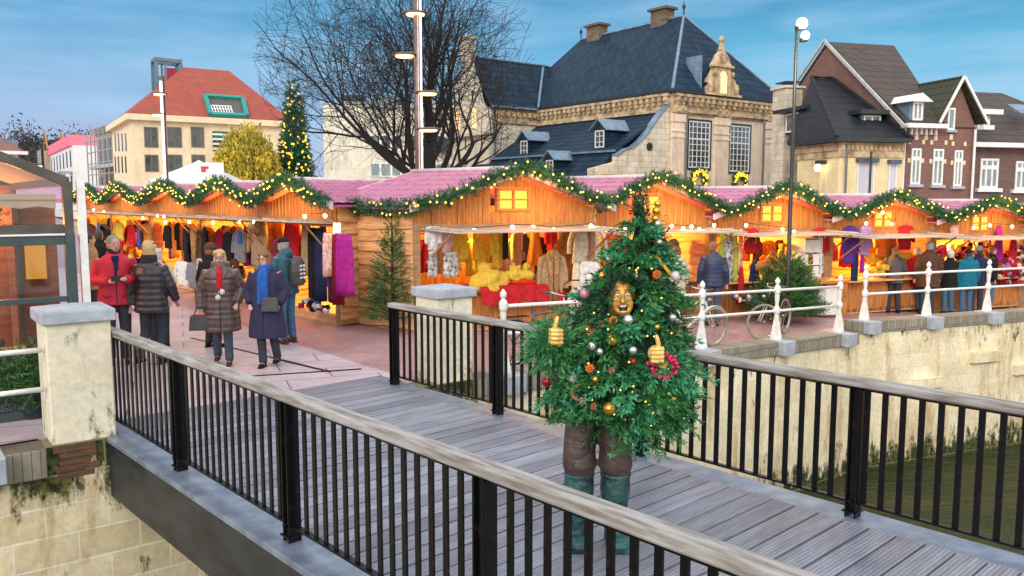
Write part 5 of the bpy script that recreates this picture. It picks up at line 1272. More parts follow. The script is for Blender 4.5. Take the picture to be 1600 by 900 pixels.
for (v0, v1) in ((208, 236), (244, 270)):
    for q in (.3, .5, .7, .88):
        a, b = f.px(206 - 28 * q, v1, 'x', 0), f.px(206 - 28 * q, v0, 'x', 0); yy = a.y
        mb = MB(); mb.b2((-.04, yy - .35, a.z), (.04, yy + .35, b.z)); mb.build('slit_window', M_cw, f.r)
# roof terrace: flat slab on the tiles, the recess's shade put into its dark colour
def on_roof(u, v):
    n_ = Vector((w + .8, 0, 0)).cross(Vector((pa.x, YR, pa.z)) - Vector((-.4, -.4, h))); o = f.Mi @ Vector((0, 0, EYE)); d = f.Mi.to_3x3() @ ray(u, v); k = n_.dot(Vector((-.4, -.4, h)) - o) / n_.dot(d); return o + d * k
c1, c2, c3, c4 = [on_roof(*q) for q in ((320, 152), (379, 156), (385, 183), (329, 181))]
nn = (c2 - c1).cross(c4 - c1).normalized(); nn = nn if nn.z > 0 else -nn
mb = MB(); mb.prism([c1 + nn * .03, c2 + nn * .03, c3 + nn * .03, c4 + nn * .03], nn * .06); g = mb.build('terrace_shade_slab', mat('recess', (.09, .09, .08)), f.r)
mb = MB()
for p_, q_ in ((c1, c2), (c2, c3), (c3, c4), (c4, c1)): mb.bar(p_ + nn * .15, q_ + nn * .15, .38, .3, up=nn)
mb.build('green_surround', mat('green foil', (.01, .33, .24), (.02, .18, .2)), g)
e_ = (c3 - c4)
mb = MB()
for q in np.linspace(.08, .62, 8): mb.bar(c4 + e_ * q + nn * .2, c4 + e_ * q + nn * .2 + (c1 - c4) * .45, .08, .08)
for q in (.1, .28, .45): mb.bar(c4 + e_ * .05 + (c1 - c4) * q + nn * .22, c4 + e_ * .65 + (c1 - c4) * q + nn * .22, .08, .08)
mb.build('balustrade', M_white, g)
# steel frame on the roof
p_ = f.px(243, 143, 'y', YR + 1); q_ = f.px(281, 143, 'y', YR + 1); zt = f.px(262, 96, 'y', YR + 1).z
mb = MB()
for yy in (YR, YR + 2):
    mb.bar((p_.x, yy, p_.z - 2), (p_.x, yy, zt), .3, .3); mb.bar((q_.x, yy, p_.z - 2), (q_.x, yy, zt - .3), .3, .3); mb.bar((p_.x - .1, yy, zt), (q_.x + .1, yy, zt - .1), .4, .3); mb.bar((p_.x, yy, p_.z + .3), (q_.x, yy, p_.z + .3), .15, .15); mb.bar((p_.x + .8, yy, p_.z), (p_.x + .8, yy, zt), .15, .15)
for x_ in (p_.x, q_.x): mb.bar((x_, YR, zt), (x_, YR + 2, zt), .3, .3)
mb.build('steel_frame', mat('blue grey steel', (.12, .2, .25), rough=.5), f.r)
mb = MB(); a = f.px(257, 120, 'y', YR + .6); b = f.px(274, 107, 'y', YR + .6); mb.b2((a.x, YR + .55, a.z - .8), (b.x, YR + .65, b.z)); mb.build('red_panel', mat('red panel', (.5, .04, .08)), f.r)
# ---- grey brick building beyond it and the pink roofed terrace under construction
M_tanb = brick('tan brick', (.42, .33, .22), (.36, .28, .19), (.3, .25, .18), .4, .15, .01, bmp=.2)
f = Fr('unfinished_building', 'brown flat-roofed building under scaffolding left of the cream building', 'building', on_y(150, 210, 96).x, 96, rad(-52))
h = f.px(150, 209, 'y', 0).z; w = 17
mb = MB(); mb.b2((0, 0, 0), (w, 12, h)); mb.build('wall', M_tanb, f.r)
mb = MB(); mb.b2((-.1, -.2, h - .2), (w + .1, 12, h + .6)); mb.build('parapet', mat('taupe panel', (.22, .19, .17)), f.r)
for z0, z1 in ((h - 3.6, h - .9), (h - 8, h - 5)):
    for i in range(5):
        mb = MB(); mb.b2((.8 + i * 2.4, -.05, z0), (2.2 + i * 2.4, .05, z1)); mb.build('window_opening', M_cw, f.r)
mb = MB()
for z in (h - 4.2, h - 8.6): mb.b2((3, -1.6, z), (w, 0, z + .35))
mb.build('balcony_slab', mat('concrete', (.45, .47, .48)), f.r)
mb = MB()
for i in range(6): mb.bar((3 + i * 2, -1.6, 0), (3 + i * 2, -1.6, h), .12, .12)
for z in np.arange(2, h, 1.2): mb.bar((3, -1.6, z), (w, -1.6, z), .1, .1)
mb.build('scaffold', M_scaf, f.r)
f = Fr('terraced_houses', 'pale terrace under construction with pink roof membrane in front of the wooded hill', 'terrace', on_y(78, 240, 150).x, 150, rad(-56))
h = on_y(78, 243, 150).z + .5
mb = MB(); mb.b2((0, 0, 0), (34, 10, h)); mb.build('wall', M_white, f.r)
mb = MB(); mb.b2((-6, -.5, 0), (0, 9, h + 1)); mb.build('brick_end', M_tanb, f.r)
for i in range(7):
    x = 1 + i * 4.8
    mb = MB(); mb.prism([(x - 1, -.3, h), (x + 4, -.3, h), (x + 3.2, -.3, h + 1.6), (x + .2, -.3, h + 1.6)], (0, 9, 0)); mb.build('roof', mat('pink membrane', (.80, .12, .20), (.7, .2, .28), rough=.7), f.r)
    for z0, z1 in ((h - 3, h - .6), (h - 7, h - 4.4)): mb = MB(); mb.b2((x + .4, -.06, z0), (x + 1.6, .05, z1)); mb.build('window_opening', M_cw, f.r)
    if i % 2 == 0: mb = MB(); mb.b2((x - .5, -1.8, h - 4), (x + 2.6, 0, h - 3.7)); mb.build('balcony_slab', M_scaf, f.r)
# roof trusses
mb = MB()
for i in range(4):
    y = -.4 + i * 2.6; mb.bar((-6, y, h + 1), (-2.6, y, h + 4.4), .25, .35); mb.bar((-2.6, y, h + 4.4), (1, y, h + 1), .25, .35); mb.bar((-4.4, y, h + 2.4), (-.8, y, h + 2.4), .18, .25)
mb.build('roof_truss', M_beamw, f.r)
mb = MB()
for i in range(5): mb.bar((-6.2, -1.4 + i * .02, 0), (-6.2 + i * 1.4, -1.6, h + 1), .02, .02) if False else mb.bar((-6 + i * 1.6, -1.5, 0), (-6 + i * 1.6, -1.5, h + 1), .12, .12)
for z in np.arange(2, h, 1.5): mb.bar((-6, -1.5, z), (.6, -1.5, z), .1, .1)
mb.build('scaffold', M_scaf, f.r)
# small house at the far left
f = Fr('small_house', 'small house with reddish roof at the far left edge above the terrace awning', 'house', on_y(-40, 240, 50).x, 50, rad(34))
a = f.px(28, 238); h = a.z
mb = MB(); mb.b2((-6, 0, 0), (a.x, 8, h)); mb.build('wall', M_creamb, f.r)
b = f.px(-8, 216, 'y', 3)
roof_poly(f, 'roof', [((-6, -.3, h), (a.x + .4, -.3, h), (b.x, 3, b.z + .3), (-6, 3, b.z + .3)), ((a.x + .4, -.3, h), (b.x, 3, b.z + .3), (a.x + .4, 8, h))], mat('old red roof', (.25, .09, .06), (.16, .07, .05)))
mb = MB(); mb.b2((-6, -.5, h - .15), (a.x + .5, -.3, h + .05)); mb.build('white_eaves', M_white, f.r)
a = f.px(14, 226, 'y', 1.5); mb = MB(); mb.b2((a.x - .8, 1.5, a.z - .4), (a.x + .5, 4, a.z + .3)); mb.build('dormer_box', M_lead, f.r)
# white market tent with printed banner
p_ = on_y(312, 275, 40); r = thing('market_tent', 'white peaked market tent behind the left huts with a red printed sign', 'tent', (p_.x, 40, 0), 0)
s_ = 36 / 1287 * 40 / 36
mb = MB(); w = 1.7; zt = on_y(312, 250, 40).z; zb = on_y(312, 283, 40).z
mb.add([(-w, -w, zb), (w, -w, zb), (w, w, zb), (-w, w, zb), (0, 0, zt), (-.25, -.25, zt - .18), (.25, -.25, zt - .18), (.25, .25, zt - .18), (-.25, .25, zt - .18)], [(0, 1, 6, 5), (1, 2, 7, 6), (2, 3, 8, 7), (3, 0, 5, 8), (5, 6, 4), (6, 7, 4), (7, 8, 4), (8, 5, 4)])
mb.b2((-w, -w - .01, zb - .3), (w, -w, zb)); mb.b2((-w - .01, -w, zb - .3), (-w, w, zb)); mb.b2((w, -w, zb - .3), (w + .01, w, zb)); mb.build('canopy', M_white, r)
mb = MB()
for q in ((-w, -w), (w, -w), (w, w), (-w, w)): mb.bar((q[0], q[1], -.5), (q[0], q[1], zb), .06, .06)
mb.build('tent_poles', M_scaf, r)
a, b = on_y(312, 281, 39), on_y(349, 254, 39); mb = MB(); mb.b2((a.x - p_.x, -1.0, a.z), (b.x - p_.x, -.95, b.z)); sg = mb.build('sign_board', M_white, r)
a, b = on_y(313, 275, 39), on_y(327, 257, 39); mb = MB(); x, z = (a.x + b.x) / 2 - p_.x, (a.z + b.z) / 2
for (dx, dz, sx, sz) in ((0, .12, .36, .12), (-.06, -.02, .22, .14), (.08, -.16, .26, .12), (-.12, -.2, .1, .1)): mb.box((x + dx, -1.01, z + dz), (sx, .02, sz))
mb.build('red_print', mat('red print', (.55, .03, .04)), sg)
# ------------------------------------------------------------------ hill, trees
M_bark = mat('dark bark', (.020, .016, .016), (.010, .008, .009), rough=.9, scale=6, bmp=.6, stretch=(4, 4, .6))
M_hill = mat('wooded hill', (.030, .040, .035), (.075, .055, .045), rough=1, scale=.06, p=(.35, .65))
mb = MB(); nx_, ny_ = 60, 10; vs_ = []
for j in range(ny_):
    for i in range(nx_):
        x = -520 + i * 9.5; y = 300 + j * 40; e_ = math.exp(-((x + 240) / 95) ** 2)
        vs_.append((x, y, -1.5 + (30 + 4 * math.sin(i * .7) + 2 * math.sin(i * 1.9)) * e_ * min(1, j / 3)))
mb.add(vs_, [(j * nx_ + i, j * nx_ + i + 1, (j + 1) * nx_ + i + 1, (j + 1) * nx_ + i) for j in range(ny_ - 1) for i in range(nx_ - 1)])
tag(mb.build('hill', M_hill, smooth=True), kind='structure')
# woodland on the hill: reads as one mass
rg = np.random.default_rng(5); Vs, Fs, b = [], [], 0
for _ in range(1500):
    x = rg.uniform(-430, -110); y = rg.uniform(300, 420); e_ = math.exp(-((x + 240) / 95) ** 2); z = -1.5 + 29 * e_ * min(1, (y - 300) / 120)
    hh = rg.uniform(7, 12) * (1 + .4 * (rg.random() < .1)); k = 64
    P = rg.normal(size=(k, 3)) * np.array([hh * .22, hh * .22, hh * .27]) + np.array([x, y, z + hh * .6])
    a = rg.normal(size=(k, 3)) * .75; c_ = rg.normal(size=(k, 3)) * .75
    V = np.stack([P, P + a, P + c_], 1).reshape(-1, 3); Vs.append(V); Fs.append(np.arange(len(V)).reshape(-1, 3) + b); b += len(V)
o = np_mesh('woodland', np.concatenate(Vs), np.concatenate(Fs), mat('far wood', (.025, .045, .04), (.07, .05, .045), rough=1, scale=.08, p=(.35, .6)))
tag(o, 'distant dark wood covering the hill at the left', 'wood', kind='stuff')

def tree_bare(u, v_base, Y, height, spread, label, seed, cat='tree'):
    rr = random.Random(seed); b = on_y(u, v_base, Y); base = Vector((b.x, Y, -.6))
    root = thing('bare_tree', label, cat, base)
    segs = []   # (p0, p1, r0, r1)
    def grow(p, d, L, r, lv):
        n = 5 if lv < 3 else 4; q = p; pts = [(p, r)]
        for i in range(n):
            d = (d + Vector((rr.gauss(0, .10), rr.gauss(0, .10), rr.gauss(.0, .07) + (.03 if lv < 3 else (-.03 if lv > 4 else .015))))).normalized()
            q2_ = q + d * (L / n); c_ = q2_ - (base + Vector((-1.15, 0, 9.0)))
            if (c_.x / 5.9) ** 2 + (c_.y / 7) ** 2 + (c_.z / 6.6) ** 2 > 1 and lv > 1: break
            q = q2_; pts.append((q, r * (1 - (i + 1) / n * .42)))
        if len(pts) < 2: return
        n = len(pts) - 1
        segs.append((pts, lv))
        if lv >= 6 or r < .0035: return
        kids = (3, 4, 3, 3, 2, 2)[lv]
        for i in range(kids):
            t = rr.uniform(.35, 1.0) if lv > 0 else rr.uniform(.75, 1.0)
            k = min(n, max(1, int(round(t * n)))); p2, r2 = pts[k]
            ax = d.orthogonal().normalized(); ax.rotate(Matrix.Rotation(rr.uniform(0, 2 * PI), 3, d))
            nd = (d * math.cos(a_ := rr.uniform(.45, .95)) + ax * math.sin(a_)); nd.z += .12 if lv < 2 else 0
            grow(p2, nd.normalized(), L * rr.uniform(.62, .85), r2 * rr.uniform(.48, .66), lv + 1)
        grow(pts[-1][0], (d + Vector((rr.gauss(0, .15), rr.gauss(0, .15), 0))).normalized(), L * .78, pts[-1][1] * .9, lv + 1)
    # trunk then a spread of heavy limbs
    t1 = base + Vector((.1, 0, height * .30)); tm = MB(); tm.tube([base, base + Vector((0, 0, .6)), base + Vector((.05, 0, height * .15)), t1], [.58, .46, .40, .38], 14); tm.build('trunk', M_bark, root).matrix_parent_inverse = Matrix.Translation(-base)
    for i in range(7):
        a = 2 * PI * i / 7 + rr.uniform(-.25, .25); el = rr.uniform(.28, .95)
        d = Vector((math.cos(a) * math.cos(el) * spread, math.sin(a) * math.cos(el), math.sin(el))).normalized()
        grow(t1 - Vector((0, 0, rr.uniform(0, 1.2))), d, height * .27, .16, 1)
    grow(t1, Vector((-.1, 0, 1)), height * .25, .32, 1)
    mbb = MB(); tw = MB()
    for pts, lv in segs:
        (mbb if lv < 4 else tw).tube([p for p, r in pts], [max(r, .0075) for p, r in pts], 6 if lv < 3 else 3, cap=False)
    for m_, nm_ in ((mbb, 'limbs'), (tw, 'crown')):
        o = m_.build(nm_, M_bark, root, fix=False); o.matrix_parent_inverse = Matrix.Translation(-base)
    return root
tree_bare(668, 270, 36, 13.5, 1.12, 'large bare beech with dark spreading branches behind the huts', 4)

# lit Christmas tree
def conifer(loc, H, Rb, label, name, n, L, nl, nw, seed, mt=M_firl, lights=0, tiers=True, cat='tree', group=None, droop=-.25, top=1.0, lt_r=.06, shape=1.0, nn=9):
    rg = np.random.default_rng(seed); r = thing(name, label, cat, loc, 0, group)
    t = 1 - np.sqrt(rg.uniform(0, 1, n)) if tiers else rg.uniform(0, 1, n); t = np.clip(t, 0, .985)
    a = rg.uniform(0, 2 * PI, n); rad_ = Rb * (1 - t) ** shape * rg.uniform(.35, 1.0, n) * (1 + .10 * np.sin(a * 3 + t * 20))
    P = np.stack([rad_ * np.cos(a), rad_ * np.sin(a), .12 * H + t * H * .86 * top], 1)
    D = np.stack([np.cos(a), np.sin(a), droop + .9 * t + rg.normal(0, .12, n)], 1)
    V, F = sprigs(P, D, L * (1 - .5 * t), nn, nl, nw, rg, spread=.7); np_mesh('crown', V, F, mt, r)
    mb = MB(); mb.tube([(0, 0, 0), (0, 0, H * .5), (0, 0, H)], [Rb * .06 + .02, Rb * .04 + .01, .008], 7); mb.build('trunk', M_bark, r)
    mb = MB()
    for i in range(int(n / 14)):
        k = i * 14; mb.tube([(0, 0, P[k][2] - .05), tuple(P[k] + D[k] * L * .3)], [.012, .005], 4, cap=False)
    mb.build('branches', M_bark, r, fix=False)
    if lights:
        mb = MB()
        for _ in range(lights):
            tt = (1 - math.sqrt(rg.uniform(0, 1))) * .99; aa = rg.uniform(0, 2 * PI); q = Rb * (1 - tt) ** shape * 1.04 + .06; mb.ball((q * math.cos(aa), q * math.sin(aa), .12 * H + tt * H * .86), lt_r, 5)
        o = mb.build('lights', emit('tree lights', (1, .62, .05), 2.6), r, fix=False); o['kind'] = 'stuff'
    return r
p = on_y(462, 285, 50); zt = on_y(462, 126, 50).z
conifer((p.x, 50, -.6), zt + 1.2, 1.25, 'tall slim Christmas tree covered in yellow lights behind the left huts', 'christmas_tree', 2600, .35, .22, .03, 8, M_fir, lights=360, lt_r=.065, shape=.8)
# golden willow
def willow(u, Y, label):
    rg = np.random.default_rng(21); p = on_y(u, 280, Y); r = thing('willow_tree', label, 'tree', (p.x, Y, -.6)); zt = on_y(u, 184, Y).z + .6; w = 70 / 1287 * Y * .85
    n = 1500; a = rg.uniform(0, 2 * PI, n); q = np.sqrt(rg.uniform(0, 1, n)); x = q * np.cos(a) * w; y = q * np.sin(a) * w; top = zt - (q ** 2.2) * zt * .42 - rg.uniform(0, 1.4, n)
    Ln = rg.uniform(1.0, 2.6, n); Vs, Fs, b = [], [], 0
    for k in range(9):
        f_ = (k + rg.uniform(0, 1, n)) / 9; P = np.stack([x * (1 + .08 * f_) + rg.normal(0, .09, n), y * (1 + .08 * f_) + rg.normal(0, .09, n), top - f_ * Ln], 1)
        A_ = rg.normal(size=(n, 3)) * np.array([.045, .045, .02]); Bv = np.stack([rg.normal(0, .05, n), rg.normal(0, .05, n), -rg.uniform(.14, .30, n)], 1)
        V = np.stack([P - A_, P + A_, P + Bv], 1).reshape(-1, 3); Vs.append(V); Fs.append(np.arange(len(V)).reshape(-1, 3) + b); b += len(V)
    np_mesh('crown', np.concatenate(Vs), np.concatenate(Fs), mat('willow leaves', (.66, .48, .03), (.32, .28, .03), rough=.8, scale=.9, p=(.35, .6)), r)
    mb = MB(); mb.tube([(0, 0, 0), (0, 0, 2.2), (.3, 0, 3.4)], [.3, .22, .1], 8)
    for i in range(16):
        a = i * .8; mb.tube([(0, 0, 2 + .05 * i), (w * .35 * math.cos(a), w * .35 * math.sin(a), zt * .75), (w * .7 * math.cos(a), w * .7 * math.sin(a), zt * .72)], [.1, .05, .015], 5)
    mb.build('trunk', M_bark, r)
willow(386, 47, 'yellow leaved weeping willow beside the lit Christmas tree')
# small firs standing by the huts
p = on_z(612, 520, -.1); conifer((p.x + .05, p.y - .1, gz(p.x, p.y)), 2.2, .50, 'young fir tree leaning against the waney board wall of the corner hut', 'fir_tree', 850, .22, .04, .007, 31, lights=0, shape=.85, droop=.15, nn=16)
p = row_pt('R', 1232, -1.1); conifer((p.x, p.y, gz(p.x, p.y)), 1.75, .70, 'bushy fir at the foot of the tall black lamp post', 'fir_tree', 2200, .26, .05, .009, 32, shape=.45, droop=.1, top=.85, nn=14)
p = on_z(30, 668, 0); 
for k, (u, lab) in enumerate(((22, 'cut fir branches in a planter behind the white fence, left part'), (52, 'cut fir branches in a planter behind the white fence, beside the near pillar'))):
    p = on_z(u, 662, 0); rg = np.random.default_rng(50 + k); n = 260
    P = np.stack([rg.normal(0, .10, n), rg.normal(0, .10, n), rg.uniform(.15, .72, n)], 1); D = np.stack([rg.normal(0, 1, n), rg.normal(0, 1, n), rg.uniform(-.2, .7, n)], 1)
    V, F = sprigs(P, D, .24, 14, .055, .007, rg); r = thing('fir_branches', lab, 'plant', (p.x - .15, p.y + .28, 0), group=None)
    np_mesh('foliage', V, F, M_firl, r); mb = MB(); mb.lathe([(.13, 0), (.17, .3), (.18, .32)], n=14); mb.build('pot', M_beam, r)

# ------------------------------------------------------------------ lamp posts
M_pole = mat('brown lamp pole', (.20, .12, .10), (.12, .08, .07), rough=.4, metal=.3)
M_poleb = mat('black lamp pole', (.012, .012, .014), rough=.4)
M_tube = emit('light tube', (1, .90, .92), 1.6)
M_lamp = emit('lamp panel', (1, .72, .30), 3.2)
def real_light(parent, loc, e, col=(1, .7, .35), size=.15, name='lamp_light'):
    l = bpy.data.lights.new(name, 'POINT'); l.energy = e; l.color = col; l.shadow_soft_size = size; o = bpy.data.objects.new(name, l); C.objects.link(o); o.parent = parent; o.location = loc
Y = 24; p = on_y(656, 270, Y); r = thing('street_lamp', 'tall brown street lamp with lamp plates and glowing strip, in front of the bare tree', 'street lamp', (p.x, Y, -.3), 0, 'tall street lamps with lamp plates')
mb = MB(); mb.tube([(-.03, 0, 0), (-.03, 0, 10)], .105, 12); mb.build('pole', M_pole, r, smooth=True); mb = MB(); mb.b2((.055, -.10, .3), (.10, -.03, 9.9)); mb.build('light_strip', M_tube, r)
mb = MB(); mb.b2((-.01, -.125, .3), (.02, -.095, 9.9)); mb.build('light_strip', mat('reflective strip', (.7, .68, .75), rough=.3), r)
for (u, v) in ((649, 22), (632, 87), (668, 146), (669, 203)):
    q = on_y(u, v, Y); x = q.x - p.x; z = q.z + .3; g = MB(); g.lathe([(.36, 0), (.38, .03), (.30, .06)], (x, 0, z), 16, sy=.9); s_ = g.build('lamp_plate', M_pole, r)
    w = .30; g = MB(); g.lathe([(.24, -.045), (.27, -.005)], (x, 0, z), 16, sy=.9); g.build('lamp_glass', M_lamp, s_); g = MB(); g.bar((x, 0, z + .02), (0, 0, z + .02), .05, .05); g.build('arm', M_pole, s_)
Y = 33; p = on_y(259, 270, Y); r = thing('street_lamp', 'street lamp with two lamp plates and a glowing strip before the cream building', 'street lamp', (p.x, Y, -.3), 0, 'tall street lamps with lamp plates')
zt = on_y(257, 119, Y).z + .3
mb = MB(); mb.tube([(0, 0, 0), (0, 0, zt)], .10, 10); mb.build('pole', M_pole, r); mb = MB(); mb.b2((-.03, -.15, .3), (.06, -.10, zt - .2)); mb.build('light_strip', M_tube, r)
for (u, v) in ((249, 147), (247, 179)):
    q = on_y(u, v, Y); x = q.x - p.x; z = q.z + .3; g = MB(); g.lathe([(.30, 0), (.32, .03), (.25, .06)], (x, 0, z), 14, sy=.9); s_ = g.build('lamp_plate', M_pole, r); g = MB(); g.lathe([(.20, -.05), (.22, -.005)], (x, 0, z), 14); g.build('lamp_glass', M_lamp, s_); g = MB(); g.bar((x, 0, z + .02), (0, 0, z + .02), .05, .05); g.build('arm', M_pole, s_)
p = row_pt('R', 1233, -1.5); Y = p.y; b0_ = gz(p.x, p.y); z1 = on_y(1246, 42, Y).z; z2 = on_y(1257, 57, Y).z
r = thing('street_lamp', 'tall slim black lamp post with two bright round spotlights rising from the fir bush', 'street lamp', (p.x, p.y, b0_))
mb = MB(); mb.tube([(0, 0, 0), (0, 0, .9), (0, 0, 1.0), (0, 0, z1 - b0_)], [.075, .07, .048, .032], 12); mb.build('pole', M_poleb, r, smooth=True)
for (dx, z, s_) in ((.05, z1 - b0_, .14), (.13, z2 - b0_ - .05, .11)):
    mb = MB(); mb.bar((0, 0, z - .06), (dx, -.05, z - .03), .04, .04); mb.lathe([(s_ * .7, -.07), (s_ * .8, -.02), (s_ * .75, .0)], (dx, -.05, z), 12); q = mb.build('spot_housing', M_poleb, r); mb = MB(); mb.ball((dx + .02, -.10, z + .05), s_ * .85, 12); mb.build('spot_lens', emit('spot lens', (1, .80, .42), 5), q, smooth=True)
real_light(r, (.1, -.35, z1 - b0_ - .1), 120, (1, .85, .6))
# little lamp beyond the terrace
p = on_y(53, 259, 30); mb = MB(); mb.lathe([(.02, 0), (.30, .02), (.28, .06), (.05, .09)], n=14); mb.tube([(0, 0, 0), (0, 0, -p.z - .6)], .05, 6); r = thing('street_lamp', 'distant street lamp with a glowing plate above the terrace roof', 'street lamp', (p.x, 30, p.z)); mb.build('post', M_poleb, r); mb = MB(); mb.lathe([(.26, -.05), (.26, 0)], n=14); mb.build('lamp_glass', M_lamp, r)
# ------------------------------------------------------------------ people
def skinm(n, c): return mat(n, c, tuple(x * .85 for x in c), rough=.55, scale=8)
M_skin = skinm('skin', (.62, .36, .27)); M_eye = mat('eye white', (.75, .73, .70), rough=.3); M_iris = mat('iris', (.02, .02, .025), rough=.2); M_lip = mat('lips', (.45, .12, .11), rough=.5)
HAIR = dict(blonde=mat('blonde hair', (.62, .44, .22), (.40, .26, .11), rough=.6, scale=20, stretch=(4, 4, .8), bmp=.6), grey=mat('grey hair', (.34, .33, .33), (.18, .17, .18), rough=.6, scale=20, stretch=(4, 4, .8), bmp=.6),
            brown=mat('brown hair', (.28, .11, .05), (.15, .06, .03), rough=.6, scale=20, stretch=(4, 4, .8), bmp=.6), dark=mat('dark hair', (.03, .022, .018), (.06, .04, .03), rough=.6, scale=20, stretch=(4, 4, .8), bmp=.6),
            white=mat('white hair', (.66, .62, .58), (.45, .42, .40), rough=.6, scale=20, stretch=(4, 4, .8), bmp=.6))
def ell(c, rx, ry, n=20, tilt=0, lobes=0, ph=0):
    return [(c[0] + rx * math.cos(a) * (1 + lobes * math.sin(6 * a + ph)), c[1] + ry * math.sin(a) * (1 + lobes * math.sin(6 * a + ph)), c[2] + tilt * math.sin(a)) for a in [2 * PI * i / n for i in range(n)]]
STAND = dict(legs=[((-.095, -.02, .47), (-.10, .02, .085)), ((.095, -.02, .47), (.10, .02, .085))], arms=[((-.25, .03, 1.12), (-.27, -.04, .86)), ((.25, .03, 1.12), (.27, -.04, .86))])
def person(label, x, y, rz, H, coat, hem, trousers, hair, style='short', legs=None, arms=None, shoes=None, quilt=0, flare=1.0, skin=None, group=None, cap=None, gloves=None, collar=True, lean=0.0, collar_m=None, z=None, head_turn=0, glasses=False, bulk=1.0, hood=False, coatm2=None):
    skin = skin or M_skin
    r = thing('person', label, 'person', (x, y, gz(x, y) if z is None else z), rz, group, H / 1.70)
    legs = legs or STAND['legs']; arms = arms or STAND['arms']
    LN = lambda z_: -lean * max(0, z_ - .9)
    up = lambda p: (p[0], p[1] + LN(p[2]), p[2])
    hipx = .09; sh = .175
    b = MB(); HT = Matrix.Rotation(head_turn, 3, 'Z'); hc = Vector((0, LN(1.585) - .01 - lean * .05, 1.585))
    def hp(q): return hc + HT @ Vector(q)
    b.ball(hp((0, .005, .02)), (.076, .094, .098), 14, M=HT); b.ball(hp((0, -.028, -.045)), (.056, .062, .068), 12, M=HT); b.ball(hp((0, -.055, -.085)), (.026, .024, .022), 8, M=HT)
    b.tube([hp((0, -.085, .015)), hp((0, -.108, -.018)), hp((0, -.092, -.028))], [.009, .014, .010], 8)
    for s in (-1, 1): b.ball(hp((s * .076, .005, -.005)), (.010, .018, .030), 8, M=HT)
    b.tube([(0, LN(1.40) + .015, 1.40), (0, LN(1.5) + .008, 1.53)], [.062, .052], 12)
    b.loft([ell((0, LN(z_) + .0, z_), rx, ry) for z_, rx, ry in ((.84, .13, .095), (.92, .155, .11), (1.05, .135, .10), (1.20, .15, .115), (1.34, .165, .11), (1.42, .12, .085), (1.46, .06, .055))])
    for i, s in enumerate((-1, 1)):
        kn, an = [Vector(q) for q in legs[i]]; hip = Vector((s * hipx, LN(.9), .88))
        b.tube([hip, kn, an], [.082, .055, .038], 12)
        fd = Vector((an.x, an.y - .10, an.z - .045)); b.tube([an + Vector((0, .03, -.045)), fd], [.034, .03], 8)
        el, wr = [Vector(up(q)) for q in arms[i]]; so_ = Vector((s * sh, LN(1.40), 1.40))
        b.tube([so_, el, wr], [.050, .038, .026], 10)
        # hand: palm, four fingers and a thumb
        d = (wr - el).normalized(); pm = wr + d * .05; side = d.cross(Vector((0, -1, .2))).normalized() if abs(d.y) < .9 else Vector((1, 0, 0)); nrm = side.cross(d).normalized()
        b.ball(pm, (.032, .022, .036), 8)
        for k in range(4):
            f0 = pm + side * ((k - 1.5) * .017) + d * .02; L_ = (.056, .066, .062, .048)[k]
            b.tube([f0, f0 + d * L_ * .55 - nrm * .004, f0 + d * L_ * .85 - nrm * .022], [.0095, .009, .007], 6)
        tb = pm - Vector((s * .022, .01, 0)); b.tube([tb, tb + d * .028 - Vector((s * .018, .008, 0)), tb + d * .05 - Vector((s * .02, .014, 0))], [.011, .010, .008], 6)
    blob(b, 'body', skin, r, .0125, 3)
    # trousers
    if trousers:
        b = MB(); b.loft([ell((0, LN(z_), z_), rx * bulk, ry * bulk) for z_, rx, ry in ((.82, .13, .10), (.88, .165, .12), (.98, .16, .115))])
        for i, s in enumerate((-1, 1)):
            kn, an = [Vector(q) for q in legs[i]]; b.tube([Vector((s * hipx, LN(.9), .90)), kn, (kn + an) / 2, an + Vector((0, 0, -.02))], [.098, .072, .064, .062], 12)
        blob(b, 'trousers', trousers, r, .014, 4)
    for i, s in enumerate((-1, 1)):
        an = Vector(legs[i][1]); b = MB(); b.ball(an + Vector((0, .02, -.03)), (.045, .055, .05), 10); b.ball(an + Vector((0, -.09, -.05)), (.043, .085, .032), 10); b.box(an + Vector((0, -.04, -.078)), (.075, .24, .014)); blob(b, 'shoe', shoes or CL['black'], r, .012, 2)
    # coat: body, skirt and sleeves in one garment
    b = MB(); rings = []; k = 26 if quilt else 12; zt = 1.455
    for j in range(k + 1):
        z_ = hem + (zt - hem) * j / k
        prof = [(.3, .225 * flare, .175 * flare), (.6, .215 * flare, .165 * flare), (.85, .20, .155), (.98, .185, .15), (1.08, .178, .145), (1.22, .19, .15), (1.34, .20, .14), (1.41, .15, .115), (1.46, .085, .08)]
        rx = float(np.interp(z_, [q[0] for q in prof], [q[1] for q in prof])) * bulk; ry = float(np.interp(z_, [q[0] for q in prof], [q[2] for q in prof])) * bulk
        if quilt: u_ = 1 + quilt * (abs(math.sin(PI * (z_ - hem) / .085)) - .5); rx *= u_; ry *= u_
        rings.append(ell((0, LN(z_) + .0, z_), rx, ry, 24, lobes=.02 if z_ < .9 else 0, ph=1))
    b.loft(rings)
    for i, s in enumerate((-1, 1)):
        el, wr = [Vector(up(q)) for q in arms[i]]; so_ = Vector((s * (sh - .01), LN(1.385), 1.385)); pts = []; rr_ = []
        path = [so_, so_ + (el - so_) * .5, el, el + (wr - el) * .55, wr]; base_r = [.078, .068, .062, .055, .050]; n_ = 14 if quilt else 6
        for j in range(n_ + 1):
            t = j / n_ * 4; q = min(int(t), 3); fr_ = t - q; pts.append(path[q] + (path[q + 1] - path[q]) * fr_); rv = base_r[q] + (base_r[q + 1] - base_r[q]) * fr_
            rr_.append(rv * bulk * (1 + (.10 * (abs(math.sin(j * 1.6)) - .5) if quilt else 0)))
        b.tube(pts, rr_, 12)
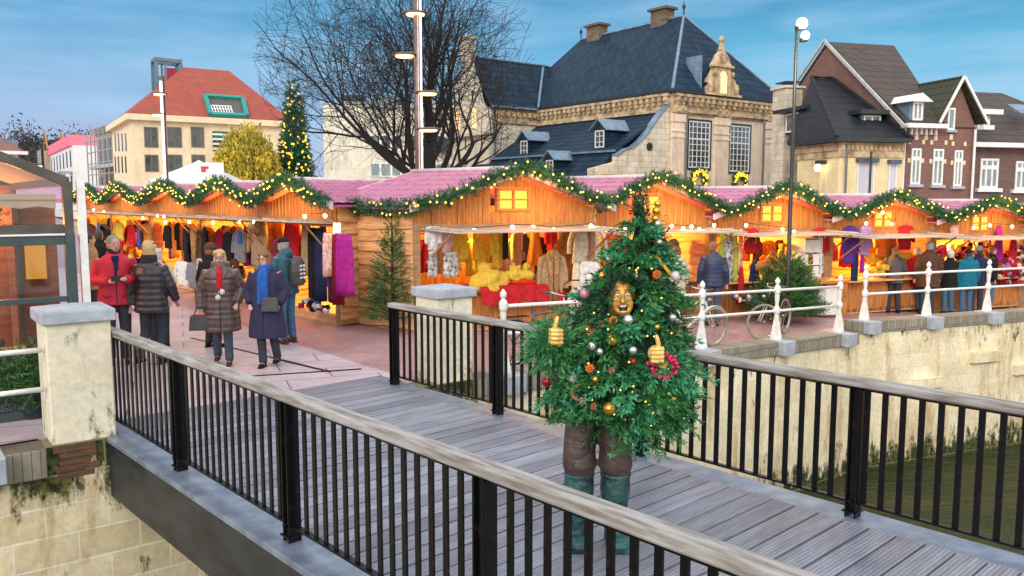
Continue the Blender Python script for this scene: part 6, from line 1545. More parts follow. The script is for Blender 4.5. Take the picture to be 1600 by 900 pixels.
    if collar: b.lathe([(.075, 1.42), (.098, 1.44), (.092, 1.50), (.070, 1.51)], (0, LN(1.46) + .012, 0), 16, sx=1, sy=.95)
    if hood: b.ball((0, LN(1.45) + .10, 1.45), (.11, .06, .09), 10)
    co = blob(b, 'coat', coat, r, .013, 2 if quilt else 4)
    # front opening
    b = MB(); 
    for j in range(8): z_ = hem + .05 + (1.30 - hem) * j / 8; 
    b.tube([(0, LN(z_) - float(np.interp(z_, [.3, .85, 1.08, 1.34, 1.42], [.175 * flare, .155, .145, .14, .115])) * bulk - .002, z_) for z_ in np.linspace(hem + .03, 1.40, 8)], .006, 5); b.build('zip', collar_m or CL['black'], co)
    # hair
    b = MB(); hl = dict(short=0, bob=1, long=2, bald=0)[style]
    if style != 'none':
        b.ball(hp((0, .018, .034)), (.086, .098, .096), 14, M=HT); b.ball(hp((0, .045, -.02)), (.076, .066, .075), 12, M=HT)
        if hl: 
            for s in (-1, 1): b.ball(hp((s * .066, .012, -.03)), (.028, .062, .085), 10, M=HT); b.ball(hp((s * .045, -.055, .078)), (.045, .035, .035), 10, M=HT)
            b.ball(hp((0, .05, -.05)), (.085, .05, .075), 10, M=HT)
        if style == 'bald':
            b = MB(); b.ball(hp((0, .045, -.005)), (.080, .066, .060), 12, M=HT)
        blob(b, 'hair', HAIR[hair], r, .011, 2)
    for s in (-1, 1):
        b = MB(); b.ball(hp((s * .030, -.0785, .012)), (.0135, .010, .009), 8); e_ = b.build('eye', M_eye, r, smooth=True); b = MB(); b.ball(hp((s * .030, -.0855, .012)), (.006, .005, .0065), 6); b.build('iris', M_iris, e_, smooth=True)
        b = MB(); b.tube([hp((s * .047, -.076, .028)), hp((s * .030, -.087, .034)), hp((s * .014, -.088, .030))], [.003, .0045, .003], 5); b.build('eyebrow', HAIR[hair], r)
    b = MB(); b.ball(hp((0, -.087, -.052)), (.021, .008, .0065), 8, M=HT); b.build('mouth', M_lip, r, smooth=True)
    if glasses:
        b = MB()
        for s in (-1, 1): b.tube([hp((s * .032 + .024 * math.cos(a), -.100, .010 + .018 * math.sin(a))) for a in [i * PI / 6 for i in range(13)]], .0028, 5, cap=False); b.tube([hp((s * .056, -.098, .016)), hp((s * .080, .0, .014))], .0028, 5)
        b.tube([hp((-.010, -.102, .014)), hp((.010, -.102, .014))], .003, 5); b.build('glasses', M_black, r)
    if cap:
        b = MB()
        if cap[0] == 'beanie': b.ball(hp((0, .012, .055)), (.092, .104, .085), 14, M=HT); b.lathe([(.090, 0), (.096, .01), (.096, .035), (.090, .045)], hp((0, .012, .015)), 16, sy=1.1)
        else: b.ball(hp((0, .010, .070)), (.094, .106, .062), 14, M=HT); b.ball(hp((0, -.095, .052)), (.066, .058, .012), 10, M=HT)
        blob(b, 'hat', cap[1], r, .011, 2)
    r['hc'] = 1; del r['hc']
    return r, hp
def scarf_on(r, m, ends=((-.03, .95), (.03, 1.05)), lean=0, bulkr=.10, w=.035):
    b = MB(); b.lathe([(bulkr - .03, 1.43), (bulkr, 1.45), (bulkr + .004, 1.49), (bulkr - .02, 1.525)], (0, .0, 0), 16, sy=.95)
    for x_, z_ in ends: b.tube([(x_ * .6, -.095, 1.46), (x_, -.165, 1.36), (x_, -.175, 1.2), (x_ * 1.2, -.175, z_)], [w * .8, w, w, w * .9], 8)
    return blob(b, 'scarf', m, r, .012, 3)
Q_brown = mat('quilted taupe shell', (.115, .072, .070), (.07, .045, .045), rough=.32, scale=9, bmp=.25, spec=.6)
Q_black = mat('quilted black shell', (.022, .018, .024), (.04, .034, .042), rough=.35, scale=9, bmp=.25, spec=.6)
M_redj = mat('red jacket', (.62, .012, .045), (.42, .008, .03), rough=.6, scale=6, bmp=.25)
M_navyc = mat('navy wool coat', (.016, .018, .05), (.028, .024, .065), rough=.9, scale=20, bmp=.3)
M_jean = mat('blue jeans', (.03, .09, .17), (.06, .15, .25), rough=.8, scale=12, bmp=.2); M_dj = mat('dark trousers', (.018, .022, .035), (.035, .04, .06), rough=.8, scale=12, bmp=.2); M_gj = mat('grey blue trousers', (.06, .085, .12), (.035, .05, .08), rough=.8, scale=12, bmp=.2)
M_tealj = mat('teal jacket', (.008, .055, .085), (.015, .08, .11), rough=.6, scale=6, bmp=.2)
# 1 man in red, holding a phone
g1 = on_z(187, 568, 0)
r, hp = person('grey haired man in a bright red jacket looking at his dark phone', g1.x, g1.y, rad(28), 1.88, M_redj, .80, M_dj, 'grey', arms=[((-.27, -.02, 1.12), (-.10, -.30, 1.13)), ((.27, -.02, 1.12), (.12, -.32, 1.15))], bulk=1.14, flare=1.05, collar_m=CL['navy'], head_turn=rad(22))
b = MB(); b.box((0, -.165, 1.28), (.03, .02, .30)); b.tube([(0, -.13, 1.44), (.02, -.155, 1.25)], [.05, .02], 8); b.build('collar_lining', CL['navy'], r)
b = MB(); b.lathe([(.072, 1.43), (.085, 1.45), (.08, 1.53)], (0, 0, 0), 14); b.build('collar', CL['navy'], r, smooth=True)
b = MB()
for s in (-1, 1): b.box((s * .12, -.165, .92), (.11, .02, .015), M=Matrix.Rotation(s * .3, 3, 'Z'))
b.build('pocket_flap', mat('red seam', (.3, .005, .02)), r)
s_ = r.scale[0]; ph = r.matrix_world
b = MB(Matrix.Translation(r.location) @ Matrix.Rotation(rad(28), 4, 'Z') @ Matrix.Scale(s_, 4)); b.box((.01, -.375, 1.165), (.15, .012, .075), M=Matrix.Rotation(rad(-35), 3, 'X')); tag(b.build('phone', M_black, bevel=.003), 'black phone held sideways by the man in red', 'phone')
# 2 woman in black seen from behind
g2 = on_z(241, 568, 0)
r, hp = person('woman in a black padded jacket walking away, seen from behind', g2.x, g2.y, rad(172), 1.76, Q_black, .74, M_dj, 'blonde', style='bob', quilt=.09, bulk=1.18, legs=[((-.09, -.10, .48), (-.11, .02, .09)), ((.09, .02, .46), (.10, .22, .13))], arms=[((-.27, -.05, 1.12), (-.27, -.18, .90)), ((.27, .05, 1.12), (.28, .06, .84))])
b = MB(); b.lathe([(.08, 1.42), (.115, 1.44), (.11, 1.54), (.085, 1.56)], (0, .01, 0), 16); blob(b, 'fur_collar', mat('dark fur', (.05, .035, .03), (.02, .015, .015), rough=.9, scale=30, bmp=.8, dist=.03), r, .014, 2)
b = MB(); b.tube([(-.16, .06, 1.43), (0, .165, 1.25), (.20, .17, 1.0)], .010, 6); b.build('bag_strap', CL['black'], r)
# 3 blonde woman in taupe quilted coat
g3 = on_z(350, 569, 0)
WALK = dict(legs=[((-.08, -.02, .47), (-.10, .14, .13)), ((.08, -.06, .47), (.09, -.06, .085))])
r, hp = person('blonde woman in a long quilted taupe coat with red scarf, walking towards the bridge', g3.x, g3.y, rad(12), 1.68, Q_brown, .50, M_gj, 'blonde', style='bob', quilt=.10, bulk=1.22, flare=.98, legs=WALK['legs'], arms=[((-.30, .02, 1.10), (-.30, -.03, .84)), ((.30, .03, 1.12), (.235, -.10, .93))], glasses=True, shoes=CL['brown'])
scarf_on(r, CL['red'], ((-.01, 1.12), (.015, 1.16)), bulkr=.095)
b = MB(); b.lathe([(.10, 1.40), (.145, 1.43), (.14, 1.52), (.11, 1.53)], (0, .03, 0), 18); b.tube([(-.10, -.08, 1.42), (-.05, -.17, 1.28)], [.05, .03], 8); b.tube([(.10, -.08, 1.42), (.05, -.17, 1.28)], [.05, .03], 8); blob(b, 'wide_collar', Q_brown, r, .014, 2)
for (x_, z_) in ((.04, 1.10), (-.02, 1.02)):
    b = MB(); b.ball((x_, -.20, z_), .042, 10); b.tube([(x_, -.2, z_), (.0, -.19, 1.2)], .004, 4); b.build('pompom', CL['white'], r, smooth=True)
def bag(label, r, p, w, h, d, m, m2=None, strap=None, handles=False):
    M_ = Matrix.Translation(r.location) @ Matrix.Rotation(r.rotation_euler.z, 4, 'Z') @ Matrix.Scale(r.scale[0], 4)
    q = M_ @ Vector(p); o = thing('handbag', label, 'handbag', q, r.rotation_euler.z)
    b = MB(); n = 8; b.loft([[(x * (1 - .12 * t), y * (1 - .35 * t), -h / 2 + h * t) for x, y in ((-w / 2, -d / 2), (0, -d / 2 * 1.15), (w / 2, -d / 2), (w / 2, d / 2), (0, d / 2 * 1.15), (-w / 2, d / 2))] for t in (0, .3, .6, .85, 1)]); b.build('pouch', m, o, bevel=.012)
    if m2: b = MB(); b.loft([[(x, y, z) for x, y in ((-w * .38, -d * .2), (w * .38, -d * .2), (w * .38, d * .2), (-w * .38, d * .2))] for z in (h * .47, h * .56)]); b.build('lining', m2, o)
    if handles:
        b = MB()
        for s in (-1, 1): b.tube([(-w * .3, s * d * .2, h / 2 - .03), (-w * .12, s * d * .1, h / 2 + .13), (w * .12, s * d * .1, h / 2 + .13), (w * .3, s * d * .2, h / 2 - .03)], .008, 6)
        b.build('handles', m, o)
    if strap:
        b = MB(); Mi = (Matrix.Translation(q) @ Matrix.Rotation(r.rotation_euler.z, 4, 'Z')).inverted(); b.tube([Mi @ (M_ @ Vector(s)) for s in strap], .007, 6); b.build('strap', m, o)
    return o
M_leather = mat('dark grey leather', (.035, .032, .038), (.06, .055, .06), rough=.35, scale=8, bmp=.15)
bag('grey leather handbag with red lining carried by the blonde woman', r, (-.30, -.07, .64), .30, .21, .14, M_leather, CL['red'], handles=True)
# 4 woman with navy coat, blue scarf
g4 = on_z(420, 572, 0)
r, hp = person('brown haired woman in a long navy coat with a cobalt blue scarf', g4.x, g4.y, rad(-2), 1.66, M_navyc, .44, M_dj, 'brown', style='bob', bulk=1.16, flare=1.08, legs=[((-.08, -.06, .47), (-.06, -.06, .085)), ((.08, .0, .47), (.09, .14, .12))], arms=[((-.28, .02, 1.12), (-.22, -.10, .95)), ((.28, .03, 1.12), (.22, -.10, .94))], glasses=True, head_turn=rad(-22))
scarf_on(r, mat('cobalt scarf', (.01, .10, .42), (.008, .06, .28), rough=.9, scale=16, bmp=.4), ((-.035, .94), (.045, .98)), bulkr=.105, w=.045)
bag('black shoulder bag worn in front by the woman in the navy coat', r, (.12, -.22, .95), .25, .20, .07, M_leather, strap=[(.05, -.20, 1.04), (.03, -.185, 1.3), (.10, -.10, 1.46), (.16, .0, 1.44)])
# 5 man with backpack and flat cap
g5 = on_z(450, 538, -.03)
r, hp = person('man in a teal jacket and dark cap with a backpack, browsing the scarves', g5.x, g5.y, rad(-118), 1.76, M_tealj, .80, M_jean, 'grey', arms=[((-.26, -.05, 1.12), (-.20, -.28, 1.10)), ((.26, -.05, 1.12), (.2, -.28, 1.10))], bulk=1.12, cap=('cap', CL['black']), hood=True, shoes=CL['brown'], glasses=True, lean=.06)
q = Matrix.Translation(r.location) @ Matrix.Rotation(r.rotation_euler.z, 4, 'Z') @ Vector((0, .26, 1.22)); o = thing('backpack', 'dark backpack with white lettering on the man in the teal jacket', 'backpack', q, r.rotation_euler.z)
b = MB(); b.loft([ell((0, 0, z_), rx, ry, 16) for z_, rx, ry in ((-.24, .10, .06), (-.2, .145, .10), (0, .15, .11), (.16, .135, .09), (.24, .07, .05))]); b.tube([(-.09, -.06, .2), (-.11, -.22, .18), (-.12, -.2, -.05)], .016, 6); b.tube([(.09, -.06, .2), (.11, -.22, .18), (.12, -.2, -.05)], .016, 6); blob(b, 'pack', M_leather, o, .014, 2)
b = MB()
for k in range(4): b.box((.0 + .03, .108 - .004 * abs(k - 1.5), -.10 + k * .065), (.05, .012, .022), M=Matrix.Rotation(.3, 3, 'Y')); b.box((-.035, .108, -.10 + k * .065), (.03, .012, .035))
b.build('lettering', M_white, o)
# 6-8 people deeper in the left lane
def far_person(label, u, vh, Hh, y, rz, coat, hem, tr, hair, **kw):
    x = (u - 800) / F_PX * y * .9943; return person(label, x, y, rz, Hh, coat, hem, tr, hair, **kw)
far_person('shopper with a brown hat and black coat, half hidden behind the blonde woman', 326, 385, 1.70, 13.3, rad(150), CL['black'], .7, M_dj, 'brown', cap=('beanie', CL['brown']), bulk=1.1)
far_person('shopper in a dark red beanie beside the man with the backpack', 432, 375, 1.68, 14.6, rad(170), CL['darkred'], .75, M_dj, 'dark', cap=('beanie', CL['darkred']))
far_person('fair haired woman in a black coat behind the woman in the black jacket', 227, 360, 1.70, 14.2, rad(165), CL['black'], .6, M_dj, 'blonde', style='bob')
far_person('child sized fair haired figure in a light coat behind the woman in black', 240, 365, 1.62, 13.3, rad(190), CL['cream'], .7, M_dj, 'white', style='bob')
far_person('shopper in a tan coat at the left end of the left huts', 136, 350, 1.72, 16.5, rad(120), CL['tan'], .6, M_dj, 'dark')
far_person('shopper in black with a blue bag in front of the farthest left hut', 152, 350, 1.74, 18, rad(190), CL['black'], .7, M_dj, 'dark')
# people in front of the right-hand huts
g = on_z(1121, 509, -.27)
person('man in a navy blue quilted jacket standing at the second right-hand hut', g.x - .12, g.y, rad(168), 1.78, mat('navy jacket', (.012, .022, .06), (.02, .035, .085), rough=.5, scale=6), .80, M_gj, 'brown', bulk=1.12, quilt=.03, head_turn=rad(-30))
person('woman in a beige fur coat behind the tree costume, facing the second hut', g.x - .85, g.y + .25, rad(200), 1.66, CL['cream'], .5, M_dj, 'brown', style='bob', bulk=1.15, cap=None)
GP = 'shoppers at the right-hand huts'
def rp(label, u, v, rz, Hh, coat, hem, tr, hair, **kw):
    g = on_z(u, v, -.44); return person(label, g.x, g.y, rz, Hh, coat, hem, tr, hair, **kw)
r1, _ = rp('stooping older man in a grey jacket carrying a white plastic bag', 1395, 487, rad(165), 1.68, mat('grey brown jacket', (.06, .05, .05), (.09, .085, .09), rough=.7), .78, M_dj, 'grey', bulk=1.18, lean=.22, legs=[((-.09, -.03, .47), (-.12, .02, .085)), ((.09, -.03, .47), (.12, .02, .085))], arms=[((-.26, -.02, 1.12), (-.2, -.22, 1.12)), ((.30, .05, 1.14), (.32, .02, .86))])
q = Matrix.Translation(r1.location) @ Matrix.Rotation(r1.rotation_euler.z, 4, 'Z') @ Vector((.33, -.01, .58)); b = MB(); b.loft([ell((0, 0, z_), rx, ry, 14, lobes=.06) for z_, rx, ry in ((-.20, .10, .06), (-.12, .14, .08), (.05, .12, .07), (.14, .05, .03), (.24, .02, .01))]); o = b.build('plastic_bag', mat('white plastic', (.75, .68, .76), rough=.4), smooth=True); o.location = q; tag(o, 'white plastic bag in the hand of the stooping man', 'plastic bag')
rp('shopper in a bright red coat behind the railing post, next to the brown coat', 1428, 484, rad(150), 1.66, CL['red'], .68, M_jean, 'white', bulk=1.1, lean=.05)
rp('broad man in a dark brown coat standing at the hut, seen from behind', 1447, 489, rad(175), 1.84, CL['brown'], .66, M_dj, 'grey', bulk=1.26, flare=1.05)
rp('woman in a black jacket and pale knitted hat', 1480, 486, rad(185), 1.62, CL['black'], .72, M_jean, 'white', cap=('beanie', CL['white']), bulk=1.12)
rp('person in a teal jacket with a black hood, broad back to the viewer', 1508, 486, rad(180), 1.66, CL['teal'], .68, M_jean, 'dark', bulk=1.26, hood=True, cap=('beanie', CL['black']))
rp('taller person in dark blue beside the teal jacket', 1524, 484, rad(170), 1.74, CL['navy'], .72, M_dj, 'dark', cap=('beanie', CL['grey']))
r2, _ = rp('young man in a black jacket with a lime green shoulder bag, looking left', 1545, 480, rad(70), 1.74, CL['black'], .80, M_jean, 'brown', head_turn=rad(20))
bag('lime green shoulder bag on the young man in black', r2, (.22, -.05, 1.0), .34, .30, .12, CL['green'], strap=[(.2, -.04, 1.12), (.05, -.14, 1.32), (-.14, 0, 1.44)])

# ------------------------------------------------------------------ bicycles
M_rim = mat('rim metal', (.55, .55, .55), rough=.25, metal=.9); M_tyre = mat('cream tyre', (.36, .30, .21), rough=.8); M_tyreb = mat('black tyre', (.02, .02, .022), rough=.8)
def bicycle(label, x, y, rz, frame, tyre, steer=0, step=False, lean=0):
    r = thing('bicycle', label, 'bicycle', (x, y, gz(x, y)), rz, 'bicycles parked by the white fence'); r.rotation_euler = (lean, 0, rz)
    R_ = .345
    def wheel(cx, st):
        Mx = Matrix.Translation((cx, 0, R_)) @ Matrix.Rotation(st, 4, 'Z')
        b = MB(Mx); b.tube([((R_ - .018) * math.cos(a), 0, (R_ - .018) * math.sin(a)) for a in [i * PI / 20 for i in range(41)]], .026, 8, cap=False); w = b.build('wheel', tyre, r, smooth=True)
        b = MB(Mx); b.tube([((R_ - .040) * math.cos(a), 0, (R_ - .040) * math.sin(a)) for a in [i * PI / 20 for i in range(41)]], .009, 6, cap=False)
        b.tube([(0, -.04, 0), (0, .04, 0)], .02, 8)
        for i in range(16): a = i * PI / 8; b.bar((0, .02 * (1 if i % 2 else -1), 0), ((R_ - .04) * math.cos(a), 0, (R_ - .04) * math.sin(a)), .003, .003)
        b.build('rim', M_rim, w, fix=False)
        b = MB(Mx); n = 14; b.loft([[((R_ + .022) * math.cos(a), s * .024, (R_ + .022) * math.sin(a)) for s in (-1, 1)] + [((R_ + .028) * math.cos(a), s * .02, (R_ + .028) * math.sin(a)) for s in (1, -1)] for a in [rad(15) + i * rad(150) / n for i in range(n + 1)]]); b.build('mudguard', frame, r)
    wheel(-.54, 0); wheel(.54, steer)
    b = MB(); bb = (-.08, 0, .29); st_ = (-.22, 0, .80); hd = (.36, 0, .80); hd2 = (.40, 0, .66)
    b.tube([bb, st_], .022, 8); b.tube([(-.54, .03, R_), bb], .011, 6); b.tube([(-.54, .03, R_), (-.19, 0, .70)], .010, 6); b.tube([hd, hd2], .02, 8); b.tube([bb, hd2], .024, 8)
    if not step: b.tube([(-.20, 0, .74), hd], .021, 8)
    else: b.tube([(-.13, 0, .50), (.2, 0, .58), hd], .021, 8)
    b.build('frame', frame, r, smooth=True)
    Mf = Matrix.Translation((.38, 0, 0)) @ Matrix.Rotation(steer, 4, 'Z') @ Matrix.Translation((-.38, 0, 0))
    b = MB(Mf); b.tube([(.40, .045, .64), (.47, .045, .50), (.54, .045, R_)], .010, 6); b.tube([(.40, -.045, .64), (.47, -.045, .50), (.54, -.045, R_)], .010, 6); b.bar((.40, -.05, .65), (.40, .05, .65), .03, .03); b.build('fork', M_white if step else frame, r, smooth=True)
    b = MB(Mf); b.tube([(.36, 0, .80), (.33, 0, .98)], .012, 8); b.tube([(.16, -.27, 1.03), (.26, -.25, 1.04), (.36, -.10, 1.0), (.36, .10, 1.0), (.26, .25, 1.04), (.16, .27, 1.03)], .011, 8); h_ = b.build('handlebar', M_rim, r, smooth=True)
    b = MB(Mf); b.tube([(.14, -.27, 1.03), (.25, -.25, 1.04)], .017, 8); b.build('grip', M_leather, h_); b = MB(Mf); b.tube([(.14, .27, 1.03), (.25, .25, 1.04)], .017, 8); b.build('grip', M_leather, h_)
    b = MB(); b.tube([st_, (-.24, 0, .90)], .012, 6); b.loft([[(xx, s * w_, z_) for s in (-1, 1)] + [(xx, s * w_ * .8, z_ - .05) for s in (1, -1)] for xx, w_, z_ in ((-.38, .10, .94), (-.30, .11, .94), (-.2, .05, .93), (-.10, .02, .93))]); b.build('saddle', M_leather, r, bevel=.008)
    b = MB(); b.tube([(-.08, -.03, .29), (-.08, .03, .29)], .09, 16); b.tube([(-.08, .05, .29), (-.02, .05, .14)], .010, 6); b.box((-.02, .10, .13), (.09, .07, .02)); b.tube([(-.08, -.05, .29), (-.14, -.05, .44)], .010, 6); b.box((-.14, -.10, .45), (.09, .07, .02)); b.tube([(-.54, -.05, R_), (-.70, -.12, .02)], .008, 5); b.build('crankset', M_black, r)
    b = MB()
    for s in (-.05, .05): b.tube([(-.80, s, .74), (-.30, s, .74)], .007, 5)
    for xx in (-.78, -.62, -.46, -.32): b.tube([(xx, -.07, .74), (xx, .07, .74)], .006, 5)
    b.tube([(-.76, .05, .74), (-.54, .05, R_)], .006, 5); b.build('rear_rack', M_black, r)
    b = MB(Mf); b.ball((.46, 0, .82), (.04, .035, .035), 8); b.build('headlamp', M_rim, r)
    return r
WA = math.atan2(W.y, W.x)
p = A0 + W * 6.15 + Vector((-W.y, W.x)) * .55; bicycle('dark grey bicycle behind the far railing, between the pillar and the tree costume', p.x, p.y, WA - .15, mat('grey frame', (.08, .10, .12), rough=.3), M_tyreb, steer=.1)
g = on_z(1113, 546, -.18); p = Vector((g.x - .42, g.y + .12)); bicycle('white bicycle with cream tyres and a red detail, right beside the tree costume', p.x, p.y + .0, WA - .30, M_white, M_tyre, steer=.25)
g = on_z(1212, 524, -.22); bicycle('black and white city bicycle with its front wheel turned, below the fir bush', g.x, g.y + .12, WA + PI + .25, M_black, M_tyre, steer=-.75, step=True)
# ------------------------------------------------------------------ glazed terrace at the left
TX, TY, TA = -4.93, 9.18, AW
r = thing('glazed_terrace', 'glazed cafe terrace with dark steel frame and beige awning at the left edge', 'terrace', (TX, TY, 0), TA)
M_fr = mat('terrace steel', (.030, .055, .060), (.045, .075, .08), rough=.4); M_fr2 = mat('terrace bronze', (.06, .05, .045), (.09, .08, .07), rough=.4)
M_tg = glass('terrace glass', (.93, .96, .98), .045)
M_awn = mat('beige awning', (.62, .42, .26), (.50, .31, .18), rough=.8, scale=2)
L_, D_t = 4.2, 4.6
zr = lambda x: 2.60 + .42 * min(-x, L_ - .0) if -x < 2.2 else 2.60 + .42 * 2.2 - .42 * (-x - 2.2)
def beam(nm_, a, b, w, h, m): mb = MB(); mb.bar(a, b, w, h); return mb.build(nm_, m, r, bevel=.004)
for yy in (0, D_t):
    for x0_, x1_ in ((0, -2.2), (-2.2, -4.2)): beam('top_beam', (x0_, yy, zr(x0_)), (x1_, yy, zr(x1_)), .08, .10, M_fr2)
    beam('post', (0, yy, 2.02), (0, yy, zr(0)), .10, .09, M_fr2); beam('post', (0.0, yy, 0), (0, yy, 2.02), .11, .10, M_fr)
    beam('post', (-2.2, yy, 0), (-2.2, yy, zr(-2.2)), .09, .09, M_fr)
    beam('post', (-4.2, yy, 0), (-4.2, yy, zr(-4.2)), .09, .09, M_fr)
    beam('rail_bar', (-.05, yy, 2.08), (-4.2, yy, 2.08), .07, .10, M_fr2); beam('rail_bar', (-.05, yy, 1.955), (-4.2, yy, 1.955), .07, .10, M_fr)
    beam('rail_bar', (-.05, yy, 1.30), (-4.2, yy, 1.30), .05, .06, M_fr); beam('rail_bar', (-.05, yy, .05), (-4.2, yy, .05), .08, .10, M_fr)
beam('white_strip', (-.05, -.045, 2.018), (-4.2, -.045, 2.018), .02, .022, M_white)
beam('side_rail', (0, .05, 1.955), (0, D_t, 1.955), .06, .10, M_fr); beam('side_rail', (0, .05, .05), (0, D_t, .05), .06, .10, M_fr); beam('side_rail', (0, .05, zr(0)), (0, D_t, zr(0)), .08, .10, M_fr2)
for (x0_, x1_) in ((-.06, -2.15), (-2.25, -4.15)):
    for z0_, z1_ in ((.11, 1.27), (1.33, 1.9)):
        mb = MB(); mb.b2((x0_, -.005, z0_), (x1_, .005, z1_)); mb.build('glass_pane', M_tg, r)
    mb = MB(); mb.prism([(x0_, -.005, 2.14), (x1_, -.005, 2.14), (x1_, -.005, zr(x1_) - .06), (x0_, -.005, zr(x0_) - .06)], (0, .01, 0)); mb.build('glass_pane', M_tg, r)
mb = MB(); mb.b2((-.003, .06, .11), (.004, D_t - .06, 1.9)); mb.build('side_glass', M_tg, r)
for x0_, x1_ in ((.02, -2.2), (-2.2, -4.2)):
    mb = MB(); mb.prism([(x0_, .06, zr(x0_) + .02 if x0_ < 0 else 2.62), (x1_, .06, zr(x1_) + .02), (x1_, D_t, zr(x1_) + .02), (x0_, D_t, zr(x0_) + .02 if x0_ < 0 else 2.62)], (0, 0, .02)); mb.build('awning', M_awn, r)
mb = MB(); n = 12
for j in range(n): x0_ = -.1 - j * .17; mb.prism([(x0_, .10, 2.30 + .03 * (j % 2)), (x0_ - .17, .10, 2.30 + .03 * ((j + 1) % 2)), (x0_ - .17, .10, 2.42), (x0_, .10, 2.42)], (0, .015, 0))
mb.b2((-.1, .08, 2.40), (-4.1, .12, 2.46)); mb.build('valance', M_awn, r)
# the timber back of the terrace
mb = MB(); mb.b2((0, D_t - .12, 0), (-L_, D_t - .06, .9)); mb.b2((0, D_t - .12, 1.95), (-L_, D_t - .06, 2.62)); mb.b2((0, D_t - .10, .9), (-L_, D_t - .08, 1.95)); mb.build('timber_panel', wood('reddish boards', (.30, .10, .05), (.17, .055, .03)), r)
for k in range(9): beam('timber_post', (-.1 - k * .5, D_t - .2, 0), (-.1 - k * .5, D_t - .2, 2.4), .12, .10, M_fr if k % 3 == 1 else wood('reddish boards', (.30, .10, .05), (.17, .055, .03)))
mb = MB(); mb.b2((.10, -.02, -.05), (.18, .05, 2.72)); o = mb.build('white_post', M_white, r)
rg = np.random.default_rng(9); n = 420; P = np.stack([-rg.uniform(.6, 2.6, n), .5 + rg.normal(0, .05, n), 2.22 + rg.normal(0, .05, n)], 1); V, F = sprigs(P, rg.normal(size=(n, 3)), .12, 8, .05, .008, rg)
T3 = Matrix.Translation((TX, TY, 0)) @ Matrix.Rotation(TA, 4, 'Z')
o = thing('garland', 'short fir garland with tiny lights hanging inside the glazed terrace', 'garland', (TX, TY, 0), TA); np_mesh('foliage', V, F, M_fir, o); mb = MB()
for k in range(26): mb.ball((-.65 - k * .075, .42, 2.20 + .07 * math.sin(k * 2.3)), .014, 5)
mb.build('lights', M_fairy, o, fix=False)['kind'] = 'stuff'
for k, (x, y, z) in enumerate(((-.5, 2.6, 2.1), (-1.1, 3.4, 2.2), (-1.6, 2.2, 2.15), (-2.3, 3.2, 2.1), (-.8, 4.1, 1.6), (-1.9, 4.0, 1.4))):
    lab = ('nearest the corner post', 'over the rear of the terrace', 'above the seated woman', 'at the far left inside', 'low beside the timber posts', 'low between two timber posts')[k]
    q = T3 @ Vector((x, y, z)); o = thing('pendant_lamp', 'small warm pendant lamp in the glazed terrace, ' + lab, 'lamp', q); mb = MB(); mb.ball((0, 0, 0), .055, 10); mb.build('bulb', emit('pendant glow', (1, .50, .12), 12), o); mb = MB(); mb.tube([(0, 0, .04), (0, 0, .5)], .006, 5); mb.lathe([(.05, .03), (.03, .08)], n=10); mb.build('cord', M_black, o)
    if k < 4: real_light(o, (0, 0, -.12), 26, (1, .42, .14), .08)
# round no-parking style badge and strip under the sloping beam
mb = MB(MB().T); M_bd = T3; q = T3 @ Vector((-.92, -.06, 2.60 + .42 * .92 - .20)); o = thing('round_badge', 'small round white badge with blue ring and red mark under the sloping beam', 'badge', q, TA); o.rotation_euler = (PI / 2, 0, TA)
mb = MB(); mb.lathe([(.085, 0), (.085, .012)], n=20); mb.build('disc', mat('badge blue', (.02, .05, .35)), o); mb = MB(); mb.lathe([(.060, .012), (.060, .016)], n=20); mb.build('face', M_white, o); mb = MB(); mb.box((0, .0, .019), (.05, .016, .004), M=Matrix.Rotation(.5, 3, 'Z')); mb.box((0, .018, .019), (.05, .012, .004)); mb.build('mark', mat('badge red', (.6, .02, .03)), o)
# seated woman in a blue top with a table
q = T3 @ Vector((-.98, .75, 0))
r_, hp = person('seated fair haired woman in a light blue top behind the terrace glass', q.x, q.y, TA + rad(35), 1.62, mat('light blue top', (.16, .28, .60), (.5, .55, .75), rough=.8, scale=18, p=(.45, .6)), .84, M_dj, 'white', style='bob', z=-.40, legs=[((-.10, -.40, .86), (-.10, -.38, .48)), ((.10, -.40, .86), (.10, -.38, .48))], arms=[((-.24, -.06, 1.16), (-.12, -.30, 1.14)), ((.24, -.06, 1.16), (.12, -.30, 1.14))], collar=False, bulk=1.05)
o = thing('chair', 'dark cafe chair under the seated woman', 'chair', (q.x, q.y, 0), TA + rad(35)); mb = MB(); mb.b2((-.22, -.2, .42), (.22, .22, .46)); mb.build('seat', M_fr, o, bevel=.005); mb = MB(); mb.b2((-.22, .20, .55), (.22, .23, .9)); mb.build('backrest', M_fr, o)
for sx, sy in ((-1, -1), (1, -1), (-1, 1), (1, 1)): mb = MB(); mb.b2((sx * .2 - .015, sy * .19 - .015, 0), (sx * .2 + .015, sy * .19 + .015, .42 if sy < 0 else .9)); mb.build('leg', M_fr, o)
q = T3 @ Vector((-.75, .30, 0)); o = thing('table', 'small cafe table with a glass in front of the seated woman', 'table', (q.x, q.y, 0), TA); mb = MB(); mb.b2((-.3, -.16, .72), (.3, .16, .75)); mb.build('tabletop', M_larch2, o); mb = MB(); mb.tube([(0, 0, 0), (0, 0, .72)], .03, 8); mb.lathe([(.18, 0), (.18, .02)], n=14); mb.build('leg', M_fr, o)
q2 = T3 @ Vector((-.72, .30, .75)); mb = MB(); mb.lathe([(.03, 0), (.035, .001), (.008, .01), (.008, .07), (.035, .10), (.04, .16), (.036, .17)], n=12); o = mb.build('wine_glass', mat('rose wine', (.6, .2, .12), rough=.1), smooth=True); o.location = q2; tag(o, 'glass of reddish drink on the cafe table', 'glass')
